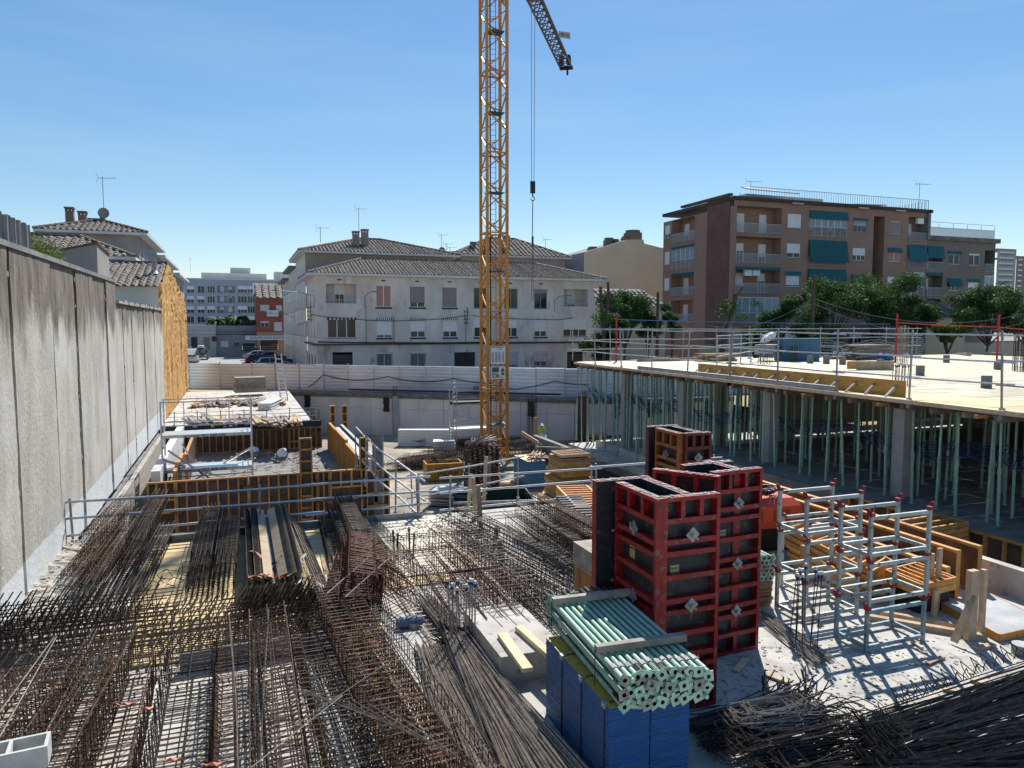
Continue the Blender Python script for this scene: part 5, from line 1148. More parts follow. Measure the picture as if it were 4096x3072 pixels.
part('diagonal_brace',MB().tube((xa,SYA,.1),(xb-.7,SYB,-1.1),.05,5).tube((xa+.2,SYA,.45),(xb-1.0,SYA,-1.2),.04,5).tube((xb,SYA,.4),(xa+1.0,SYB,-1.0),.04,5).tube((xa+.6,SYB,.5),(xa+1.5,SYB,-1.2),.03,5),alm,t)
for k in (.25,.5,.75): part('guard_post',MB().tube((xa+(xb-xa)*k,SYA,zt_-.95),(xa+(xb-xa)*k,SYA,zt_-.05),.02,5),alm,t)
# steel scaffold bay against the back wall, left of the crane
t=thing('scaffold_bay','steel ladder-frame scaffold bay against the back wall just left of the crane','scaffold',(0,0,0))
yb_=48.0; q0=P(1812,1560,y=yb_); q1=P(1955,1560,y=yb_); x0,x1=q0.x,q1.x; zt_=q0.z
for x in (x0,x0+.25,x1): part('upright',MB().tube((x,yb_,-3.3),(x,yb_,zt_),.04,5).tube((x,yb_+.9,-3.3),(x,yb_+.9,zt_),.04,5),galv,t)
p=MB()
for k in range(14): p.tube((x0,yb_,-3.1+k*.33),(x0+.25,yb_+.4,-3.0+k*.33),.03,4)
part('ladder_rungs',p,galv,t)
for k,z in enumerate((zt_-.1,zt_-.6,zt_-1.0,-1.2,-1.7)): part('guard_tube',MB().tube((x0,yb_,z),(x1,yb_,z),.03,5),galv,t)
part('platform',MB().box(x0,x1,yb_,yb_+.9,zt_-1.05,zt_-.85),blackm,t); part('platform',MB().box(x0,x1,yb_-.1,yb_+.9,-2.05,-1.9),white,t)
part('diagonal_brace',MB().tube((x0,yb_,-.9),(x1,yb_,-1.7),.03,5),galv,t)
# dark triangular steel brace
a=P(1665,1725,z=-3.3); y_=a.y-1; pts=[P(1665,1722,y=y_),P(1782,1650,y=y_),P(1782,1722,y=y_)]; p=MB(); p.bar(pts[0],pts[1],.14); p.bar(pts[1],pts[2]+Vector((0,0,-.8)),.14); p.bar(pts[0],pts[2],.12); m_=pts[0].lerp(pts[1],.5); p.bar(m_,m_-Vector((0,0,1)),.1); p.bar(m_,pts[2],.1); solo('steel_brace',p,M('navy_steel',(.01,.012,.025),None,rough=.5),'dark triangular steel wall brace standing at the back wall','steel brace')
# white tube and sheet stacks at the back
def tube_stack(name,label,c,rz,nx,nz,L,r,m,cat='tube stack',sub='tube',n=8,grp=None):
    t=thing(name,label,cat,c,rz,grp); me=MB().tube((-L/2,0,0),(L/2,0,0),r,n).mesh(sub,[m])
    for k in range(nz):
        for i in range(nx-(k%2)): link(sub,me,t,(rnd.uniform(-.08,.08),(i-(nx-1)/2+.5*(k%2))*2.05*r,r+k*1.75*r))
    return t
q=P(1700,1783,z=-3.3); tube_stack('tube_stack','long stack of bright galvanised tubes lying before the back wall',(q.x,q.y,-3.3),-.35,6,12,3.6,.055,white)
q=P(1778,1815,z=-3.3); t=thing('sheet_bundle','small bundle of shiny corrugated sheets left of the brown clamp stack','sheet bundle',(q.x,q.y,-3.3),-.25)
for i in range(14): part('sheet',MB().box(-.7,.7,-.5+rnd.uniform(-.05,.05),.5,.1+i*.06,.13+i*.06),white,t,(0,0,0),(0,rnd.uniform(-.05,.05),0))
# =================== rebar cages, bundles of bars, mesh ===================
_cm={}
def st_mesh(w,h,r,kind,m,seed):
    key=('st',w,h,r,kind,m.name,seed)
    if key in _cm: return _cm[key]
    rr=random.Random(seed); b=MB(); c=.03; j=lambda:rr.uniform(-.006,.006)
    if kind=='box': pts=[(0,-w/2+c,0),(j(),w/2-c,0),(0,w/2,c),(j(),w/2,h-c),(0,w/2-c,h),(j(),-w/2+c,h),(0,-w/2,h-c),(j(),-w/2,c)]; b.path(pts,r,3,closed=True); b.path([(0,-w/2+c,h),(0,-w/2+.10,h-.09)],r,3)
    elif kind=='u': pts=[(0,-w/2-.02,h+.12),(j(),-w/2,c),(0,-w/2+c,0),(0,w/2-c,0),(j(),w/2,c),(0,w/2+.02,h+.12)]; b.path(pts,r,3); b.path([(0,-w/2-.02,h+.12),(.09,-w/2+.03,h+.17)],r,3); b.path([(0,w/2+.02,h+.12),(.09,w/2-.03,h+.17)],r,3); b.path([(0,-w/2,h*.8),(0,w/2,h*.8)],r,3)
    elif kind=='long': pts=[(0,-w/2,h),(.02,-w/2,c),(0,-w/2+c,0),(0,w/2-c,0),(.02,w/2,c),(0,w/2,h)]; b.path(pts,r,3); b.path([(0,-w/2,h),(.12,-w/2-.02,h+.2)],r*1.5,3); b.path([(0,w/2,h),(.12,w/2,h+.2)],r*1.5,3)
    _cm[key]=b.mesh('stirrup',[m]); return _cm[key]
def cage(c0,c1,w,h,n,label,group=None,m=None,ms=None,nl=3,r=.0065,rl=.009,kind='box',over=.25,roll=0,double=False,name='rebar_cage'):
    c0=Vector(c0); c1=Vector(c1); d=c1-c0; L=d.length; rz=math.atan2(d.y,d.x); ry=-math.asin(max(-1,min(1,d.z/L)))
    t=thing(name,label,'rebar cage',c0,0,group,(roll,ry,rz)); m=m or rebar; ms=ms or m
    key=('lb',round(L,1),rl,m.name)
    if key not in _cm: _cm[key]=MB().path([(-over,0,0),(L*.3,.006,.004),(L*.7,-.008,-.004),(L+over,0,0)],rl,4).mesh('bar',[m])
    lb=_cm[key]
    for k in range(nl):
        y=-w/2+.015+(w-.03)*k/(nl-1)
        for z in (.016,h-.016):
            o=link('bar',lb,t,(rnd.uniform(-.12,.12),y+rnd.uniform(-.008,.008),z),(0,0,rnd.uniform(-.002,.002)))
    if double:
        for y in (-w/2+.02,w/2-.02): link('bar',lb,t,(0,y,h*.5))
    meshes=[st_mesh(w,h,r,kind,ms,s) for s in range(3)]
    for i in range(n):
        link('stirrup',rnd.choice(meshes),t,((i+.5)*L/n+rnd.uniform(-.012,.012),rnd.uniform(-.008,.008),0),(rnd.uniform(-.02,.02),rnd.uniform(-.06,.06),rnd.uniform(-.04,.04)))
    return t
def W(u,v,z=0): return D(u,v,z=z)
# pile beside the left wall
g_='rebar cages piled beside the left wall'
for ly in range(2):
    for i in range(4-ly):
        x=-3.2+i*.44+ly*.2+rnd.uniform(-.05,.05); mm=rust if i<3 and ly else rebar
        cage((x+.12,19.6+rnd.uniform(-.4,.4),.03+ly*.37),(x+rnd.uniform(-.12,.08),15.9+rnd.uniform(-.4,.5),.03+ly*.36),.36,.33,26,('upper' if ly else 'lower')+' layer rebar cage in the pile by the left wall, '+['nearest the wall','second from the wall','third from the wall','farthest from the wall'][i],g_,mm,nl=4)
cage((-2.6,19.8,.8),(-2.9,16.6,.76),.34,.3,24,'orange-rusted rebar cage lying topmost on the pile by the left wall',g_,rust,rust,nl=4)
cage((-1.9,19.9,.8),(-2.0,16.0,.76),.34,.3,26,'dark rebar cage topmost on the right part of the pile by the left wall',g_,rebar,nl=4)
def bars(name,label,ends,m,r=.008,jit=.03,group=None,cat='rebar bundle',sub='bar',n=4):
    t=thing(name,label,cat,ends[0][0],0,group); o=Vector(ends[0][0])
    for a,b in ends:
        a=Vector(a)-o; b=Vector(b)-o; md=a.lerp(b,.5)+Vector((rnd.uniform(-jit,jit),rnd.uniform(-jit,jit),-abs(rnd.uniform(0,jit*.3))))
        part(sub,MB().path([a,md,b],r,n),m,t)
    return t
E_=[]
for i in range(40): x=-3.0+i*.035; E_.append(((x+.1,18.6,.35+rnd.uniform(-.1,.3)),(x-.15+rnd.uniform(-.1,.1),15.0+rnd.uniform(-.3,.5),.12+rnd.uniform(-.05,.25))))
bars('rebar_bundle','dark straight bars sticking forward out of the cages by the left wall',E_,rebar,.010)
# second pile
g_='dark rebar cages stacked on the plywood left of the lath stack'
for ly in range(3):
    for i in range(2):
        x=-.85+i*.46+ly*.04
        cage((x+.05,19.5-.2*ly-i*.5,.03+ly*.27),(x-.02,14.9+.2*ly,.03+ly*.26),.40,.25,30,['bottom','middle','top'][ly]+' dark rebar cage, '+['left','right'][i]+' column of the stack beside the folded lath',g_,rebar,nl=5)
# bent stirrups scattered on the plywood
for k in range(9):
    u=rnd.uniform(320,440); q=W(345+k*13+rnd.uniform(-8,8),1262+rnd.uniform(-14,10)-k*2); t=solo('loose_stirrup',MB().path([(0,-.15,0),(0,.15,0),(0,.17,.02),(0,.17,.2),(0,.14,.22),(0,-.15,.22),(0,-.17,.2),(0,-.17,.02)],.008,4,closed=True),rust,'loose bent stirrup lying on the yellow plywood in front of the cages','stirrup',tuple(q+Vector((0,0,.03))),(rnd.uniform(-.4,.4),rnd.uniform(.6,1.4),rnd.uniform(0,3)),'loose stirrups on the plywood')
# folded expanded-metal lath stack
lath=M('lath_metal',(.17,.13,.085),(.32,.25,.165),3,.45,.6,stretch=(1,9,1),con=(.35,.65))
t=thing('lath_stack','stack of folded ribbed metal lath sheets with herringbone ribs, strapped in orange','metal lath stack',(.05,14.3,0))
for k,(xo,tilt) in enumerate(((.04,.9),(.20,.5),(.36,.35),(.62,-.35),(.80,-.5),(.93,-.9))):
    for s_ in range(4):
        o=part('lath_sheet',MB().box(-.09,.09,0,5.4,0,.006),lath,t,(xo,0,.5-.02*s_-.03),(0,tilt,0))
    rb=MB()
    for i in range(56):
        y=i*.098; rb.hexa([(-.095,y,.012),(.095,y+.05,.012),(.095,y+.062,.012),(-.095,y+.012,.012),(-.095,y,.05),(.095,y+.05,.02),(.095,y+.062,.02),(-.095,y+.012,.05)])
    if k in (0,1,4,5): part('rib',rb,M('lath_rib',(.05,.05,.055),(.14,.13,.125),4,.5,.5) if 'lath_rib' not in MATS else MATS['lath_rib'],t,(xo,0,.5-.02),(0,tilt,0),kind='stuff')
p=MB().box(0,.98,0,5.4,0,.33); part('sheet_block',p,MATS['lath_rib'],t)
strapo=M('strap_orange',(.42,.13,.07),(.55,.24,.14),8,.6); straw=M('strap_white',(.50,.50,.50),(.68,.67,.66),8,.6)
def ribbon(name,label,pts,w,m,cat='strap'):
    p=MB(); pts=[Vector(q) for q in pts]; pr=None
    for i,q in enumerate(pts):
        d=(pts[min(i+1,len(pts)-1)]-pts[max(i-1,0)]); s=d.cross(Vector((0,0,1))); s=s.normalized() if s.length>1e-4 else Vector((1,0,0)); tw=math.sin(i*1.7)*.6; s=(s*math.cos(tw)+Vector((0,0,1))*math.sin(tw))*w/2
        if pr: p.quad(pr[0],pr[1],q+s,q-s); p.quad(pr[0]-Vector((0,0,.003)),q-s-Vector((0,0,.003)),q+s-Vector((0,0,.003)),pr[1]-Vector((0,0,.003)))
        pr=(q-s,q+s)
    return solo(name,p,m,label,cat)
ribbon('sling_strap','orange lifting strap knotted across the valley of the lath stack',[W(540,1190,.55),W(553,1192,.58),W(566,1203,.5),W(574,1214,.42),W(582,1222,.35),W(590,1216,.42),W(600,1210,.5),W(610,1199,.58)],.07,strapo)
ribbon('sling_strap','twisted orange strap heaped at the near end of the lath stack',[W(536,1247,.55),W(552,1243,.56),W(568,1240,.56),W(576,1246,.5),W(584,1239,.6),W(592,1250,.52),W(600,1238,.62),W(604,1250,.5),W(612,1245,.55)],.08,strapo)
# grey fine mesh channels
t=thing('mesh_channel','long pale grey channel of fine welded mesh lying beside the lath stack','wire mesh',(1.2,12.4,.02),group=None)
p=MB(); prof=[(-.26,.05),(-.2,.28),(-.08,.40),(.08,.40),(.2,.28),(.26,.05)]
for (x,z) in prof+[(-.23,.16),(-.14,.34),(0,.41),(.14,.34),(.23,.16)]: p.tube((x,0,z),(x-.18,6.9,z),.006,3,caps=False)
part('long_wires',p,rebarl,t,kind='stuff')
wm=MB().path([(x,0,z) for x,z in prof],.005,3).mesh('cross_wire',[rebarl])
for i in range(140): y=i*.0493; link('cross_wire',wm,t,(-.18*y/6.9,y,rnd.uniform(-.004,.004)))
p=MB()
for i in range(60): y=i*.115; p.hexa([(.24-.18*y/6.9,y,.03),(.36-.18*y/6.9,y+.02,.0),(.36-.18*y/6.9,y+.04,.0),(.24-.18*y/6.9,y+.05,.03),(.24-.18*y/6.9,y,.22),(.36-.18*y/6.9,y+.02,.12),(.36-.18*y/6.9,y+.04,.12),(.24-.18*y/6.9,y+.05,.22)])
part('side_teeth',p,MATS['lath_rib'],t,kind='stuff')
for i,(pp) in enumerate(([(618,1245),(632,1238),(640,1222),(652,1208),(660,1196)],[(640,1262),(655,1248),(668,1252),(690,1262),(700,1268)],[(625,1300),(645,1290),(668,1282),(690,1278)])):
    ribbon('sling_strap',['white strap twisted over the pale mesh channel, upper one','white strap curling over the pale mesh channel, middle one','white strap over the pale mesh channel, lowest one'][i],[W(a,b,.42+.05*math.sin(k*2)) for k,(a,b) in enumerate(pp)],.07,straw)
# dark blue-grey pile under the guard rail
g_='dark cages in the peaked pile right of the pale mesh'
for i,(x0,x1,z) in enumerate(((2.0,1.85,.03),(2.35,2.3,.03),(2.7,2.75,.03),(2.2,2.1,.36),(2.55,2.5,.36),(2.35,2.25,.68),(2.95,3.15,.03))):
    cage((x0,19.2-.1*i,z),(x1,15.6-.1*i,z),.38,.31,40,'dark cage in the peaked pile by the guard rail, '+['lowest at left','lowest in the middle','lowest at right','second layer left','second layer right','topmost','outer right one'][i],g_,rebar,nl=4,r=.007)
# rusty heap
g_='rusty cages in the tangled heap right of the pale mesh'
rrs=M('red_rust_rebar',(.045,.016,.011),(.12,.042,.026),9,.6,.4,con=(.4,.7),orand=.2)
for i in range(9):
    a=rnd.uniform(-.55,.35); c=Vector((2.15+rnd.uniform(-.45,.45),13.7+rnd.uniform(-.6,.7),.03+.17*(i//2))); d=Vector((math.sin(a),-math.cos(a),0))*1.25
    cage(c-d,c+d,.5,.42,22,'red-rusted cage in the tangled heap, '+['bottom left','bottom right','low left','low right','middle left','middle right','upper left','upper right','topmost'][i],g_,rrs,nl=3,roll=rnd.uniform(-.25,.25),r=.0085,over=.1)
for i,(a,b) in enumerate((((706,1322),(800,1200)),((745,1330),(842,1204)))): bars('loose_bar',['long bright bar laid slanting across the rusty heap, left one','long bright bar laid slanting across the rusty heap, right one'][i],[(W(a[0],a[1]-40,1.0),W(*b,1.0))],rebarl,.011,0,cat='rebar')
# long row of cages lying across, left
g_='long cages lying crosswise at left'
for i in range(5):
    y=13.45-i*.42
    cage((-3.75+rnd.uniform(-.1,.1),y,.04),(1.0+rnd.uniform(-.1,.25),y+.02,.04),.38,.34,34,['farthest','second farthest','middle','second nearest','nearest'][i]+' of the long spiky rebar cages lying crosswise at left',g_,rebar,rebarl,nl=3,r=.009,kind='long',over=.35)
for i in range(3):
    y=13.8-i*.5
    cage((-3.8,y-.4,.42),(-1.4-i*.2,y-.4,.42),.40,.3,20,['far','middle','near'][i]+' short spiky cage lying on top at the left edge',g_,rebar,rust,nl=3,r=.008,kind='long',over=.3)
for i in range(4):
    cage((-.15,13.2-i*.3,.34),(1.05,13.22-i*.3,.34),.28,.16,18,['farthest','second','third','nearest'][i]+' dense short comb cage on the right end of the crosswise cages','dense short comb cages',rust,rebar,nl=3,r=.0075,kind='long',over=.1)
# foreground cages pointing at the viewer
g_='foreground cages pointing towards the camera'
spec=[(-2.6,-2.9,.85,.5,'box',rust,'widest rusty foreground cage just right of the concrete blocks'),(-1.95,-2.2,.7,.45,'box',rebar,'dark foreground cage second from the left'),(-1.55,-1.45,.60,.5,'box',rust,'brown foreground cage third from the left with long white bars'),(-.75,-.75,.62,.42,'u',rebar,'open foreground cage with U stirrups over the beam form'),(-.2,-.1,.5,.42,'box',rust,'narrow foreground cage left of the zigzag one'),(.45,.5,.62,.48,'box',rust,'foreground cage with crossed bars in the middle left'),(.95,1.15,.52,.42,'box',rebar,'foreground cage just left of the ladder-like rusty cage')]
for i,(xf,xn,w_,h_,k,mm,lab) in enumerate(spec):
    cage((xf,11.6-.05*i,.04),(xn,6.2,.04),w_,h_,42,lab,g_,mm,mm,nl=3,r=.009,kind=k,over=.15,double=i%2==0)
for i in range(3):
    cage((-3.35+i*.5,11.4,.05),(-3.6+i*.45,6.5,.05),.46,.42,32,['leftmost','second','third'][i]+' dark cage in the shaded bottom left corner',g_,rebar,nl=3,r=.0075)
cage((-1.75,11.2,.55),(-2.1,6.6,.55),.6,.4,34,'rusty cage lying on top of the left foreground cages',g_,rust,rust,nl=3)
cage((.35,11.6,.5),(.3,6.6,.5),.55,.38,36,'upper foreground cage with zigzag stirrups above the crossed bars',g_,rust,rebar,nl=3,roll=.15)
cage((1.45,12.3,.06),(2.0,6.4,.06),.46,.46,34,'ladder-like cage with bright orange rungs left of the diagonal cages',g_,rebar,M('orange_rust_rebar',(.16,.075,.035),(.28,.14,.07),9,.6,.3),nl=2,r=.009,kind='box')
E_=[]
for i in range(5): x=rnd.uniform(-3.3,1.0); E_.append(((x,12.2,.62),(x+rnd.uniform(-.4,.2),6.3,.62)))
bars('rebar_bundle','pale long bars lying lengthwise over the foreground cages',E_,rebarl,.009,.05)
E_=[((.3+.16*i,8.9-.14*i,.95),(1.25+.1*i,7.9-.16*i,.9)) for i in range(8)]+[((.2,7.6,.97),(1.6,8.9,.97)),((.0,7.2,.97),(1.0,8.3,.97))]
bars('loose_bar','loose short bars crossing at an angle on the foreground cages',E_,rebarl,.008,.01,cat='rebar')
# diagonal cages
for i,(u,v) in enumerate(((95,1485),(245,1520),(290,1530),(345,1640),(430,1650))):
    ribbon('sling_strap',['orange strap arched over the leftmost foreground cage','orange strap end lying between the left foreground cages','short orange strap lying low between foreground cages','orange strap loop near the bottom edge left of centre','lettered orange strap band at the bottom edge'][i],[W(u+k*(9 if i!=4 else 11),v,.5+.22*math.sin(math.pi*k/5)) for k in range(6)],.06,strapo)
g_='diagonal long cages running towards the bottom centre'
for i in range(4):
    a=Vector((1.0+i*.30,12.9+.12*i,.05)); b=Vector((1.55+i*.30,6.4,.05))
    cage(a,b,.36,.40,48,['leftmost','second','third','rightmost'][i]+' of the lower diagonal cages in the foreground',g_,rebar,rebar if i%2 else rust,nl=3,r=.0075)
for i in range(2):
    a=Vector((1.2+i*.34,13.2,.46)); b=Vector((1.55+i*.34,7.0,.46))
    cage(a,b,.34,.32,46,['left','right'][i]+' of the upper diagonal cages in the foreground',g_,rebar,rust,nl=3,r=.0075)
# bundles of long straight bars, bottom centre
def fan(label,fa,fb,n,m,r,za,zb,ja=.05,jb=.08,group=None):
    E_=[]
    for i in range(n):
        u=i/(n-1)+rnd.uniform(-.06,.06); a=Vector(fa[0]).lerp(Vector(fa[1]),min(1,max(0,u+rnd.gauss(0,.08)))); b=Vector(fb[0]).lerp(Vector(fb[1]),u)
        E_.append((a+Vector((rnd.uniform(-ja,ja),rnd.uniform(-.35,.25),rnd.uniform(.01,za))),b+Vector((rnd.uniform(-jb,jb),0,rnd.uniform(.01,zb)))))
    return bars('rebar_bundle',label,E_,m,r,.03,group)
fan('sheaf of long pale-edged straight bars at the bottom centre',((2.55,11.2,0),(2.95,11.1,0)),((1.95,6.2,0),(3.05,6.2,0)),110,rebarl,.010,.12,.25)
fan('upper sheaf of dark straight bars crossing the pale ones',((3.0,11.3,0.1),(3.3,11.3,.1)),((2.45,6.1,0.1),(3.4,6.3,.1)),70,rebarl,.010,.2,.2)
fan('sheaf of bars beside the blue panel stack',((3.0,13.1,0.05),(3.3,13.0,.05)),((3.2,6.6,0.05),(3.62,6.6,.05)),60,rebarl,.010,.15,.2)
p=[]
for i in range(60):
    c=Vector((rnd.uniform(2.95,3.45),11.15+rnd.uniform(-.1,.15),rnd.uniform(.03,.28))); a=rnd.uniform(0,6.28); p.append((c,c+Vector((math.cos(a)*.22,math.sin(a)*.2,rnd.uniform(-.02,.22)))))
bars('rebar_offcuts','bristling dark bar ends at the far tip of the bar sheaves',p,rebar,.011,.0)
# flat ladders and centre pile
g_='cages lying on the white slab in the centre'
def cg(a,b,w_,h_,n,lab,mm=rebar,ms=None,za=.04,nl=3,k='box',grp=g_): return cage(W(*a)+Vector((0,0,za)),W(*b)+Vector((0,0,za)),w_,h_,n,lab,grp,mm,ms or mm,nl=nl,r=.0075,kind=k)
cg((838,1235),(955,1395),.42,.06,20,'flat ladder mat of bars on the white slab right of the rusty heap',rebarl,nl=3)
cg((905,1225),(1010,1385),.55,.42,20,'rusty cage at the left of the centre group',rrs)
cg((945,1215),(1075,1375),.55,.42,22,'rusty cage second in the centre group',rrs)
cg((985,1210),(1130,1360),.5,.4,22,'dark cage third in the centre group',rust)
cg((1020,1200),(1170,1345),.5,.4,24,'dark cage at the right of the centre group',rebar)
cg((950,1215),(1110,1370),.5,.36,20,'rusty cage lying on top of the centre group',rrs,za=.46)
cg((1005,1205),(1150,1350),.45,.34,20,'dark cage lying on top at the right of the centre group',rebar,za=.44)
cg((1090,1240),(1225,1385),.45,.10,24,'low mesh cage trailing towards the green prop bundle',rebar)
cg((860,1200),(1055,1180),.30,.38,14,'cage lying crosswise behind the centre group',rebar)
cg((1125,1275),(1225,1325),.28,.30,22,'bundle of upright dark stirrups near the red formwork',rebar,nl=2,k='u')
# two trusses running in from the guard rail gap
g_='open cages running in from the slab edge in the centre'
cage((4.75,18.0,.03),(5.75,12.9,.03),.34,.34,34,'left open box cage running in from the slab edge by the rail corner',g_,rebar,nl=3,rl=.012)
cage((5.25,18.0,.1),(6.1,13.0,.05),.38,.42,40,'middle open cage running in from the slab edge by the rail corner',g_,rebar,nl=3,rl=.012)
cage((5.0,16.8,.4),(5.75,13.2,.40),.34,.3,26,'upper open cage on the two running in from the slab edge',g_,rebar,nl=3,rl=.012)
g_='wide pile of dark cages below the second guard rail'
for i in range(4): cage((6.4+i*.35,17.3-.4*i,.04),(6.3+i*.40,12.4+.2*i,.04),.38,.36,44,['leftmost','second','third','rightmost'][i]+' lower cage in the wide pile below the second guard rail',g_,rebar if i!=1 else rust,nl=4)
for i in range(3): cage((6.5+i*.38,16.9-.4*i,.42),(6.5+i*.42,13.2+.2*i,.42),.36,.34,40,['leftmost','middle','rightmost'][i]+' upper cage in the wide pile below the second guard rail',g_,rust if i==1 else rebar,nl=4)
cage((6.7,16.6,.78),(6.9,13.8,.74),.36,.3,30,'topmost cage on the wide pile below the second guard rail',g_,rust,nl=4)
fan('slim bundle of bars right of the wide cage pile',((7.9,17.4,0),(8.3,17.3,0)),((7.6,13.0,0),(8.3,13.2,0)),34,rebar,.010,.12,.12)
# right foreground
g_='rebar in the bottom right corner'
def Wz(u,v,z=.0): return W(u,v,z)
fan('dense dark bar bundle lying from the red formwork shadow towards the right',(Wz(1700,1505),Wz(1765,1545)),(Wz(1480,1560),Wz(1530,1640)),60,rebar,.010,.22,.2,group=None)
p=[]
for i in range(60):
    c=Vector(Wz(rnd.uniform(1640,1765),rnd.uniform(1490,1550),rnd.uniform(.05,.3))); a=rnd.uniform(-.6,1.6); p.append((c,c+Vector((math.cos(a)*.28,math.sin(a)*.28,rnd.uniform(0,.25)))))
bars('rebar_offcuts','bristling bar ends of the bundle in the red formwork shadow',p,rebar,.010,0)
def nest(label,a,b,w_,h_,n,m,z=.03):
    a=Vector(a); b=Vector(b); t=thing('stirrup_nest',label,'rebar bundle',a); 
    for i in range(n):
        u=rnd.random(); q=(b-a)*u*.5+Vector((rnd.uniform(-.08,.08),rnd.uniform(-.08,.08),z+i*.5*h_/n)); L=(b-a).length*rnd.uniform(.75,.95); ang=math.atan2((b-a).y,(b-a).x)
        part('stirrup',MB().path([(0,-w_/2,0),(L-.06,-w_/2,.0),(L,-w_/2+.05,0),(L,w_/2-.05,0),(L-.06,w_/2,0),(0,w_/2,0),(-.03,w_/2-.05,0),(-.03,-w_/2+.05,0)],.0075,4,closed=True),m,t,q-Vector((L*.2*math.cos(ang),L*.2*math.sin(ang),0)),(rnd.uniform(-.25,.25),rnd.uniform(-.12,.12),ang+rnd.uniform(-.18,.18)))
    return t
nest('nest of long bent stirrups on top of the dark bars, upper one',Wz(1590,1580,.25),Wz(1740,1545,.3),.34,.5,34,rebarl)
nest('nest of long bent stirrups at the bottom right, lower one',Wz(1600,1640,.1),Wz(1850,1590,.1),.42,.6,46,rebar)
nest('flat nest of bent stirrups at the bottom edge beside the fanned bars',Wz(1640,1700,.05),Wz(1900,1640,.05),.42,.5,46,rebar)
fan('long dark bars running out of the picture at the lower right, upper sheaf',(Wz(1900,1575),Wz(1880,1620)),(Wz(2330,1420),Wz(2330,1480)),70,rebar,.010,.2,.25)
fan('long dark bars running out of the picture at the lower right, lower sheaf',(Wz(1930,1625),Wz(1880,1700)),(Wz(2330,1500),Wz(2350,1640)),90,rebar,.010,.3,.3)
fan('third sheaf of bars along the bottom edge at the right',(Wz(1900,1680),Wz(1860,1760)),(Wz(2350,1600),Wz(2400,1760)),80,rebar,.010,.35,.35)
p=[]
for i in range(110):
    c=Vector(Wz(rnd.uniform(1880,1960),rnd.uniform(1590,1690),rnd.uniform(.05,.3))); a=rnd.uniform(1.6,3.6); p.append((c,c+Vector((math.cos(a)*.3,math.sin(a)*.25,rnd.uniform(.0,.4)))))
bars('rebar_offcuts','spray of bar ends at the tip of the lower right sheaves',p,rebar,.010,0)
p=[]
for i in range(26): u=i/25; c=Vector(Wz(1930+u*270,1530-u*110,.2)); p+= [(c,c+Vector((.05,.18*(i%2),.16))),(c+Vector((.05,.18*(i%2),.16)),c+Vector((.16,.0,.02)))]
bars('rusty_wire','crumpled rusty lattice strip lying along the top of the right bar sheaf',p,rust,.008,.02,cat='wire')
cage(Wz(1640,1335)+Vector((0,0,.05)),Wz(1815,1450)+Vector((0,0,.05)),.02,.02,1,'x',nl=2) if False else None
fan('bundle of straight bars on the slab between red formwork and racks',(Wz(1640,1335,0.05),Wz(1660,1330,.05)),(Wz(1760,1440,0.03),Wz(1800,1425,.03)),30,rebarl,.009,.06,.06,ja=.02,jb=.03)
# tangle on the pit floor
g_='rebar lying about on the pit floor'
for i in range(26):
    q=P(1555+i*19+rnd.uniform(-20,20),1775+rnd.uniform(0,120),z=-3.3); a=rnd.uniform(-.4,.5)
    cage(q,q+Vector((math.cos(a)*2.6,math.sin(a)*2.6,.0)),.5,.45,22,'rebar cage in the tangle on the pit floor left of the brown clamp stack',g_,rust if i%2 else rebar,kind='u',nl=3,r=.012,rl=.016)
for i in range(20):
    q=P(2080+i*26+rnd.uniform(-20,20),1775+rnd.uniform(0,110),z=-2.9); a=rnd.uniform(-.9,.2)
    cage(q,q+Vector((math.cos(a)*3.6,math.sin(a)*3.6,.0)),.6,.4,24,'rebar cage in the dark tangle on the pit floor right of the crane',g_,rust if i%3 else rebar,kind='box',nl=4,r=.012,rl=.016)
for i in range(3):
    cage((15.6+i*.5,37.5-1*i,-2.6),(15.7+i*.45,29.0,-2.6),.45,.6,50,['left','middle','right'][i]+' long dark cage lying along the lower slab edge',g_,rebar,nl=4,r=.011,rl=.014)
for px,py,h,lab,nn in ((1250,1640,2.6,'rebar starter with green bars at the back wall, left',3),(1265,1700,1.8,'bunch of upright bars at the back wall before the left column',4),(2100,1745,3.4,'tall slim rebar column cage against the back wall right of the crane',3),(2305,1765,3.9,'tall dark rebar column cage leaning at the right end of the back wall',4)):
    q=P(px,1765,z=-3.3); starter(q.x,q.y-1.2,-3.3,h,lab,.4,nn,.02,rebar,ties=14,lean=.12)
def quad_form(label,pts,nr,fm,th=.11,face=None):
    t=thing('flat_form',label,'formwork panel',pts[0]); o=Vector(pts[0]); A,B,C,Dd=[Vector(q)-o for q in pts]; fr=MB()
    for a,b in ((A,B),(B,C),(C,Dd),(Dd,A)): fr.bar(a-Vector((0,0,th/2)),b-Vector((0,0,th/2)),.04,th)
    part('frame',fr,fm,t); f=MB(); f.poly([q-Vector((0,0,th-.01)) for q in (A,B,C,Dd)]); part('face_plywood',f,face or plyo,t)
    for k in range(nr):
        u=(k+.6)/(nr+.2); v=(k+.4)/(nr+.2); part('rib',MB().bar(A.lerp(Dd,u)-Vector((0,0,th/2)),B.lerp(C,v)-Vector((0,0,th/2)),.035,th*.8),fm,t)
    return t
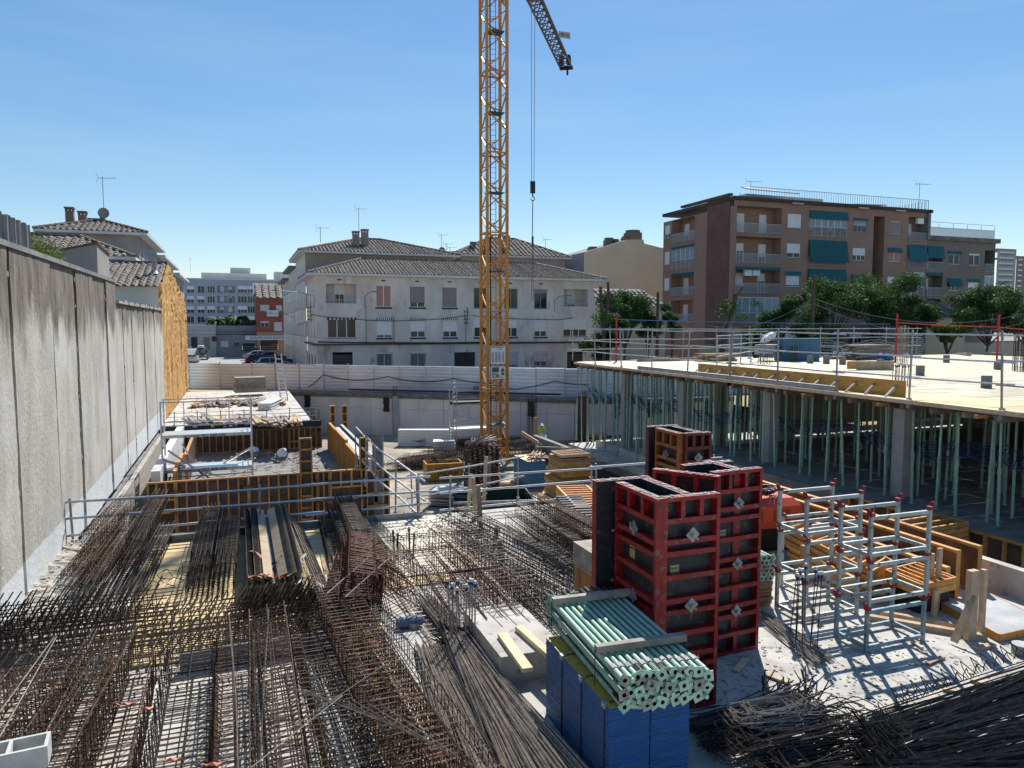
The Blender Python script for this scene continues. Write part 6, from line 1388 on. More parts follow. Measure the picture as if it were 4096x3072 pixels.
# =================== guard rails on the slab edge ===================
ga=W(180,1128); gb=W(900,1112)
guard('guard_rail','double tube guard rail along the slab edge in front of the stair core formwork',[(-3.7,19.25),(4.45,19.25)],0,1.18,(.36,.74,1.12),4.05,.3,r=.03)
guard('guard_rail','guard rail turning back from the corner beside the stair core',[(4.45,19.25),(4.2,24.5),(4.3,29.5)],-.5,1.6,(.5,1.0,1.55),2.6,.3,r=.03)
guard('guard_rail','guard rail along the slab edge in front of the brown clamp stack',[(5.3,19.25),(9.6,19.25)],0,1.05,(.18,.62,1.02),2.9,.3,r=.03)
guard('guard_rail','long low rail crossing the pit beyond the brown clamp stack',[(6.0,27.0),(11.0,29.0)],-2.2,1.8,(.9,1.75),2.9,.3,r=.03)
guard('guard_rail','far tube rail running right from the crane foot',[(14.6,35),(17.6,32.5)],-2.2,1.2,(.5,1.1),3.5,.3,r=.03)
guard('guard_rail','tube rail along the slab edge behind the red column forms',[(9.8,19.25),(13.8,19.25)],0,1.1,(.5,1.05),3.2,.3,r=.03)
t=thing('edge_beam','blue-grey steel edge channel bordering the plywood floor','steel beam',(-2.2,19.06,0)); part('web',MB().box(1.2,4.1,0,.03,.02,.22),M('channel_shade_blue',(.10,.14,.22),(.17,.21,.29),3,.45,.3),t); part('flange',MB().box(1.2,4.1,-.06,.0,.2,.225),galv,t)  # blue tint is shadow put into the channel colour
t=thing('edge_beam','dull timber edge beam left of the blue channel','steel beam',(-2.2,19.06,0)); part('web',MB().box(-.2,1.15,-.02,.03,.0,.2),galvd,t); part('flange',MB().box(-.2,1.15,-.1,-.02,.18,.2),galv,t)
t=thing('edge_beam','long grey beam under the rail corner beside the plywood','steel beam',(1.9,19.06,0)); part('web',MB().box(.05,2.6,-.02,.03,.0,.2),galvd,t)
# concrete beam edge / form across the foreground
a=W(420,1445); b=W(700,1408)
solo('form_edge_board',MB().box(0,2.9,-.06,.02,0,.30),M('grey_form_side',(.16,.17,.18),(.26,.27,.28),2,.7),'grey timber edge board crossing under the foreground cages','timber',(-.95,11.75,0),(0,0,.03))
# concrete plinth beside the blue stack
q=W(1185,1470); solo('concrete_plinth',MB().box(0,1.0,0,1.9,0,.42),conc,'low concrete plinth behind the blue panel stack','plinth',(3.42,9.7,0))
plank=lambda a,b,w_,h_,label,m=tpale,z=.43,cat='plank':solo('plank',MB().bar(Vector(a)+Vector((0,0,h_/2)),Vector(b)+Vector((0,0,h_/2)),w_,h_),m,label,cat)
plank(W(1085,1375,.43),W(1140,1452,.43),.15,.06,'pale plank on the plinth, left one with squared end')
plank(W(1120,1360,.43),W(1210,1440,.43),.12,.07,'pale plank on the plinth, right one running to the blue stack')
# concrete blocks in the bottom left corner: hollow blocks
def hollow_block(x,y,z,L,w_,h,label,cells=2,rz=0,m=None):
    p=MB(); e=.03; p.box(0,L,0,e,0,h); p.box(0,L,w_-e,w_,0,h)
    for k in range(cells+1): xx=(L-e)*k/cells; p.box(xx,xx+e,e,w_-e,0,h)
    return solo('concrete_block',p,m or M('block_pale',(.42,.43,.42),(.52,.53,.52),6,.9,bump=.3,bsc=60) if 'block_pale' not in MATS else MATS['block_pale'],label,'concrete block',(x,y,z),(0,0,rz))
C=P(215,2930,z=1.35); sx=.40
hollow_block(C.x-.62,C.y-.30,C.z-.2,.62,.28,.2,'pale hollow concrete block with open cell at the bottom left corner',2,.10)
hollow_block(C.x-.95,C.y-.62,C.z-.42,.62,.28,.2,'second hollow concrete block lower at the bottom left edge',2,.12)
hollow_block(C.x-.5,C.y-.58,C.z-.42,.45,.28,.2,'nearest concrete block below the open one at the bottom left',2,.10)
solo('block_pallet_stack',MB().box(-1.2,.05,-.7,0,0,C.z-.43),MATS['block_pale'],'pale base stack under the hollow concrete blocks at the bottom left','block stack',(C.x-.0,C.y,0),(0,0,.1))
# =================== blue edged panel stack with prop bundle ===================
t=thing('blue_panel_stack','big stack of blue-edged yellow formwork boards under the green prop bundle','panel stack',(3.66,6.85,0),R(-2))
H_=1.05; pm=MB(); th=.021
me=MB(); me.box(0,.49,0,1.92,0,th-.0015); me.mi=[1 if k==1 else 0 for k in range(6)]; mesh_=me.mesh('board',[bluem,yply])
nb=int(H_/th)
for c_ in range(2):
    for k in range(nb): link('board',mesh_,t,(c_*.515+rnd.uniform(-.003,.003),rnd.uniform(-.006,.006)+(.02 if c_ else 0),k*th),(0,0,rnd.uniform(-.002,.002)))
for y in (.12,.75,1.35): sp=MB(); sp.path([(-.006,y,0),(-.006,y,H_+.006),(1.0,y,H_+.006)],.009,4); part('steel_band',sp,blackm,t); part('band_corner',MB().box(-.02,.05,y-.03,y+.05,H_-.05,H_+.012),galvd,t)
# prop bundle on top
T0=thing('prop_bundle','strapped bundle of pale green props lying on the blue board stack','prop bundle',(3.72,6.75,H_+.02),R(-4.5))
def lying_prop(parent,x,z,L,y0,m,face='near',seed=0):
    o=part('outer_tube',MB().tube((0,0,0),(0,L,0),.030,10,caps=False),m,parent,(x,y0,z))
    if 'pl' not in _cm:
        p=MB(); w2=.060; r_=.026; n=12
        ring=[(math.cos(2*math.pi*i/n)*r_,0,math.sin(2*math.pi*i/n)*r_) for i in range(n)]
        def sq(a):
            c,s=math.cos(a),math.sin(a); k=w2/max(abs(c),abs(s)); return (c*k,0,s*k)
        so_=[sq(2*math.pi*i/n+0.0) for i in range(n)]
        cr=[(w2*a,0,w2*b) for a,b in ((1,1),(-1,1),(-1,-1),(1,-1))]
        pts=[(w2,0,0),(w2,0,w2),(0,0,w2),(-w2,0,w2),(-w2,0,0),(-w2,0,-w2),(0,0,-w2),(w2,0,-w2)]
        n=8; ring=[(math.cos(2*math.pi*i/n)*r_,0,math.sin(2*math.pi*i/n)*r_) for i in range(n)]
        for i in range(n):
            a,b=ring[i],ring[(i+1)%n]; c,d=pts[i],pts[(i+1)%n]
            p.quad(a,b,d,c); p.quad((a[0],.008,a[2]),(c[0],.008,c[2]),(d[0],.008,d[2]),(b[0],.008,b[2])); p.quad(c,d,(d[0],.008,d[2]),(c[0],.008,c[2]))
            p.quad(b,a,(a[0],.3,a[2]),(b[0],.3,b[2]),1)
        _cm['pl']=p
    return o
plate_m={}
def plate(parent,x,y,z,rot,m):
    if m.name not in plate_m: plate_m[m.name]=_cm['pl'].mesh('base_plate',[m,blackm])
    link('base_plate',plate_m[m.name],parent,(x,y,z),(0,rot,0)); 
cols,rows_=12,5
rustp=M('prop_rusty_plate',(.22,.20,.15),(.30,.38,.30),12,.6,c3=(.16,.09,.06),sc3=18)
for r_ in range(rows_):
    for c_ in range(cols):
        x=.05+c_*.088+(.04 if r_%2 else 0)+rnd.uniform(-.006,.006); z=.04+r_*.073; far=rnd.uniform(-.02,.02)
        m=propb if rnd.random()<.8 else propm
        L=2.35+rnd.uniform(-.05,.05); y0=rnd.uniform(-.03,.03)
        lying_prop(T0,x,z,L,y0+.01,m)
        if (c_+r_)%2==0 or rnd.random()<.55: plate(T0,x,y0-.005-rnd.uniform(0,.03),z+rnd.uniform(-.01,.01),rnd.uniform(-.7,.7),rustp if rnd.random()<.3 else propb)
        else: part('inner_tube',MB().tube((0,-.05,0),(0,.05,0),.026,8),m,T0,(x,y0,z))
        if r_==rows_-1:
            cb=MB().tube((0,0,0),(0,.10,0),.042,8); cb.path([(.045,.02,0),(.06,.05,.03),(.045,.09,0)],.006,4); part('collar',cb,galvd,T0,(x,.22+rnd.uniform(-.04,.05),z))
        if r_<rows_ and rnd.random()<.7: plate(T0,x,y0+L+.02,z,rnd.uniform(-.3,.3),propm)
for y,dx in ((.62,0),(2.15,0)): part('timber_batten',MB().bar((-.02,y,.04+rows_*.073+.01),(1.12,y,.04+rows_*.073+.02),.09,.08),timberg if y>1 else timberg,T0)
sp=MB()
for y in (.60,2.13):
    for x in (-.035,1.13): sp.tube((x,y,-.01),(x*.98,y,.42),.006,4)
    sp.tube((-.035,y,.445),(1.13,y,.445),.006,4)
part('strapping_wire',sp,blackm,T0)
# =================== second bundle and small stacks behind the racks ===================
q=W(1668,1250,.55); T1=thing('prop_bundle','smaller bundle of dusty green props lying on pallets behind the racks','prop bundle',(8.35,10.9,.5),R(-6))
for r_ in range(6):
    for c_ in range(9):
        x=c_*.09+(.04 if r_%2 else 0); z=.04+r_*.075
        lying_prop(T1,x,z,2.0,0,propm); plate(T1,x,-.01-rnd.uniform(0,.03),z,rnd.uniform(-.6,.6),rustp if rnd.random()<.4 else propb)
t=thing('timber_pallet_stack','reddish stack of short timber bearers under the dusty prop bundle','timber stack',(8.2,10.8,0))
for k in range(7):
    for j in range(3): part('bearer',MB().box(-.1+j*.36,.2+j*.36,0,1.9,k*.07,k*.07+.06),M('red_timber',(.20,.10,.06),(.28,.16,.10),5,.8,orand=.2) if 'red_timber' not in MATS else MATS['red_timber'],t,(rnd.uniform(-.02,.02),rnd.uniform(-.04,.04),0))
# =================== red column formwork ===================
def washer(parent,loc,rot):
    if 'wash' not in _fp:
        b=MB(); b.box(-.075,.075,-.012,0,-.075,.075); b.tube((0,-.06,0),(0,0,0),.03,8); b.bar((-.09,-.035,0),(.09,-.035,0),.02); _fp['wash']=b.mesh('tie_plate',[galvd])
    o=link('tie_plate',_fp['wash'],parent,loc,rot); return o
def red_form(label,panels,h=2.94,cat='column formwork'):
    """panels: (x,y,rot_deg,width,material) set like a pinwheel round the column core"""
    cx=sum(p[0] for p in panels)/len(panels); cy=sum(p[1] for p in panels)/len(panels)
    t=thing('column_formwork',label,cat,(cx,cy,0))
    ribs=[.32,.62,.78,1.08,1.38,1.54,1.86,2.18,2.34,2.62]; T=.12
    for i,(x,y,r_,w,fr) in enumerate(panels):
        o=form(t,w,h,T,ribs,ribs_x(w,2,2.66,h-.05)+ribs_x(w,1,.04,.3),fr,(x-cx,y-cy,0),(0,0,R(r_)),name='panel',back=blackp)
        for z in (.70,1.46,2.42): washer(o,(w*.5,.0,z),(0,R(45),0))
        if i<2:
            link('maker_label',_fp.setdefault('lab',MB().box(-.07,.07,-.003,0,-.09,.09).mesh('maker_label',[M('label_yellow',(.38,.33,.13),(.45,.42,.3),20,.6)])),o,(w*.28,T-.004,2.0 if i else 1.9))
            text('lettering','INDE-K',.038,blackm,o,(w*.28,T-.009,2.05 if i else 1.95),(R(90),0,0))
        for px_,pz_ in ((.3,.7),(.7,.7),(.3,1.46),(.7,1.46),(.3,2.2),(.7,2.2)):
            link('tie_hole',_fp.setdefault('plug',MB().tube((0,0,0),(0,.006,0),.022,10).mesh('tie_hole',[M('plug_yellow',(.45,.40,.2),None)])),o,(w*px_,T+.02,pz_))
        cr=MB()
        for k in range(40): xx=rnd.uniform(.0,w-.05); cr.box(xx,xx+rnd.uniform(.008,.04),rnd.uniform(0.01,.06),rnd.uniform(.07,.115),h-.001,h+rnd.uniform(.002,.014))
        part('mortar_crumbs',cr,conc,o,kind='stuff')
    return t
red_form('nearest red column formwork standing behind the green prop bundle',[(5.14,8.18,0,.87,redm),(5.02,9.30,-90,1.12,redm),(5.68,9.55,180,.90,redm),(5.64,8.33,90,1.05,redm)])
red_form('middle red column formwork with mortar crusted on top',[(6.76,9.36,4,.95,redm),(6.02,9.95,-55,1.05,redm),(7.62,10.20,184,.98,redm),(7.35,9.5,92,.8,redm)])
red_form('farthest column formwork with one orange and one dark red panel',[(8.62,12.96,0,.64,M('dark_red_form',(.11,.016,.012),(.17,.03,.02),6,.5,c3=(.1,.05,.04),sc3=14)),(8.50,13.95,-90,.9,M('burnt_orange_form',(.30,.085,.02),(.46,.16,.03),5,.55,c3=(.14,.05,.03),sc3=10)),(9.22,14.25,180,.78,MATS['dark_red_form']),(9.1,13.1,90,.95,MATS['dark_red_form'])])
# =================== racks ===================
rackm=M('rack_paint',(.33,.37,.36),(.44,.47,.45),5,.55,.2,c3=(.12,.065,.045),sc3=9,orand=.1)
rackbl=M('rack_blue',(.10,.22,.28),(.30,.36,.38),5,.5,.2,c3=(.13,.065,.045),sc3=13)
def rack(label,x,y,z,w,d,h,m,grp):
    t=thing('stacking_rack',label,'stacking rack',(x,y,z),rnd.uniform(-.01,.01),grp); e=.027
    pst=MB().box(-e,e,-e,e,0,h).mesh('post',[m])
    for sx in (0,1):
        for sy in (0,1):
            po=link('post',pst,t,(sx*w,sy*d,0))
            cl=MB(); cl.hexa([(a,b,c) for c in (h-.025,h+.03) for a,b in ((-.038,-.045),(.038,-.045),(.038,.04),(-.038,.04))]); cl.hexa([(.03*(1 if sx else -1)-.012,-.05,h+.02),(.03*(1 if sx else -1)+.012,-.05,h+.02),(.03*(1 if sx else -1)+.012,.05,h+.02),(.03*(1 if sx else -1)-.012,.05,h+.02),(.06*(1 if sx else -1)-.008,-.035,h+.10),(.06*(1 if sx else -1)+.008,-.035,h+.10),(.06*(1 if sx else -1)+.008,.035,h+.10),(.06*(1 if sx else -1)-.008,.035,h+.10)]); part('red_claw',cl,MATS['red_claw'] if 'red_claw' in MATS else M('red_claw',(.26,.02,.03),None,rough=.5),po)
    rx=MB().box(e,w-e,-.022,.022,-.03,.03).mesh('rail',[m]); ry=MB().box(-.022,.022,e,d-e,-.03,.03).mesh('rail',[m])
    for z_ in (.09,h-.06): 
        link('rail',rx,t,(0,0,z_)); link('rail',rx,t,(0,d,z_))
    for x_ in (0,w): link('rail',ry,t,(x_,0,.09)); 
    return t
for s_,(x,y,w,d,hs,lab) in enumerate(((9.21,8.7,1.22,.62,(.74,.75,.76),'front rack stack on the sunlit slab'),(9.12,9.98,1.2,.68,(.74,.75,.76),'rear rack stack by the capped bars'))):
    z=0
    for k,h in enumerate(hs): rack(['bottom','middle','top'][k]+' rack of the '+lab,x+rnd.uniform(-.015,.015),y,z,w,d,h-.02,rackbl if (k==0 and s_==0) else rackm,'steel stacking racks'); z+=h
rack('lone two-high rack part between the two stacks, at right',10.0,10.9,0,1.2,.7,1.45,rackm,'steel stacking racks')
# capped starter bars beside the racks
q=W(1700,1385); t=starter(8.45,9.25,0,1.28,'group of thin upright bars with blue and white caps beside the racks',.30,3,.011,rust,cap=True,lean=.04)
q=W(1000,1385); starter(W(1000,1400).x,W(1000,1400).y,0,1.1,'upright bars with white and blue caps in the middle of the rebar yard',.30,3,.014,galvd,cap=True,lean=.03)
q=W(872,1205); starter(q.x,q.y,0,.62,'three short capped bars wrapped in red-white tape on the dusty plywood',.35,2,.02,rebar,cap=True,lean=.01)
# small upright timber stakes in the slab edge
for i,(u,v,h,lab) in enumerate(((1012,1100,1.0,'brown timber stake behind the open cages, leftmost'),(1028,1122,1.15,'leaning brown timber stake second from left at the slab edge'),(1045,1080,1.3,'brown timber stake at the slab edge near the brown clamp stack'),(1040,1155,1.25,'brown timber stake among the open cages in the centre'),(1068,1180,.5,'short pale stake beside the open cages'),(1085,1215,.5,'pair of short pale boards stuck beside the centre cages'))):
    q=W(u,v); solo('timber_stake',MB().bar((0,0,0),(.08*(-1)**i,0,h),.11,.035),timber,lab,'timber stake',tuple(q),(0,0,rnd.uniform(-.4,.4)))
for i,(u,v) in enumerate(((893,1270),(1300,1240))):
    q=W(u,v+85 if i==0 else v); solo('pvc_sleeve',MB().path([(0,0,0),(0,0,.09)],.001,3).tube((0,0,0),(0,0,.10),.10,14,caps=False).tube((0,0,.005),(0,0,.1),.085,14,caps=False),galvd,['grey pipe sleeve standing on the slab near the flat ladder mat','grey pipe sleeve on the slab right of the centre cages'][i],'pipe sleeve',tuple(q))
q=W(885,1355); o=solo('foam_roll',MB().tube((-.22,0,.1),(.22,0,.1),.09,12),M('roll_blue_grey',(.13,.17,.25),None),'small blue-grey roll lying by the flat ladder mat','roll',tuple(q))
# =================== orange frames, beams and trays on the right ===================
def flat_form(label,c,w,h,rz,tilt=0,fm=orangef,nr=7,z=.1,face=True,rollx=0):
    t=thing('wall_form',label,'formwork panel',(c[0],c[1],z),0,None,(tilt,rollx,rz)); form(t,w,h,.12,[h*(k+1)/(nr+1) for k in range(nr)],[],fm,(0,0,0),(R(-90),0,0),name='frame_assembly',back=plyo if face else plyback); return t
V_=Vector
for i in range(3): quad_form(['lowest','middle','topmost'][i]+' orange ribbed form panel lying slantwise behind the racks',[V_((11.05+.04*i,12.9,.55+.12*i)),V_((11.95+.04*i,13.1,.55+.12*i)),V_((11.72+.03*i,10.6,.40+.12*i)),V_((10.84+.03*i,10.25,.40+.12*i))],12,orangef)
for i in range(2): quad_form(['lower','upper'][i]+' orange open tray form lying flat beside the trestle',[V_((12.18,10.38,.50+.12*i)),V_((12.11,9.50,.50+.12*i)),V_((11.19,9.42,.50+.12*i)),V_((11.26,10.25,.50+.12*i))],5,orangef)
lumber('timber_stack','stack of orange-brown form boards under the slanting panels',(11.3,11.4,0),R(82),18,2.2,.28,.07,orangef,layers=6,spread=.1)
if 0: pass
solo('timber_bearer',MB().box(0,.9,-.1,.1,0,.6),brownf,'brown bearer block under the slanting orange panels','timber',(10.9,12.0,0))
solo('support_block',MB().box(0,.75,0,.6,0,.38),blackm,'dark support block under the flat orange trays','support block',(11.35,9.6,0))
# long panels standing on edge, running away
def edge_panel(label,x,y0,y1,pt,z0,zs=None):
    z1=P(*pt,x=x).z; t=thing('edge_form',label,'formwork panel',(x,y1,z0),-math.pi/2); n=int((y1-y0)/.45)
    form(t,y1-y0,z1-z0,.10,[],ribs_x(y1-y0,n,.05,z1-z0-.05),orangef,name='frame_assembly',back=brownf); 
    part('face_sheet',MB().box(0,y1-y0,-.004,.0,.06,z1-z0-.06),M('stained_face',(.045,.03,.02),(.22,.11,.04),1.6,.5,stretch=(1,1,.6)) if 'stained_face' not in MATS else MATS['stained_face'],t); return t
edge_panel('long orange-brown panel on edge, rightmost beside the concrete kerb',13.25,9.95,19.5,(3918,2186),.02)
edge_panel('long orange-brown panel on edge, second beside the concrete kerb',12.62,9.9,18.5,(3842,2207),.02)
edge_panel('shorter orange panel on edge behind the flat trays',12.3,9.85,13.5,(3817,2281),.02)
edge_panel('long orange panel on edge far behind the generator',13.6,14.5,21.5,(3420,2050),.02) if False else None
solo('concrete_kerb',MB().box(13.75,13.95,3.5,17.5,0,.55),conc,'low concrete kerb wall running along the right side under the deck','concrete wall')
t=thing('edge_form','orange ribbed strip form along the outer side of the kerb wall','formwork panel',(17.05,17.0,-.55),-math.pi/2); form(t,13,.62,.1,[],ribs_x(13,26,.05,.57),orangef,name='frame_assembly',back=plyback)
t=thing('tray_form','large flat form panel with pale top and orange rim lying at the right edge','formwork panel',(0,0,0)); a=P(3998,2545,z=.1); 
part('face',MB().box(0,2.3,0,.95,.10,.105),M('pale_form_face',(.36,.38,.39),(.50,.51,.51),2,.5),t,(a.x+.05,a.y+.05,0),(0,0,R(30))) if False else None
pts=[P(3768,2418,z=.1),P(3998,2545,z=.1),P(4200,2500,z=.1),P(3960,2380,z=.1)]; top=MB().poly([q+Vector((0,0,.03)) for q in pts]) if False else MB(); top.poly([q+Vector((0,0,.03)) for q in pts]); part('face',top,M('pale_form_face',(.30,.32,.34),(.46,.47,.47),2,.5),t)
rm=MB()
for a,b in zip(pts,pts[1:]+pts[:1]): rm.bar(a-Vector((0,0,.03)),b-Vector((0,0,.03)),.03,.13)
part('rim',rm,orangef,t)
# timber trestle
t=thing('timber_trestle','brown timber trestle of uprights and braces at the right of the racks','trestle',(0,0,0))
b1=P(3878,2560,z=0); b2=P(3925,2545,z=0); b3=P(3700,2450,z=0)
part('post',MB().box(b1.x-.09,b1.x+.09,b1.y-.05,b1.y+.05,0,1.18),timber,t); part('post',MB().box(b2.x-.04,b2.x+.04,b2.y-.03,b2.y+.05,0,1.14),timber,t); part('brace',MB().bar((b1.x-.42,b1.y-.05,.05),(b1.x-.02,b1.y-.06,.78),.12,.04),timber,t)
part('bearer',MB().bar((b1.x-.9,b1.y+1.2,.05),(b1.x+.25,b1.y-.12,.05),.12,.1),timber,t); part('bearer',MB().bar((b1.x-.55,b1.y+1.3,.05),(b2.x+.2,b2.y,.05),.1,.08),timber,t)
for i,(u,v,h) in enumerate(((3745,2440,1.15),(3715,2440,1.05),(3735,2470,.5))): q=P(u,v,z=0); part('post',MB().bar((q.x,q.y,0),(q.x+.02,q.y,h),.10,.05),timber,t)
plank(P(3905,2600,z=0),P(3975,2585,z=0),.1,.05,'short block of wood on the slab before the trestle',timber)
plank(P(3640,2850,z=0),P(3700,2885,z=0),.1,.06,'short pale block of wood on the sunlit slab at the bottom right',tpale)
plank(P(3885,2725,z=0),P(3945,2745,z=0),.1,.05,'short wood block by the rusty lattice strip at right',tpale)
q=P(4085,2615,z=0); solo('steel_bucket',MB().tube((0,0,0),(0,0,.16),.14,14),galvd,'grey bucket cut by the right picture edge','bucket',tuple(q))
# stack of orange panels in the shade under the deck
t=thing('form_panel_stack','stack of orange form panels with dark tops in the shade under the deck','panel stack',(15.1,11.6,-1.0),R(4))
for k in range(10): form(t,1.9,1.25,.115,[.4,.8],[],orangef,(rnd.uniform(-.04,.04),0,.14+.13*k+.0),(R(-90),0,0),name='form_panel',back=M('navy_face',(.02,.035,.07),(.035,.05,.09),3,.5) if 'navy_face' not in MATS else MATS['navy_face']) 
for c in [o for o in bpy.data.objects if o.parent==t]: c.location.y=1.25; 
t=thing('form_panel_stack','second lower stack of brown form panels left of the navy topped one','panel stack',(14.9,13.8,-1.4),R(2))
for k in range(6): form(t,1.7,1.2,.115,[.4,.8],[],brownf,(rnd.uniform(-.04,.04),1.2,.06+.13*k),(R(-90),0,0),name='form_panel')
t=thing('open_form_box','brown open form box standing behind the middle red formwork','formwork box',(10.6,17.2,0)); 
for nm,a in (('side',(0,2.1,0,.08)),('side',(0,2.1,.9,.98)),('end',(0,.08,.08,.9)),('end',(2.02,2.1,.08,.9))): part(nm,MB().box(a[0],a[1],a[2],a[3],0,.9),brownf,t)
# orange generator
t=thing('generator','orange-red site generator with black base and cables coiled on top','generator',(10.3,13.6,0),R(-8))
orr=M('generator_orange',(.50,.06,.025),(.56,.08,.035),3,.4)
b=MB(); b.hexa([(0,0,.55),(1.75,0,.55),(1.75,.95,.55),(0,.95,.55),(0,0,1.05),(1.75,0,1.05),(1.75,.95,1.05),(0,.95,1.05)]); b.hexa([(0,0,1.05),(1.75,0,1.05),(1.75,.95,1.05),(0,.95,1.05),(.1,.18,1.2),(1.65,.18,1.2),(1.65,.8,1.2),(.1,.8,1.2)]); part('hood',b,orr,t)
part('base',MB().box(.05,1.7,.04,.9,.05,.55),blackm,t)
lv=MB()
for g_x in (.35,1.05):
    for k in range(11): lv.box(g_x+k*.04,g_x+k*.04+.018,-.006,.0,.72,.98)
part('louvre',lv,M('louvre_dark',(.18,.02,.01),None),t)
part('label_plate',MB().box(.12,.22,-.01,.04,.3,.45),white,t)
for i in range(5):
    pts=[]; 
    for k in range(25): a=k/24*2*math.pi; pts.append((.85+math.cos(a)*(.35+.06*i)+rnd.uniform(-.02,.02),.48+math.sin(a)*(.22+.03*i),1.24+.03*i+rnd.uniform(0,.05)))
    o=solo('cable_coil',MB().path(pts,.022,5,closed=True),blackm,'black cable coil lying on the orange generator','cable coil',(10.3,13.6,0),(0,0,R(-8)),group='coils on the generator') if i==0 else part('cable_loop',MB().path(pts,.022,5,closed=True),blackm,o)
# black corrugated block and orange frames left of the red forms
t=thing('black_form_block','long black ribbed plastic formwork block left of the nearest red formwork','formwork block',(6.9,14.2,0),R(-14))
part('body',MB().box(0,.65,0,3.6,0,.62),M('black_plastic',(.015,.018,.024),(.03,.035,.045),3,.45),t)
for k in range(15): part('ridge',MB().box(.0,.65,k*.24,k*.24+.1,.62,.69),MATS['black_plastic'],t)
for i in range(2): flat_form(['lower','upper'][i]+' orange form panel lying behind the first red formwork',(7.75,16.4),.9,2.4,R(-12),0,orangef,8,.55+.13*i)
t=thing('brown_box_pile','brown timber boxes piled left of the nearest red formwork','timber stack',(5.75,10.9,0)); part('box',MB().box(0,.7,0,1.3,0,.75),brownf,t); part('box',MB().box(.02,.72,.1,1.4,.78,1.15),timberg,t); part('bearer',MB().box(0,.75,0,1.3,.75,.78),timber,t)
for k in range(5): part('slat',MB().box(-.012,0,.05+.25*k,.2+.25*k,.03,.72),brownf,t)
# =================== pit objects ===================
q=P(1045*1.8517,1064*1.8517,z=-3.3)
t=thing('clamp_stack','tall brown stack of steel column clamps piled in three tiers in the pit','steel stack',(q.x-1.05,q.y-.3,-3.3),R(-4))
W0=1.95; z=0
for tier,(hh,ww) in enumerate(((.95,1.75),(.75,1.6),(.72,1.7))):
    off=(W0-ww)/2
    part('tie_frame',MB().box(off-.05,off+ww+.05,-.05,-.0,z+hh-.05,z+hh+.02),rust2,t)
    cb=None
    for c_ in range(8):
        xx=off+.1+ww*c_/7.0
        n=int(hh/.075)
        for k in range(n):
            if cb is None: cb=MB().box(-.07,.07,-.12,.4,0,.055).mesh('clamp_bar',[M('clamp_steel',(.26,.16,.12),(.44,.32,.25),9,.7,orand=.3) if 'clamp_steel' not in MATS else MATS['clamp_steel']]); cb2=MB().box(-.09,.05,-.18,-.02,0,.06).mesh('clamp_bar',[rust2]) 
            if c_<7: link('clamp_bar',cb if (k+c_)%2 else cb2,t,(xx+rnd.uniform(-.02,.02)+.03*(k%2),rnd.uniform(-.06,.06),z+k*.075),(rnd.uniform(-.1,.1),rnd.uniform(-.2,.2),rnd.uniform(-.35,.35)))
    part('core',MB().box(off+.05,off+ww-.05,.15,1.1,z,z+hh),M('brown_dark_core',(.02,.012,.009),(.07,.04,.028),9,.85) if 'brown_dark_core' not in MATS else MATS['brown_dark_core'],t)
    z+=hh
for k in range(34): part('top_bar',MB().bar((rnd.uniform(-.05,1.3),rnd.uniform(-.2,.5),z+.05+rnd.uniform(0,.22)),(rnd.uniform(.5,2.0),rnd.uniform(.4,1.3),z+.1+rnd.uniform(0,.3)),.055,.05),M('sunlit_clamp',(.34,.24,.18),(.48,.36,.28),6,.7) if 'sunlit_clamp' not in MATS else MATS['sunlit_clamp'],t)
# far blue stack
q=P(2110,1960,z=-3.3); t=thing('blue_panel_stack','far blue-edged board stack with pale top in the pit right of the crane','panel stack',(13.75,34.9,-3.3))
me=MB(); me.box(0,1.0,0,2.0,0,.036); me.mi=[1 if k==1 else 0 for k in range(6)]; mm_=me.mesh('board',[M('far_blue_edge',(.03,.17,.36),(.05,.22,.43),3,.5),ply])
for k in range(38): link('board',mm_,t,(rnd.uniform(-.008,.008),rnd.uniform(-.01,.01),k*.0385))
t=thing('clamp_heap','loose heap of steel clamps on the far blue board stack','steel stack',(14.2,35.3,-1.82))
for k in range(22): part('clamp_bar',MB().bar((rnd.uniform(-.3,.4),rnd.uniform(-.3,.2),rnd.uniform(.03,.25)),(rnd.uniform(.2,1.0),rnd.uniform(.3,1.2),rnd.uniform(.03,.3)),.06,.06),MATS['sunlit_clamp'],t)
# orange pile of wall panels
t=thing('form_panel_pile','stepped pile of orange and weathered form panels in the pit','panel stack',(13.75,32.4,-3.3))
zz=0
for k in range(14):
    if k<2: w_,x_=2.6,-.55
    elif k<8: w_,x_=1.85,-.15
    else: w_,x_=1.45,.05
    L_=1.6; fm=orangef if k in(0,1,3,5,8,9,11,4) else brownf if k%2 else timber
    form(t,w_,L_,.125,[.4,.8,1.2],ribs_x(w_,1,.05,L_-.05),fm,(x_+rnd.uniform(-.03,.03),L_-.2,zz+.0),(R(-90),0,0),name='form_panel',back=plyo); 
    zz+=.15 if k not in (1,7) else .19
for c in [o for o in bpy.data.objects if o.parent==t]: c.location.z+=.13; c.rotation_euler[0]=R(90); c.location.y-=1.55
quad_form('pale open form frame lying on top of the stepped pile',[Vector((13.85,32.0,zz-3.3+.31)),Vector((15.25,32.0,zz-3.3+.31)),Vector((15.25,30.75,zz-3.3+.31)),Vector((13.85,30.75,zz-3.3+.31))],3,tpale,.13,orangef)
t2=thing('form_panel_pile','low spread of orange frames lying on the pit floor before the stepped pile','panel stack',(13.6,30.0,-3.3),R(-8))
for k in range(3): form(t2,2.6,1.5,.12,[.3,.6,.9,1.2],[],orangef,(rnd.uniform(-.1,.1),0,.13*(k+1)),(R(90),0,0),name='form_panel')
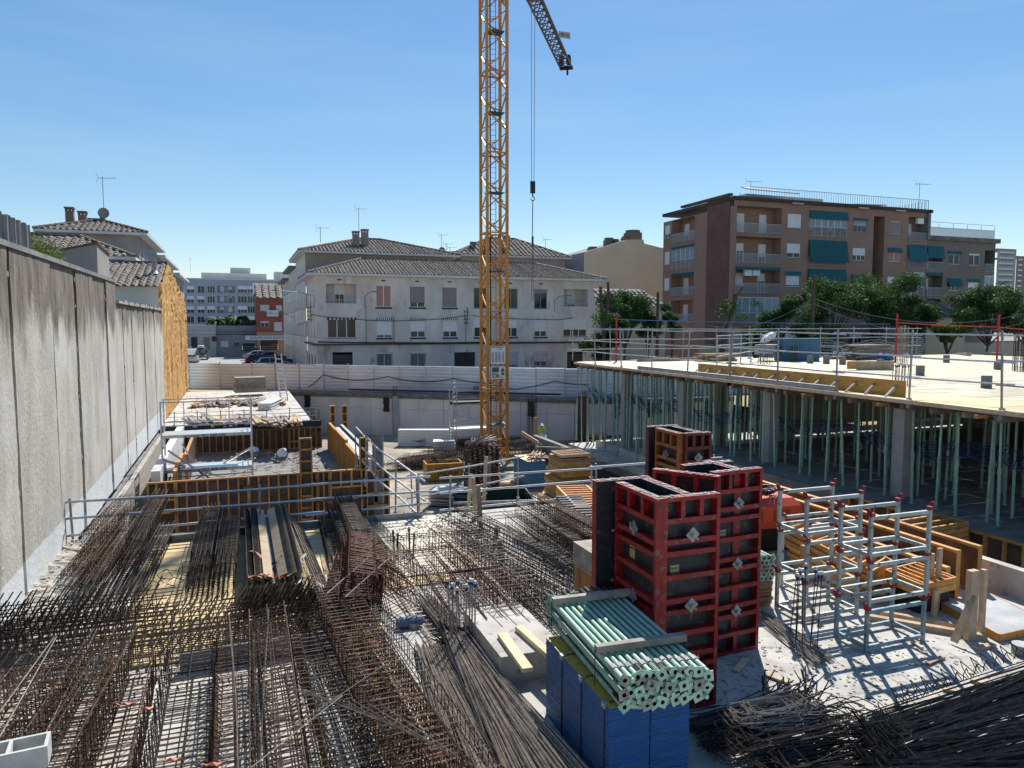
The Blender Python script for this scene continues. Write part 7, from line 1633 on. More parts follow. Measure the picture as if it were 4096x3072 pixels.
# yellow skip with lettering
q0=P(1675,1900,z=-2.9); t=thing('yellow_skip','yellow-orange steel skip lettered in black, filled with scrap','skip',(9.35,38.6,-3.3),R(-5))
skm=M('skip_yellow',(.46,.23,.03),(.56,.30,.05),3,.55,c3=(.22,.12,.05),sc3=6)
Wk,Dk,Hk=2.0,1.2,.95; b=MB(); b.hexa([(.08,.1,0),(Wk-.08,.1,0),(Wk-.08,Dk-.1,0),(.08,Dk-.1,0),(0,0,Hk),(Wk,0,Hk),(Wk,.05,Hk),(0,.05,Hk)]) if False else None
b.box(0,Wk,0,.05,.12,Hk); b.box(0,Wk,Dk-.05,Dk,.12,Hk); b.box(0,.05,.05,Dk-.05,.12,Hk); b.box(Wk-.05,Wk,.05,Dk-.05,.12,Hk); b.box(.05,Wk-.05,.05,Dk-.05,.12,.2); part('body',b,skm,t)
b=MB(); 
for x in (0.0,Wk-.08): b.box(x,x+.08,-.05,-.002,0,Hk)
b.box(-.03,Wk+.03,-.06,-.002,Hk-.1,Hk); b.box(-.03,Wk+.03,-.06,-.002,.02,.14); part('ribbing',b,skm,t)
text('lettering','ENCOFRADOS',.22,blackm,t,(Wk/2+.2,-.012,.66),(R(90),0,0)); text('lettering','INDE-K',.36,blackm,t,(Wk/2+.2,-.012,.38),(R(90),0,0))
E_=[]
for k in range(40): a=rnd.uniform(0,3.1); c=Vector((rnd.uniform(9.5,11.1),rnd.uniform(38.8,39.5),-2.4+rnd.uniform(-.1,.1))); E_.append((c,c+Vector((math.cos(a)*.5,math.sin(a)*.3,rnd.uniform(-.05,.25)))))
bars('scrap_steel','scrap bars heaped in the yellow skip',E_,rebar,.02,0)
# green trough and shiny sheets in front of skip
t=thing('green_container','low dark green steel trough on the pit floor before the clamp stack','container',(8.6,30.6,-3.3),R(-12)); gmm=M('dark_green',(.015,.035,.028),(.025,.05,.04),2,.5)
b=MB(); 
Wg,Dg,Hg=3.6,2.4,.75; b.box(0,Wg,0,.06,0,Hg); b.box(0,Wg,Dg-.06,Dg,0,Hg); b.box(0,.06,.06,Dg-.06,0,Hg); b.box(Wg-.06,Wg,.06,Dg-.06,0,Hg); b.box(.06,Wg-.06,.06,Dg-.06,0,.06); part('body',b,gmm,t); part('rim',MB().box(-.03,Wg+.03,-.04,.0,Hg-.08,Hg+.02),galvd,t)
t=thing('sheet_bundle','bundle of bright corrugated sheets lying between skip and rail','sheet bundle',(8.1,33.2,-3.3),R(-35))
for i in range(8): part('sheet',MB().box(0,2.6,rnd.uniform(-.1,.05),1.1,.1+i*.09,.13+i*.09),alm,t,(0,0,0),(0,rnd.uniform(-.03,.03),0))
lumber('timber_stack','pale boards heaped beside the yellow skip',(12.3,36.5,-3.3),-.2,12,2.6,.2,.05,tpale,layers=4,spread=.5)
plank((10.9,32.9,-3.3),(11.25,33.6,-1.2),.25,.05,'grey plank leaning against the brown clamp stack',timberg)
# debris on stair core and rear slab
lumber('green_prop_heap','flat heap of green and grey props behind the front stair core wall',(-.6,29.6,-1.0),0,22,3.0,.09,.07,propb,layers=3,spread=.6,cat='prop bundle',sub='prop')
lumber('timber_stack','brown planks on the stair core floor behind the tall brown post',(2.6,30.4,-1.45),.25,16,3.0,.18,.05,timber,layers=5,spread=.5)
t=lumber('orange_crate_boards','small orange boards beside the scaffold foot',(.9,29.9,-1.1),.05,6,1.5,.2,.09,orangef,layers=2)
for i,(u,v) in enumerate(((610,992),(548,985))):
    q=D(u,v,z=-1.4); o=blob('white_sack',white,(.25,.22,.26 if i==0 else .2),2,11+i,loc=tuple(q+Vector((0,0,.3)))); tag(o,['crumpled white sack standing on the stair core slab','white rubble bag half behind the scaffold leg'][i],'sack')
E_=[]
for k in range(110):
    c=Vector((rnd.uniform(-.5,3.9),rnd.uniform(33,39.5),-1.45+rnd.uniform(0,.15))); a=rnd.uniform(0,3.1); L=rnd.uniform(.1,.4); E_.append((c,c+Vector((math.cos(a)*L,math.sin(a)*L,rnd.uniform(0,.12)))))
p=MB()
for a,b in E_: p.bar(a,b,rnd.uniform(.02,.06),rnd.uniform(.02,.05))
solo('clamp_litter',p,timberg,'litter of small clamps and offcuts on the stair core slab','debris',kind='stuff')
k=0
names=['leftmost','second','third','fourth','fifth','sixth','seventh','eighth','ninth','tenth']
for row,(v0,cnt,y_) in enumerate(((868,7,0),(905,9,0))):
    for i in range(cnt):
        u=(430+i*26 if row==0 else 425+i*26); 
        if row==0 and i>5: u+=20
        q=W(u,v0+rnd.uniform(-4,4)); lumber('timber_bundle',['far row bundle of weathered boards on the rear slab, ','near row bundle of dusty boards on the rear slab, '][row]+names[i]+' from the left',(q.x,q.y-1.5,0),R(88+rnd.uniform(-12,12)),9,3.4,.16,.08,timberg if (i+row)%3 else timber,layers=3,spread=.35)
q=W(585,880); tube_stack('scaffold_tube_pile','tight pile of bright scaffold tubes standing out on the rear slab',(q.x,q.y,0),R(75),8,5,3.4,.05,alm)
q=W(538,853); t=thing('block_stack','square stack of grey ribbed boards in front of the hoarding','board stack',(q.x-.9,q.y-1,.25),R(8))
for k in range(13): part('board',MB().box(0,2.1,0,1.3,k*.085,k*.085+.07),timberg,t,(rnd.uniform(-.03,.03),rnd.uniform(-.04,.04),0))
q=W(610,860); t=thing('leaning_ladder','white ladder leaning at the right edge of the rear slab','ladder',(q.x,q.y-2,0)); 
p=MB(); p.tube((-.2,0,0),(-.5,.4,3.2),.04,5); p.tube((.25,0,0),(-.1,.4,3.2),.04,5)
for k in range(9): z_=.2+k*.33; p.tube((-.2-.3*z_/3.2,.4*z_/3.2,z_),(.25-.35*z_/3.2,.4*z_/3.2,z_),.025,4)
part('frame',p,alm,t)
# slab edge rail wires on rear slab
guard('guard_rail','low mesh-like rail along the dark edge of the rear slab',[(-3.2,41.3),(3.6,41.3)],0,.7,(.25,.45,.65),1.2,.3,r=.018)
rock=MB()
for i in range(500): 
    x=rnd.uniform(-3.6,3.5); y=rnd.uniform(41.5,61); q=rnd.uniform(.012,.05); rock.box(x-q,x+q*rnd.random(),y-q,y+q*rnd.random(),0,q*rnd.uniform(.3,.9))
solo('rubble',rock,dustc,'pale crumbs and rubble spread over the rear slab','rubble',kind='stuff')
cr=MB()
for i in range(420):
    u=rnd.gauss(0,1); x=4.3+rnd.gauss(0,.55); y=18.0+rnd.gauss(0,.5) if i%2 else rnd.uniform(14.8,19); x=x if i%2 else rnd.uniform(3,5); q=rnd.uniform(.005,.02); cr.box(x-q,x+q,y-q,y+q*rnd.random(),.03,.055+q*.8)
solo('rubble',cr,concd,'dark crumbs scattered on the dusty plywood by the rail corner','rubble',kind='stuff')
# litter on sunlit slab right
cr=MB()
for i in range(700):
    q=W(rnd.uniform(1560,2200),rnd.uniform(1380,1560)); s_=rnd.uniform(.004,.02); cr.box(q.x-s_,q.x+s_,q.y-s_,q.y+s_,0,s_*.8)
solo('grit',cr,dirt,'grit and small stones scattered on the sunlit slab','grit',kind='stuff')

# plank litter, buckets and sheets that lie about between the big piles
for i,(u,v,a,L_) in enumerate(((1600,1440,.6,.5),(1680,1470,2.0,.35),(1720,1500,1.1,.3),(2020,1430,.2,.45),(1980,1395,1.3,.3),(2080,1500,2.4,.5),(1760,1395,.9,.25),(1300,1290,.4,.6),(1250,1330,2.2,.5),(900,1190,.3,.5),(960,1150,1.8,.4),(1210,1350,1.2,.5))):
    q=W(u,v); d_=Vector((math.cos(a),math.sin(a),0))*L_/2; solo('wood_offcut',MB().bar(q-d_+Vector((0,0,.03)),q+d_+Vector((0,0,.03)),rnd.uniform(.05,.1),.03),timber if i%2 else tpale,['offcut in the shadow of the red formwork','offcut beside the straight bar bundle','short offcut before the bar bundle tips','offcut in front of the trestle','offcut near the trestle foot','offcut by the rusty lattice strip','small offcut under the rack shadow','offcut near the grey pipe sleeve','offcut beside the centre cages','offcut on the dusty plywood','offcut by the taped capped bars','offcut at the edge of the concrete plinth'][i]+' lying on the slab','offcut')
pz=MB()
for i in range(60):
    q=W(rnd.uniform(1570,2150),rnd.uniform(1380,1560)); a=rnd.uniform(0,3.14); L_=rnd.uniform(.08,.4); m1=q+Vector((math.cos(a)*L_/2,math.sin(a)*L_/2,.01)); pz.path([q+Vector((0,0,.005)),m1+Vector((rnd.uniform(-.04,.04),rnd.uniform(-.04,.04),.01)),q+Vector((math.cos(a)*L_,math.sin(a)*L_,.005))],.003,3)
solo('tie_wire',pz,rust,'scraps of tie wire scattered over the sunlit slab','wire',kind='stuff')
def z1(a,b): return a/1.843,700+b/1.843
def z2(a,b): return 1000+a/1.843,800+b/1.843
def z3(a,b): return 2000+a/1.843,800+b/1.843
def z4(a,b): return 2900+a/1.8437,600+b/1.8437
# =================== trees ===================
def leafmat(name,c,c2):
    m=bpy.data.materials.new(name); m.use_nodes=True; n=m.node_tree; N=n.nodes; L=n.links; b=N['Principled BSDF']; b.inputs['Roughness'].default_value=.6; b.inputs['Specular IOR Level'].default_value=.2
    g=N.new('ShaderNodeNewGeometry'); no=N.new('ShaderNodeTexNoise'); no.inputs['Scale'].default_value=.9; no.inputs['Detail'].default_value=3; L.new(g.outputs['Position'],no.inputs['Vector'])
    r=N.new('ShaderNodeValToRGB'); r.color_ramp.elements[0].position=.35; r.color_ramp.elements[1].position=.65; r.color_ramp.elements[0].color=(*c,1); r.color_ramp.elements[1].color=(*c2,1); L.new(no.outputs['Fac'],r.inputs[0])
    L.new(r.outputs[0],b.inputs['Base Color']); tr=N.new('ShaderNodeBsdfTranslucent'); L.new(r.outputs[0],tr.inputs['Color']); mx=N.new('ShaderNodeMixShader'); mx.inputs[0].default_value=.38
    L.new(b.outputs[0],mx.inputs[1]); L.new(tr.outputs[0],mx.inputs[2]); L.new(mx.outputs[0],N['Material Output'].inputs['Surface']); return m
leafg=leafmat('leaf_green',(.020,.055,.014),(.060,.125,.028)); leafy=leafmat('leaf_yellow_green',(.07,.11,.02),(.15,.19,.045)); bark=M('bark',(.055,.045,.038),(.11,.09,.075),6,.9,bump=.5)
def leafcloud(b,c,r,n,s=.16,rr=rnd,droop=.5):
    c=Vector(c)
    for i in range(n):
        u=Vector((rr.gauss(0,1),rr.gauss(0,1),rr.gauss(0,1))).normalized(); k=rr.random()**.4
        q=c+Vector((u.x*r[0]*k,u.y*r[1]*k,u.z*r[2]*k))
        a=Vector((rr.gauss(0,1),rr.gauss(0,1),rr.gauss(0,.5)-droop)).normalized(); e=a.cross(Vector((rr.gauss(0,1),rr.gauss(0,1),rr.gauss(0,1)))).normalized(); L=s*rr.uniform(.8,2.0); w_=s*rr.uniform(.35,.6)
        b.poly([q,q+a*L*.5+e*w_*.5,q+a*L,q+a*L*.5-e*w_*.5])
def tree(label,x,y,H,R0,seed,n=9,leaf=leafg,dens=800,lean=(0,0),trunk=.16,base=.38,name='tree',flat=.7,cat='tree',z=SZ,s=.17,group=None):
    rr=random.Random(seed); t=thing(name,label,cat,(x,y,z),group=group); tb=MB(); pts=[Vector((0,0,0))]; top=Vector((lean[0],lean[1],H*base))
    for k in range(1,5): pts.append(Vector((0,0,0)).lerp(top,k/4)+Vector((rr.uniform(-.1,.1),rr.uniform(-.1,.1),0)))
    for a,b_,i in zip(pts,pts[1:],range(4)): tb.tube(a,b_,trunk*(1-.12*i),8,caps=False,r1=trunk*(1-.12*(i+1)))
    cr=MB()
    for i in range(n):
        a=i*2.4+rr.uniform(-.4,.4); rad=R0*rr.uniform(.25,.85)*(1 if i else 0); zz=H*(base+.15+(.75-base)*rr.random())+ (R0*.1); e=Vector((math.cos(a)*rad+lean[0],math.sin(a)*rad+lean[1],zz)); 
        mid=pts[-1].lerp(e,.5)+Vector((0,0,.25)); tb.tube(pts[-1],mid,trunk*.5,6,caps=False,r1=trunk*.33); tb.tube(mid,e,trunk*.33,5,caps=False,r1=trunk*.1)
        for k in range(3): e2=e+Vector((rr.uniform(-1,1),rr.uniform(-1,1),rr.uniform(0,.7)))*R0*.3; tb.tube(e,e2,trunk*.13,4,caps=False,r1=.01); leafcloud(cr,e2,(R0*.22,R0*.22,R0*.16),dens//6,s,rr)
        leafcloud(cr,e,(R0*.36,R0*.36,R0*.36*flat),dens,s,rr)
    part('trunk',tb,bark,t); part('crown',cr,leaf,t); return t
def at(px,y,z=SZ): q=P(px,1296,y=y); return q.x,y
def topz(px,py,y): return P(px,py,y=y).z
for (lab,px,y,pyt,rad,seed,n,kw) in (
 ('rounded green tree right of the apartment house, behind the deck corner',2500,52,1142,2.3,1,9,{}),
 ('smaller green tree against the beige wall beside the power pole',2590,53,1180,1.6,2,7,{}),
 ('low dark tree under the bare pollard stems',2430,50,1265,1.9,3,7,dict(base=.3)),
 ('drooping tree before the left wing of the brick building',2690,52,1190,1.0,14,5,dict(base=.5)),
 ('green tree at the foot of the brick balconies left of the power pole',3120,50,1172,2.1,4,8,{}),
 ('big dark green tree just right of the power pole',3330,51,1130,3.3,5,12,{}),
 ('tallest dark green tree in front of the brick building',3520,52,1085,3.6,6,13,{}),
 ('wide dark tree between the two tallest ones and the tiled outbuilding',3660,51,1185,2.6,7,10,{}),
 ('large feathery green tree at the right edge of the view',3950,46,1135,3.0,8,12,{}),
 ('second feathery tree cut by the right picture edge',4110,45,1160,2.8,9,10,{}),
 ('small light green tree in front of the cream wall',3790,47,1275,1.5,10,7,dict(leaf=leafy,base=.45)),
 ('low light green bush behind the far deck rail at right',3420,47,1330,1.3,11,6,dict(base=.3)),
 ('small bushy tree behind the blue panels on the deck',3030,47,1290,1.2,12,6,dict(leaf=leafg,base=.4)),
 ('dark low tree behind the deck left of the red post',3230,48,1290,1.7,13,7,{})):
    x,_=at(px,y); H=topz(px,pyt,y)-SZ; tree(lab,x,y,H*1.02,rad,seed,n,**kw)
# pollarded trees with bare stems
def pollard(label,x,y,stems,tufts,seed,tr=.2):
    rr=random.Random(seed); t=thing('pollarded_tree',label,'tree',(x,y,SZ)); tb=MB(); o=Vector((x,y,SZ))
    for pts,r0 in stems:
        pts=[Vector(p)-o for p in pts]
        for i,(a,b_) in enumerate(zip(pts,pts[1:])): tb.tube(a,b_,r0*(1-.1*i),7,caps=True,r1=r0*(1-.1*(i+1)))
    part('trunk',tb,bark,t); cr=MB()
    for q,r_,n in tufts: leafcloud(cr,Vector(q)-o,(r_,r_,r_*.8),n,.16,rr)
    part('crown',cr,leafg,t)
y=49; ZP=lambda u,v:P(*z3(u,v),y=y)
pollard('pollarded tree with two bare stems standing up beside the apartment house',ZP(770,1000).x,y,[((Vector((ZP(770,1000).x,y,SZ)),ZP(765,880),ZP(745,760),ZP(742,640)),.16),((ZP(765,880),ZP(790,800),ZP(800,690),ZP(795,605)),.14),((ZP(790,800),ZP(835,700)),.09)],[(ZP(735,850),.7,160),(ZP(850,760),.6,120),(ZP(760,900),.9,220)],3)
y=45; 
pollard('leaning pollarded tree with small leaf tufts before the brick building',ZP(1640,1000).x,y,[((Vector((ZP(1600,1100).x,y,SZ)),ZP(1660,950),ZP(1720,800),ZP(1740,700),ZP(1785,645)),.22),((ZP(1720,800),ZP(1640,790),ZP(1628,710)),.07),((ZP(1720,800),ZP(1725,690)),.08)],[(ZP(1700,780),.85,260),(ZP(1650,830),.6,150),(ZP(1890,760),.35,70),(ZP(1780,850),.5,110)],4)
# vine behind the left wall
t=thing('vine','yellow-green vine showing over the top of the left wall','vine',(0,0,0)); cr=MB()
for px,py in ((125,975),(150,965),(175,985),(205,1000),(225,1010),(150,1000),(185,1005),(110,960)): q=P(px,py+8,x=-4.9); leafcloud(cr,q,(.35,.5,.3),190,.07)
part('foliage',cr,leafy,t); part('stem',MB().tube((-4.9,20,0),(-4.9,20,6.6),.05,6),bark,t)
# palms on the terrace
def palm(label,px,py,y,H,seed,R_=2.6):
    rr=random.Random(seed); q=P(px,py,y=y); t=thing('palm_tree',label,'palm tree',(q.x,y,q.z-H)); part('trunk',MB().tube((0,0,0),(0,0,H),.3,7),bark,t); b=MB()
    for i in range(26):
        a=rr.uniform(0,6.28); el=rr.uniform(.1,1.2); L=R_*rr.uniform(.7,1); pr=None
        for k in range(7):
            u=k/6; c=Vector((math.cos(a)*L*u*math.cos(el*.6),math.sin(a)*L*u*math.cos(el*.6),H+L*(math.sin(el)*u-.9*u*u))); s_=Vector((-math.sin(a),math.cos(a),0))*.42*(1-u*.6)
            if pr: b.quad(pr[0],pr[1],c+s_-Vector((0,0,.15)),c); b.quad(pr[0],c,c-s_-Vector((0,0,.15)),pr[2])
            pr=(c,c+s_-Vector((0,0,.15)),c-s_-Vector((0,0,.15)))
    part('crown',b,leafg,t)
palm('left palm on the roof terrace at the street end',*z1(1597,1075),133,2.4,1,3.0); palm('right palm on the roof terrace at the street end',*z1(1740,1060),133,3.0,2,3.3)
q=P(*z1(1825,1095),y=132); t=thing('terrace_hedge','low green hedge on the terrace beside the palms','hedge',(q.x,132,q.z)); cr=MB(); 
for k in range(9): leafcloud(cr,(-3.5+k*.9,0,0),(.9,.6,.7),70,.4)
part('foliage',cr,leafg,t)
# poles and cables
y=44; a=P(3257,1105,y=y); solo('power_pole',MB().tube((0,0,0),(0,0,a.z-SZ),.15,8,r1=.10),bark,'dark wooden power pole among the trees in front of the brick building','pole',(a.x,y,SZ))
b=P(2632,1169,y=50); solo('power_pole',MB().tube((0,0,0),(0,0,b.z-SZ),.16,8,r1=.11),bark,'dark wooden power pole beside the beige wall at the left wing','pole',(b.x,50,SZ))
tw=M('twisted_cable',(.03,.03,.03),(.26,.26,.25),6,.5,stretch=(3,3,3))  # pale flecks paint the highlights along the twisted strands
cable('power_cable',[P(3257,1195,y=44),P(4250,1215,y=38)],.024,tw,'upper twisted power cable sagging from the pole to the right edge',sag=1.6,n=16)
cable('power_cable',[P(3257,1215,y=44),P(4250,1235,y=38)],.024,tw,'lower twisted power cable sagging from the pole to the right edge',sag=2.1,n=16)
cable('power_cable',[P(2632,1215,y=50),P(3250,1195,y=44)],.024,tw,'upper twisted power cable sagging between the two poles',sag=2.0,n=16)
cable('power_cable',[P(2632,1237,y=50),P(3250,1222,y=44)],.024,tw,'lower twisted power cable sagging between the two poles',sag=2.6,n=16)
cable('power_cable',[P(1190,1300,y=90),P(1250,1262,y=67.5)],.03,blackm,'black cable strung across the mouth of the side street',sag=.2,n=6)
# =================== cars ===================
def car(label,x,y,rz,paint,kind='suv',sc=1.0,z=SZ+.01):
    t=thing('parked_car',label,'car',(x,y,z),rz); L,Wd,H={'suv':(4.7,1.85,1.75),'van':(4.6,1.8,1.9),'hatch':(4.1,1.75,1.48),'sedan':(4.5,1.78,1.42)}[kind]
    if kind=='suv': pr=[(0,.35),(0,.95),(.15,1.05),(.35,1.6),(.9,H),(2.9,H-.04),(3.55,1.12),(4.55,.98),(L,.75),(L,.35)]
    elif kind=='van': pr=[(0,.35),(0,1.1),(.1,1.75),(.4,H),(3.0,H-.05),(3.9,1.2),(4.5,.95),(L,.7),(L,.35)]
    elif kind=='hatch': pr=[(0,.32),(0,.85),(.2,1.0),(.55,1.4),(1.2,H),(2.4,H-.03),(3.1,.98),(3.95,.82),(L,.6),(L,.32)]
    else: pr=[(0,.32),(0,.8),(.15,.95),(.9,1.0),(1.5,1.38),(2.1,H),(2.8,H-.02),(3.4,.95),(4.35,.82),(L,.6),(L,.32)]
    belt=1.0 if kind in('suv','van') else .88
    b=MB(); n=len(pr); 
    def hw(zz): return Wd/2 if zz<=belt else Wd/2-.22*(zz-belt)/(H-belt)
    for i in range(n-1):
        (x0,z0),(x1,z1)=pr[i],pr[i+1]; b.quad((x0,-hw(z0),z0),(x0,hw(z0),z0),(x1,hw(z1),z1),(x1,-hw(z1),z1))
    b.poly([(x_,-hw(z_),z_) for x_,z_ in pr]); b.poly([(x_,hw(z_),z_) for x_,z_ in reversed(pr)]); b.quad((0,-Wd/2,.34),(L,-Wd/2,.34),(L,Wd/2,.34),(0,Wd/2,.34))
    part('body',b,paint,t)
    up=[(x_,z_) for x_,z_ in pr if z_>belt+.1]; xa,xb=min(p[0] for p in up),max(p[0] for p in up)
    for sgn in (-1,1):
        for k in range(2):
            xs=xa+.3+(xb-xa-.2)*k/2; xe=xs+(xb-xa-.2)/2-.08; g_=MB(); z0,z1=belt+.06,H-.12; yy0=sgn*(hw(z0)+.006); yy1=sgn*(hw(z1)+.006); g_.quad((xs-.12*(k==0),yy0,z0),(xe+.35*(k==1),yy0,z0),(xe,yy1,z1),(xs+.1,yy1,z1)); part('side_window',g_,glass,t)
    fr=[p for p in pr if p[0]>=xb-.01][:2]; 
    if len(fr)==2: (x0,z0),(x1,z1)=fr; part('windscreen',MB().quad((x0+.05,-hw(z0)+.12,z0-.03),(x0+.05,hw(z0)-.12,z0-.03),(x1-.05,hw(z1)-.12,z1+.05),(x1-.05,-hw(z1)+.12,z1+.05)) or (lambda m:(m.quad((x0+.06,-hw(z0)+.12,z0-.02),(x0+.06,hw(z0)-.12,z0-.02),(x1,hw(z1)-.14,z1+.06),(x1,-hw(z1)+.14,z1+.06)),m)[1])(MB()),glass,t)
    rr_=[(x_,z_) for x_,z_ in pr if x_<=xa+.3 and z_>=belt-.05]; 
    if len(rr_)>1: (x0,z0),(x1,z1)=rr_[0],rr_[-1]; m_=MB(); m_.quad((x0-.01,-hw(z0)+.15,z0+.08),(x1-.05,-hw(z1)+.15,z1-.05),(x1-.05,hw(z1)-.15,z1-.05),(x0-.01,hw(z0)-.15,z0+.08)); part('rear_window',m_,glass,t)
    for wx in (.85,L-.85):
        for sy in (-1,1):
            o=part('wheel',MB().tube((0,-.1,0),(0,.1,0),.34,14),blackm,t,(wx,sy*(Wd/2-.08),.34)); part('rim',MB().tube((0,sy*.1,0),(0,sy*.115,0),.2,10),galvd,o)
    for sy in (-1,1): part('headlight',MB().box(L-.05,L+.01,sy*Wd*.36-.16,sy*Wd*.36+.16,.62,.78),glass if False else white,t); part('tail_light',MB().box(-.012,.05,sy*Wd*.40-.1,sy*Wd*.40+.1,.8,1.0),MATS['tail_red'] if 'tail_red' in MATS else M('tail_red',(.35,.01,.01),None,rough=.3),t)
    part('bumper',MB().box(-.03,.1,-Wd/2+.05,Wd/2-.05,.36,.55),blackm,t); part('number_plate',MB().box(-.045,-.03,-.26,.26,.6,.71),white,t)
    return t
pn=lambda n,c,r=.25:MATS[n] if n in MATS else M(n,c,None,rough=r,metal=.2,spec=.6)
q=P(*z1(1570,1333),z=SZ); car('dark navy off-road car parked across the end of the street',q.x,q.y,0,pn('paint_navy',(.012,.02,.06)),'suv')
q=P(*z1(1420,1392),z=SZ); car('white van-like car facing the site on the left of the street',q.x-.3,q.y+4.6,R(-90),pn('paint_white',(.6,.6,.6)),'van')
q=P(*z1(1405,1400),z=SZ); car('small white car nearest at the left kerb',q.x-1.4,q.y-5,R(-90),pn('paint_white',(.6,.6,.6)),'hatch')
q=P(*z1(1487,1370),z=SZ); car('grey car with roof box behind the white van',q.x-.2,q.y+7,R(-90),pn('paint_grey',(.12,.13,.14)),'suv')
solo('roof_box',MB().box(-.4,.4,0,1.9,0,.3),white,'white roof box on the grey car','roof box',(q.x-.25,q.y+4,SZ+1.78))
q=P(*z1(1780,1345),z=SZ); car('greenish grey car first in the row at the right kerb',q.x,q.y+1,R(2),pn('paint_sage',(.13,.15,.13)),'hatch')
q=P(*z1(1790,1362),z=SZ); car('pale silver-blue car second in the row at the right kerb',q.x,q.y-2.0,R(3),pn('paint_silver',(.35,.38,.42)),'sedan')
q=P(*z1(1895,1375),z=SZ); car('navy car in the middle of the row at the right kerb',q.x-.6,q.y-2.5,R(3),pn('paint_navy',(.012,.02,.06)),'sedan')
q=P(*z1(1800,1400),z=SZ); car('dark red car in the row at the right kerb',q.x+.1,q.y-2.5,R(3),pn('paint_red',(.16,.012,.015)),'hatch')
q=P(*z1(1955,1408),z=SZ); car('very dark blue car nearest at the right, with red tail lamp',q.x+3.2,q.y-2.5,R(178),pn('paint_black_blue',(.008,.012,.03)),'sedan')
q=P(*z1(1840,1415),z=SZ); car('light blue car with only its roof showing over the hoarding',q.x+.6,q.y-7.0,R(3),pn('paint_light_blue',(.22,.32,.40)),'hatch')
q=P(*z1(1580,1208),y=129.8); solo('no_entry_sign',MB().tube((0,0,0),(0,-.04,0),.45,16).box(-.3,.3,-.06,-.04,-.07,.07),[M('sign_dark',(.08,.05,.06),None)],'round traffic sign at the end of the street','traffic sign',(q.x,129.6,q.z))
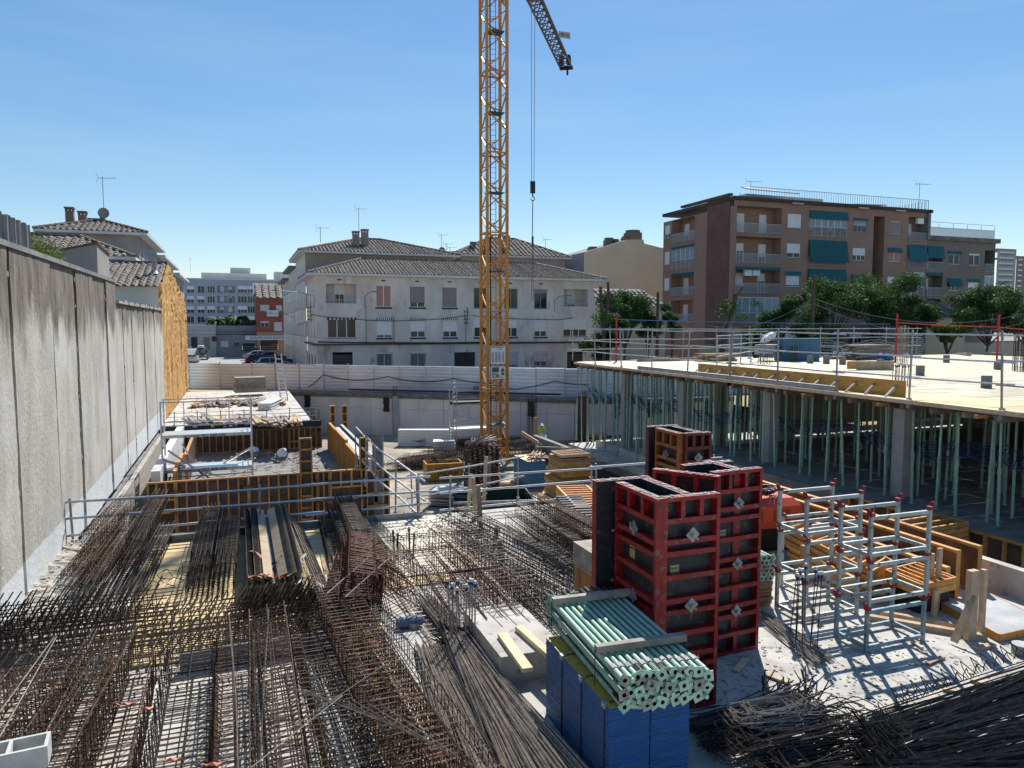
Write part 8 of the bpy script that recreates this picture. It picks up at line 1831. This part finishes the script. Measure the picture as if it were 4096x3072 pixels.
# =================== people ===================
def person(label,x,y,z,rz,pose,vest,helmet_m,trousers_m,lean=0):
    t=thing('person',label,'person',(x,y,z),rz)
    J={'pelvis':(0,0,.95),'spine':(0,.02,1.15),'chest':(0,.02,1.36),'neck':(0,.0,1.50),'head':(0,-.02,1.62),'headtop':(0,-.02,1.72)}
    if lean: 
        for k in ('spine','chest','neck','head','headtop'):
            v=J[k]; dz=v[2]-.95; J[k]=(0,v[1]-math.sin(lean)*dz,.95+math.cos(lean)*dz)
    V=[];Ed=[];Rr=[];mt=[]
    def add(p,r,par=None): V.append(p); Rr.append(r); i=len(V)-1; (Ed.append((par,i)) if par is not None else None); return i
    pe=add(J['pelvis'],.135); s=add(J['spine'],.125,pe); c=add(J['chest'],.15,s); nk=add(J['neck'],.058,c); hd=add(J['head'],.082,nk); ht=add(J['headtop'],.075,hd); add((J['head'][0],J['head'][1]-.10,J['head'][2]-.01),.016,hd)
    for sx in (-1,1):
        hp=add((sx*.10,0,.90),.10,pe); kn=add((sx*.12,pose.get('knee',-.02),.50),.062,hp); an=add((sx*.13,.02,.09),.042,kn); he=add((sx*.13,.03,.05),.045,an); add((sx*.14,-.16,.035),.038,he)
        C=J['chest']; sh=add((sx*.19,C[1],C[2]+.05),.062,c); el=add(pose['elbow'](sx,C),.043,sh); wr=add(pose['wrist'](sx,C),.030,el); w_=V[wr]; e_=V[el]
        d=(Vector(w_)-Vector(e_)).normalized(); pm=add(tuple(Vector(w_)+d*.07),.034,wr); pv=Vector(V[pm]); side=d.cross(Vector((0,0,1))); side=side.normalized() if side.length>.1 else Vector((1,0,0))
        for k,l in enumerate((.075,.085,.08,.062)): a=add(tuple(pv+side*(.025*(k-1.5))+d*.03),.010,pm); add(tuple(Vector(V[a])+d*l*.7+Vector((0,0,-.015))),.008,a)
        th=add(tuple(pv-d*.04+side*.04),.011,pm); add(tuple(Vector(V[th])+d*.04+side*.02),.009,th)
    me=bpy.data.meshes.new('body'); me.from_pydata(V,Ed,[]); o=bpy.data.objects.new('body',me); col.objects.link(o)
    md=o.modifiers.new('s','SKIN'); 
    for i,r in enumerate(Rr): me.skin_vertices[0].data[i].radius=(r,r*.85 if i in(1,2) else r); 
    me.skin_vertices[0].data[0].use_root=True
    sb=o.modifiers.new('u','SUBSURF'); sb.levels=1; sb.render_levels=1
    dg=bpy.context.evaluated_depsgraph_get(); m2=bpy.data.meshes.new_from_object(o.evaluated_get(dg)); bpy.data.objects.remove(o)
    skin=MATS['skin'] if 'skin' in MATS else M('skin',(.32,.18,.12),None,rough=.6)
    m2.materials.clear()
    for q in (skin,vest,trousers_m,blackm): m2.materials.append(q)
    for p in m2.polygons:
        cz=p.center; r_=Vector(cz); 
        if cz.z<.12: p.material_index=3
        elif cz.z<.97 and abs(cz.x)<.22 and cz.y>-.12: p.material_index=2
        elif cz.z>J['neck'][2]-.01: p.material_index=0
        else: p.material_index=1
        for sx in (-1,1):
            for vi in range(len(V)): pass
    for p in m2.polygons:
        for sx in (-1,1):
            if (Vector(p.center)-Vector(pose['wrist'](sx,J['chest']))).length<.15 and (Vector(p.center)-Vector(pose['elbow'](sx,J['chest']))).length>.22: p.material_index=0
    for p in m2.polygons: p.use_smooth=True
    link('body',m2,t)
    hm=MB(); n=14; c_=Vector((0,J['headtop'][1],J['headtop'][2]-.03))
    for k in range(4):
        a0=k*math.pi/8; a1=(k+1)*math.pi/8
        for i in range(n):
            p_=lambda a,b:(c_.x+math.cos(b)*.125*math.cos(a),c_.y+math.sin(b)*.145*math.cos(a),c_.z+.13*math.sin(a)); b0=2*math.pi*i/n; b1=2*math.pi*(i+1)/n; hm.quad(p_(a0,b0),p_(a0,b1),p_(a1,b1),p_(a1,b0))
    hm.hexa([(c_.x+a,c_.y+b,c_.z+z_) for z_ in (-.012,.006) for a,b in ((-.12,-.21),(.12,-.21),(.13,-.05),(-.13,-.05))]); part('helmet',hm,helmet_m,t)
    for sx in (-1,1): part('ear',MB().box(sx*.08-.012,sx*.08+.012,J['head'][1]-.015,J['head'][1]+.02,J['head'][2]-.03,J['head'][2]+.03),skin,t); part('eye',MB().box(sx*.032-.01,sx*.032+.01,J['head'][1]-.088,J['head'][1]-.07,J['head'][2]+.012,J['head'][2]+.024),blackm,t)
    part('reflective_band',MB().tube((0,J['spine'][1],J['spine'][2]+.02),(0,J['spine'][1],J['spine'][2]+.065),.150,12,caps=False),white,t)
    return t
hv=M('hi_vis_yellow',(.45,.55,.06),(.52,.62,.10),8,.7); tro=M('trousers_navy',(.02,.022,.03),(.04,.042,.055),8,.8)
q=P(2165,1700,y=46.5); py_=46.5
person('worker in yellow hi-vis jacket and white helmet bending over white sheets at the back wall',q.x,py_,-3.3,R(-15),{'elbow':lambda s,C:(s*.30,C[1]-.10,C[2]-.20),'wrist':lambda s,C:(s*.12,C[1]-.30,C[2]-.32),'knee':-.08},hv,white,tro,.45)
sh=MB(); sh.hexa([(a,b,c) for c in (0,.012) for a,b in ((-.3,-.22),(.3,-.2),(.28,.22),(-.26,.2))]); solo('paper_sheet',sh,white,'white sheet held in front of the bending worker','paper',(q.x-.12,py_-.62,-2.42),(R(50),R(15),0))
q=P(2010,1690,y=47.5); person('worker in white helmet and pale vest standing behind the crane mast',q.x,47.5,-3.3,R(20),{'elbow':lambda s,C:(s*.27,C[1]+.02,C[2]-.25),'wrist':lambda s,C:(s*.26,C[1]-.10,C[2]-.48)},M('vest_pale',(.40,.50,.42),None,rough=.7),white,tro,.05)
# timber arm and posts near the bending worker
a=P(2085,1730,y=42); b=P(2150,1770,y=41.5); solo('timber_post',MB().bar(a,b,.16,.2).bar(b,b-Vector((0,0,1.5)),.18,.2),tpale,'cranked pale timber arm on a post before the bending worker','timber')
q=P(2140,1670,y=44); solo('timber_stake',MB().bar((0,0,0),(.05,0,q.z+3.3),.2,.08),timber,'tall brown timber stake beside the bending worker','timber stake',(q.x,44,-3.3))
for i,(px,py) in enumerate(((2395,1730),(2440,1745),(2165,1750))):
    q=P(px,py+20,z=-3.3); o=blob('white_sack',white,(.5,.4,.4),2,21+i,loc=(q.x,q.y,-3.1)); tag(o,['white sack lying at the right end of the back wall','second white sack beside it near the deck corner','small white bag near the feet of the bending worker'][i],'sack')
q=P(2350,1790,z=-3.3); solo('orange_crate',MB().box(0,1.0,0,.8,0,1.0).box(0,1,-.03,0,.1,.2),orangef,'orange crate against the back wall near the deck corner','crate',(q.x,q.y-1,-3.3))
q=P(2395,1620,y=41); t=thing('brick_pier','red brick pier at the back beside the deck corner','pier',(q.x+.2,44.5,-3.3))
bme=MB().box(0,.24,0,.12,0,.055).mesh('brick',[brickd])
for k in range(56):
    for j in range(3): link('brick',bme,t,(j*.25+(.06 if k%2 else 0),0,k*.067))
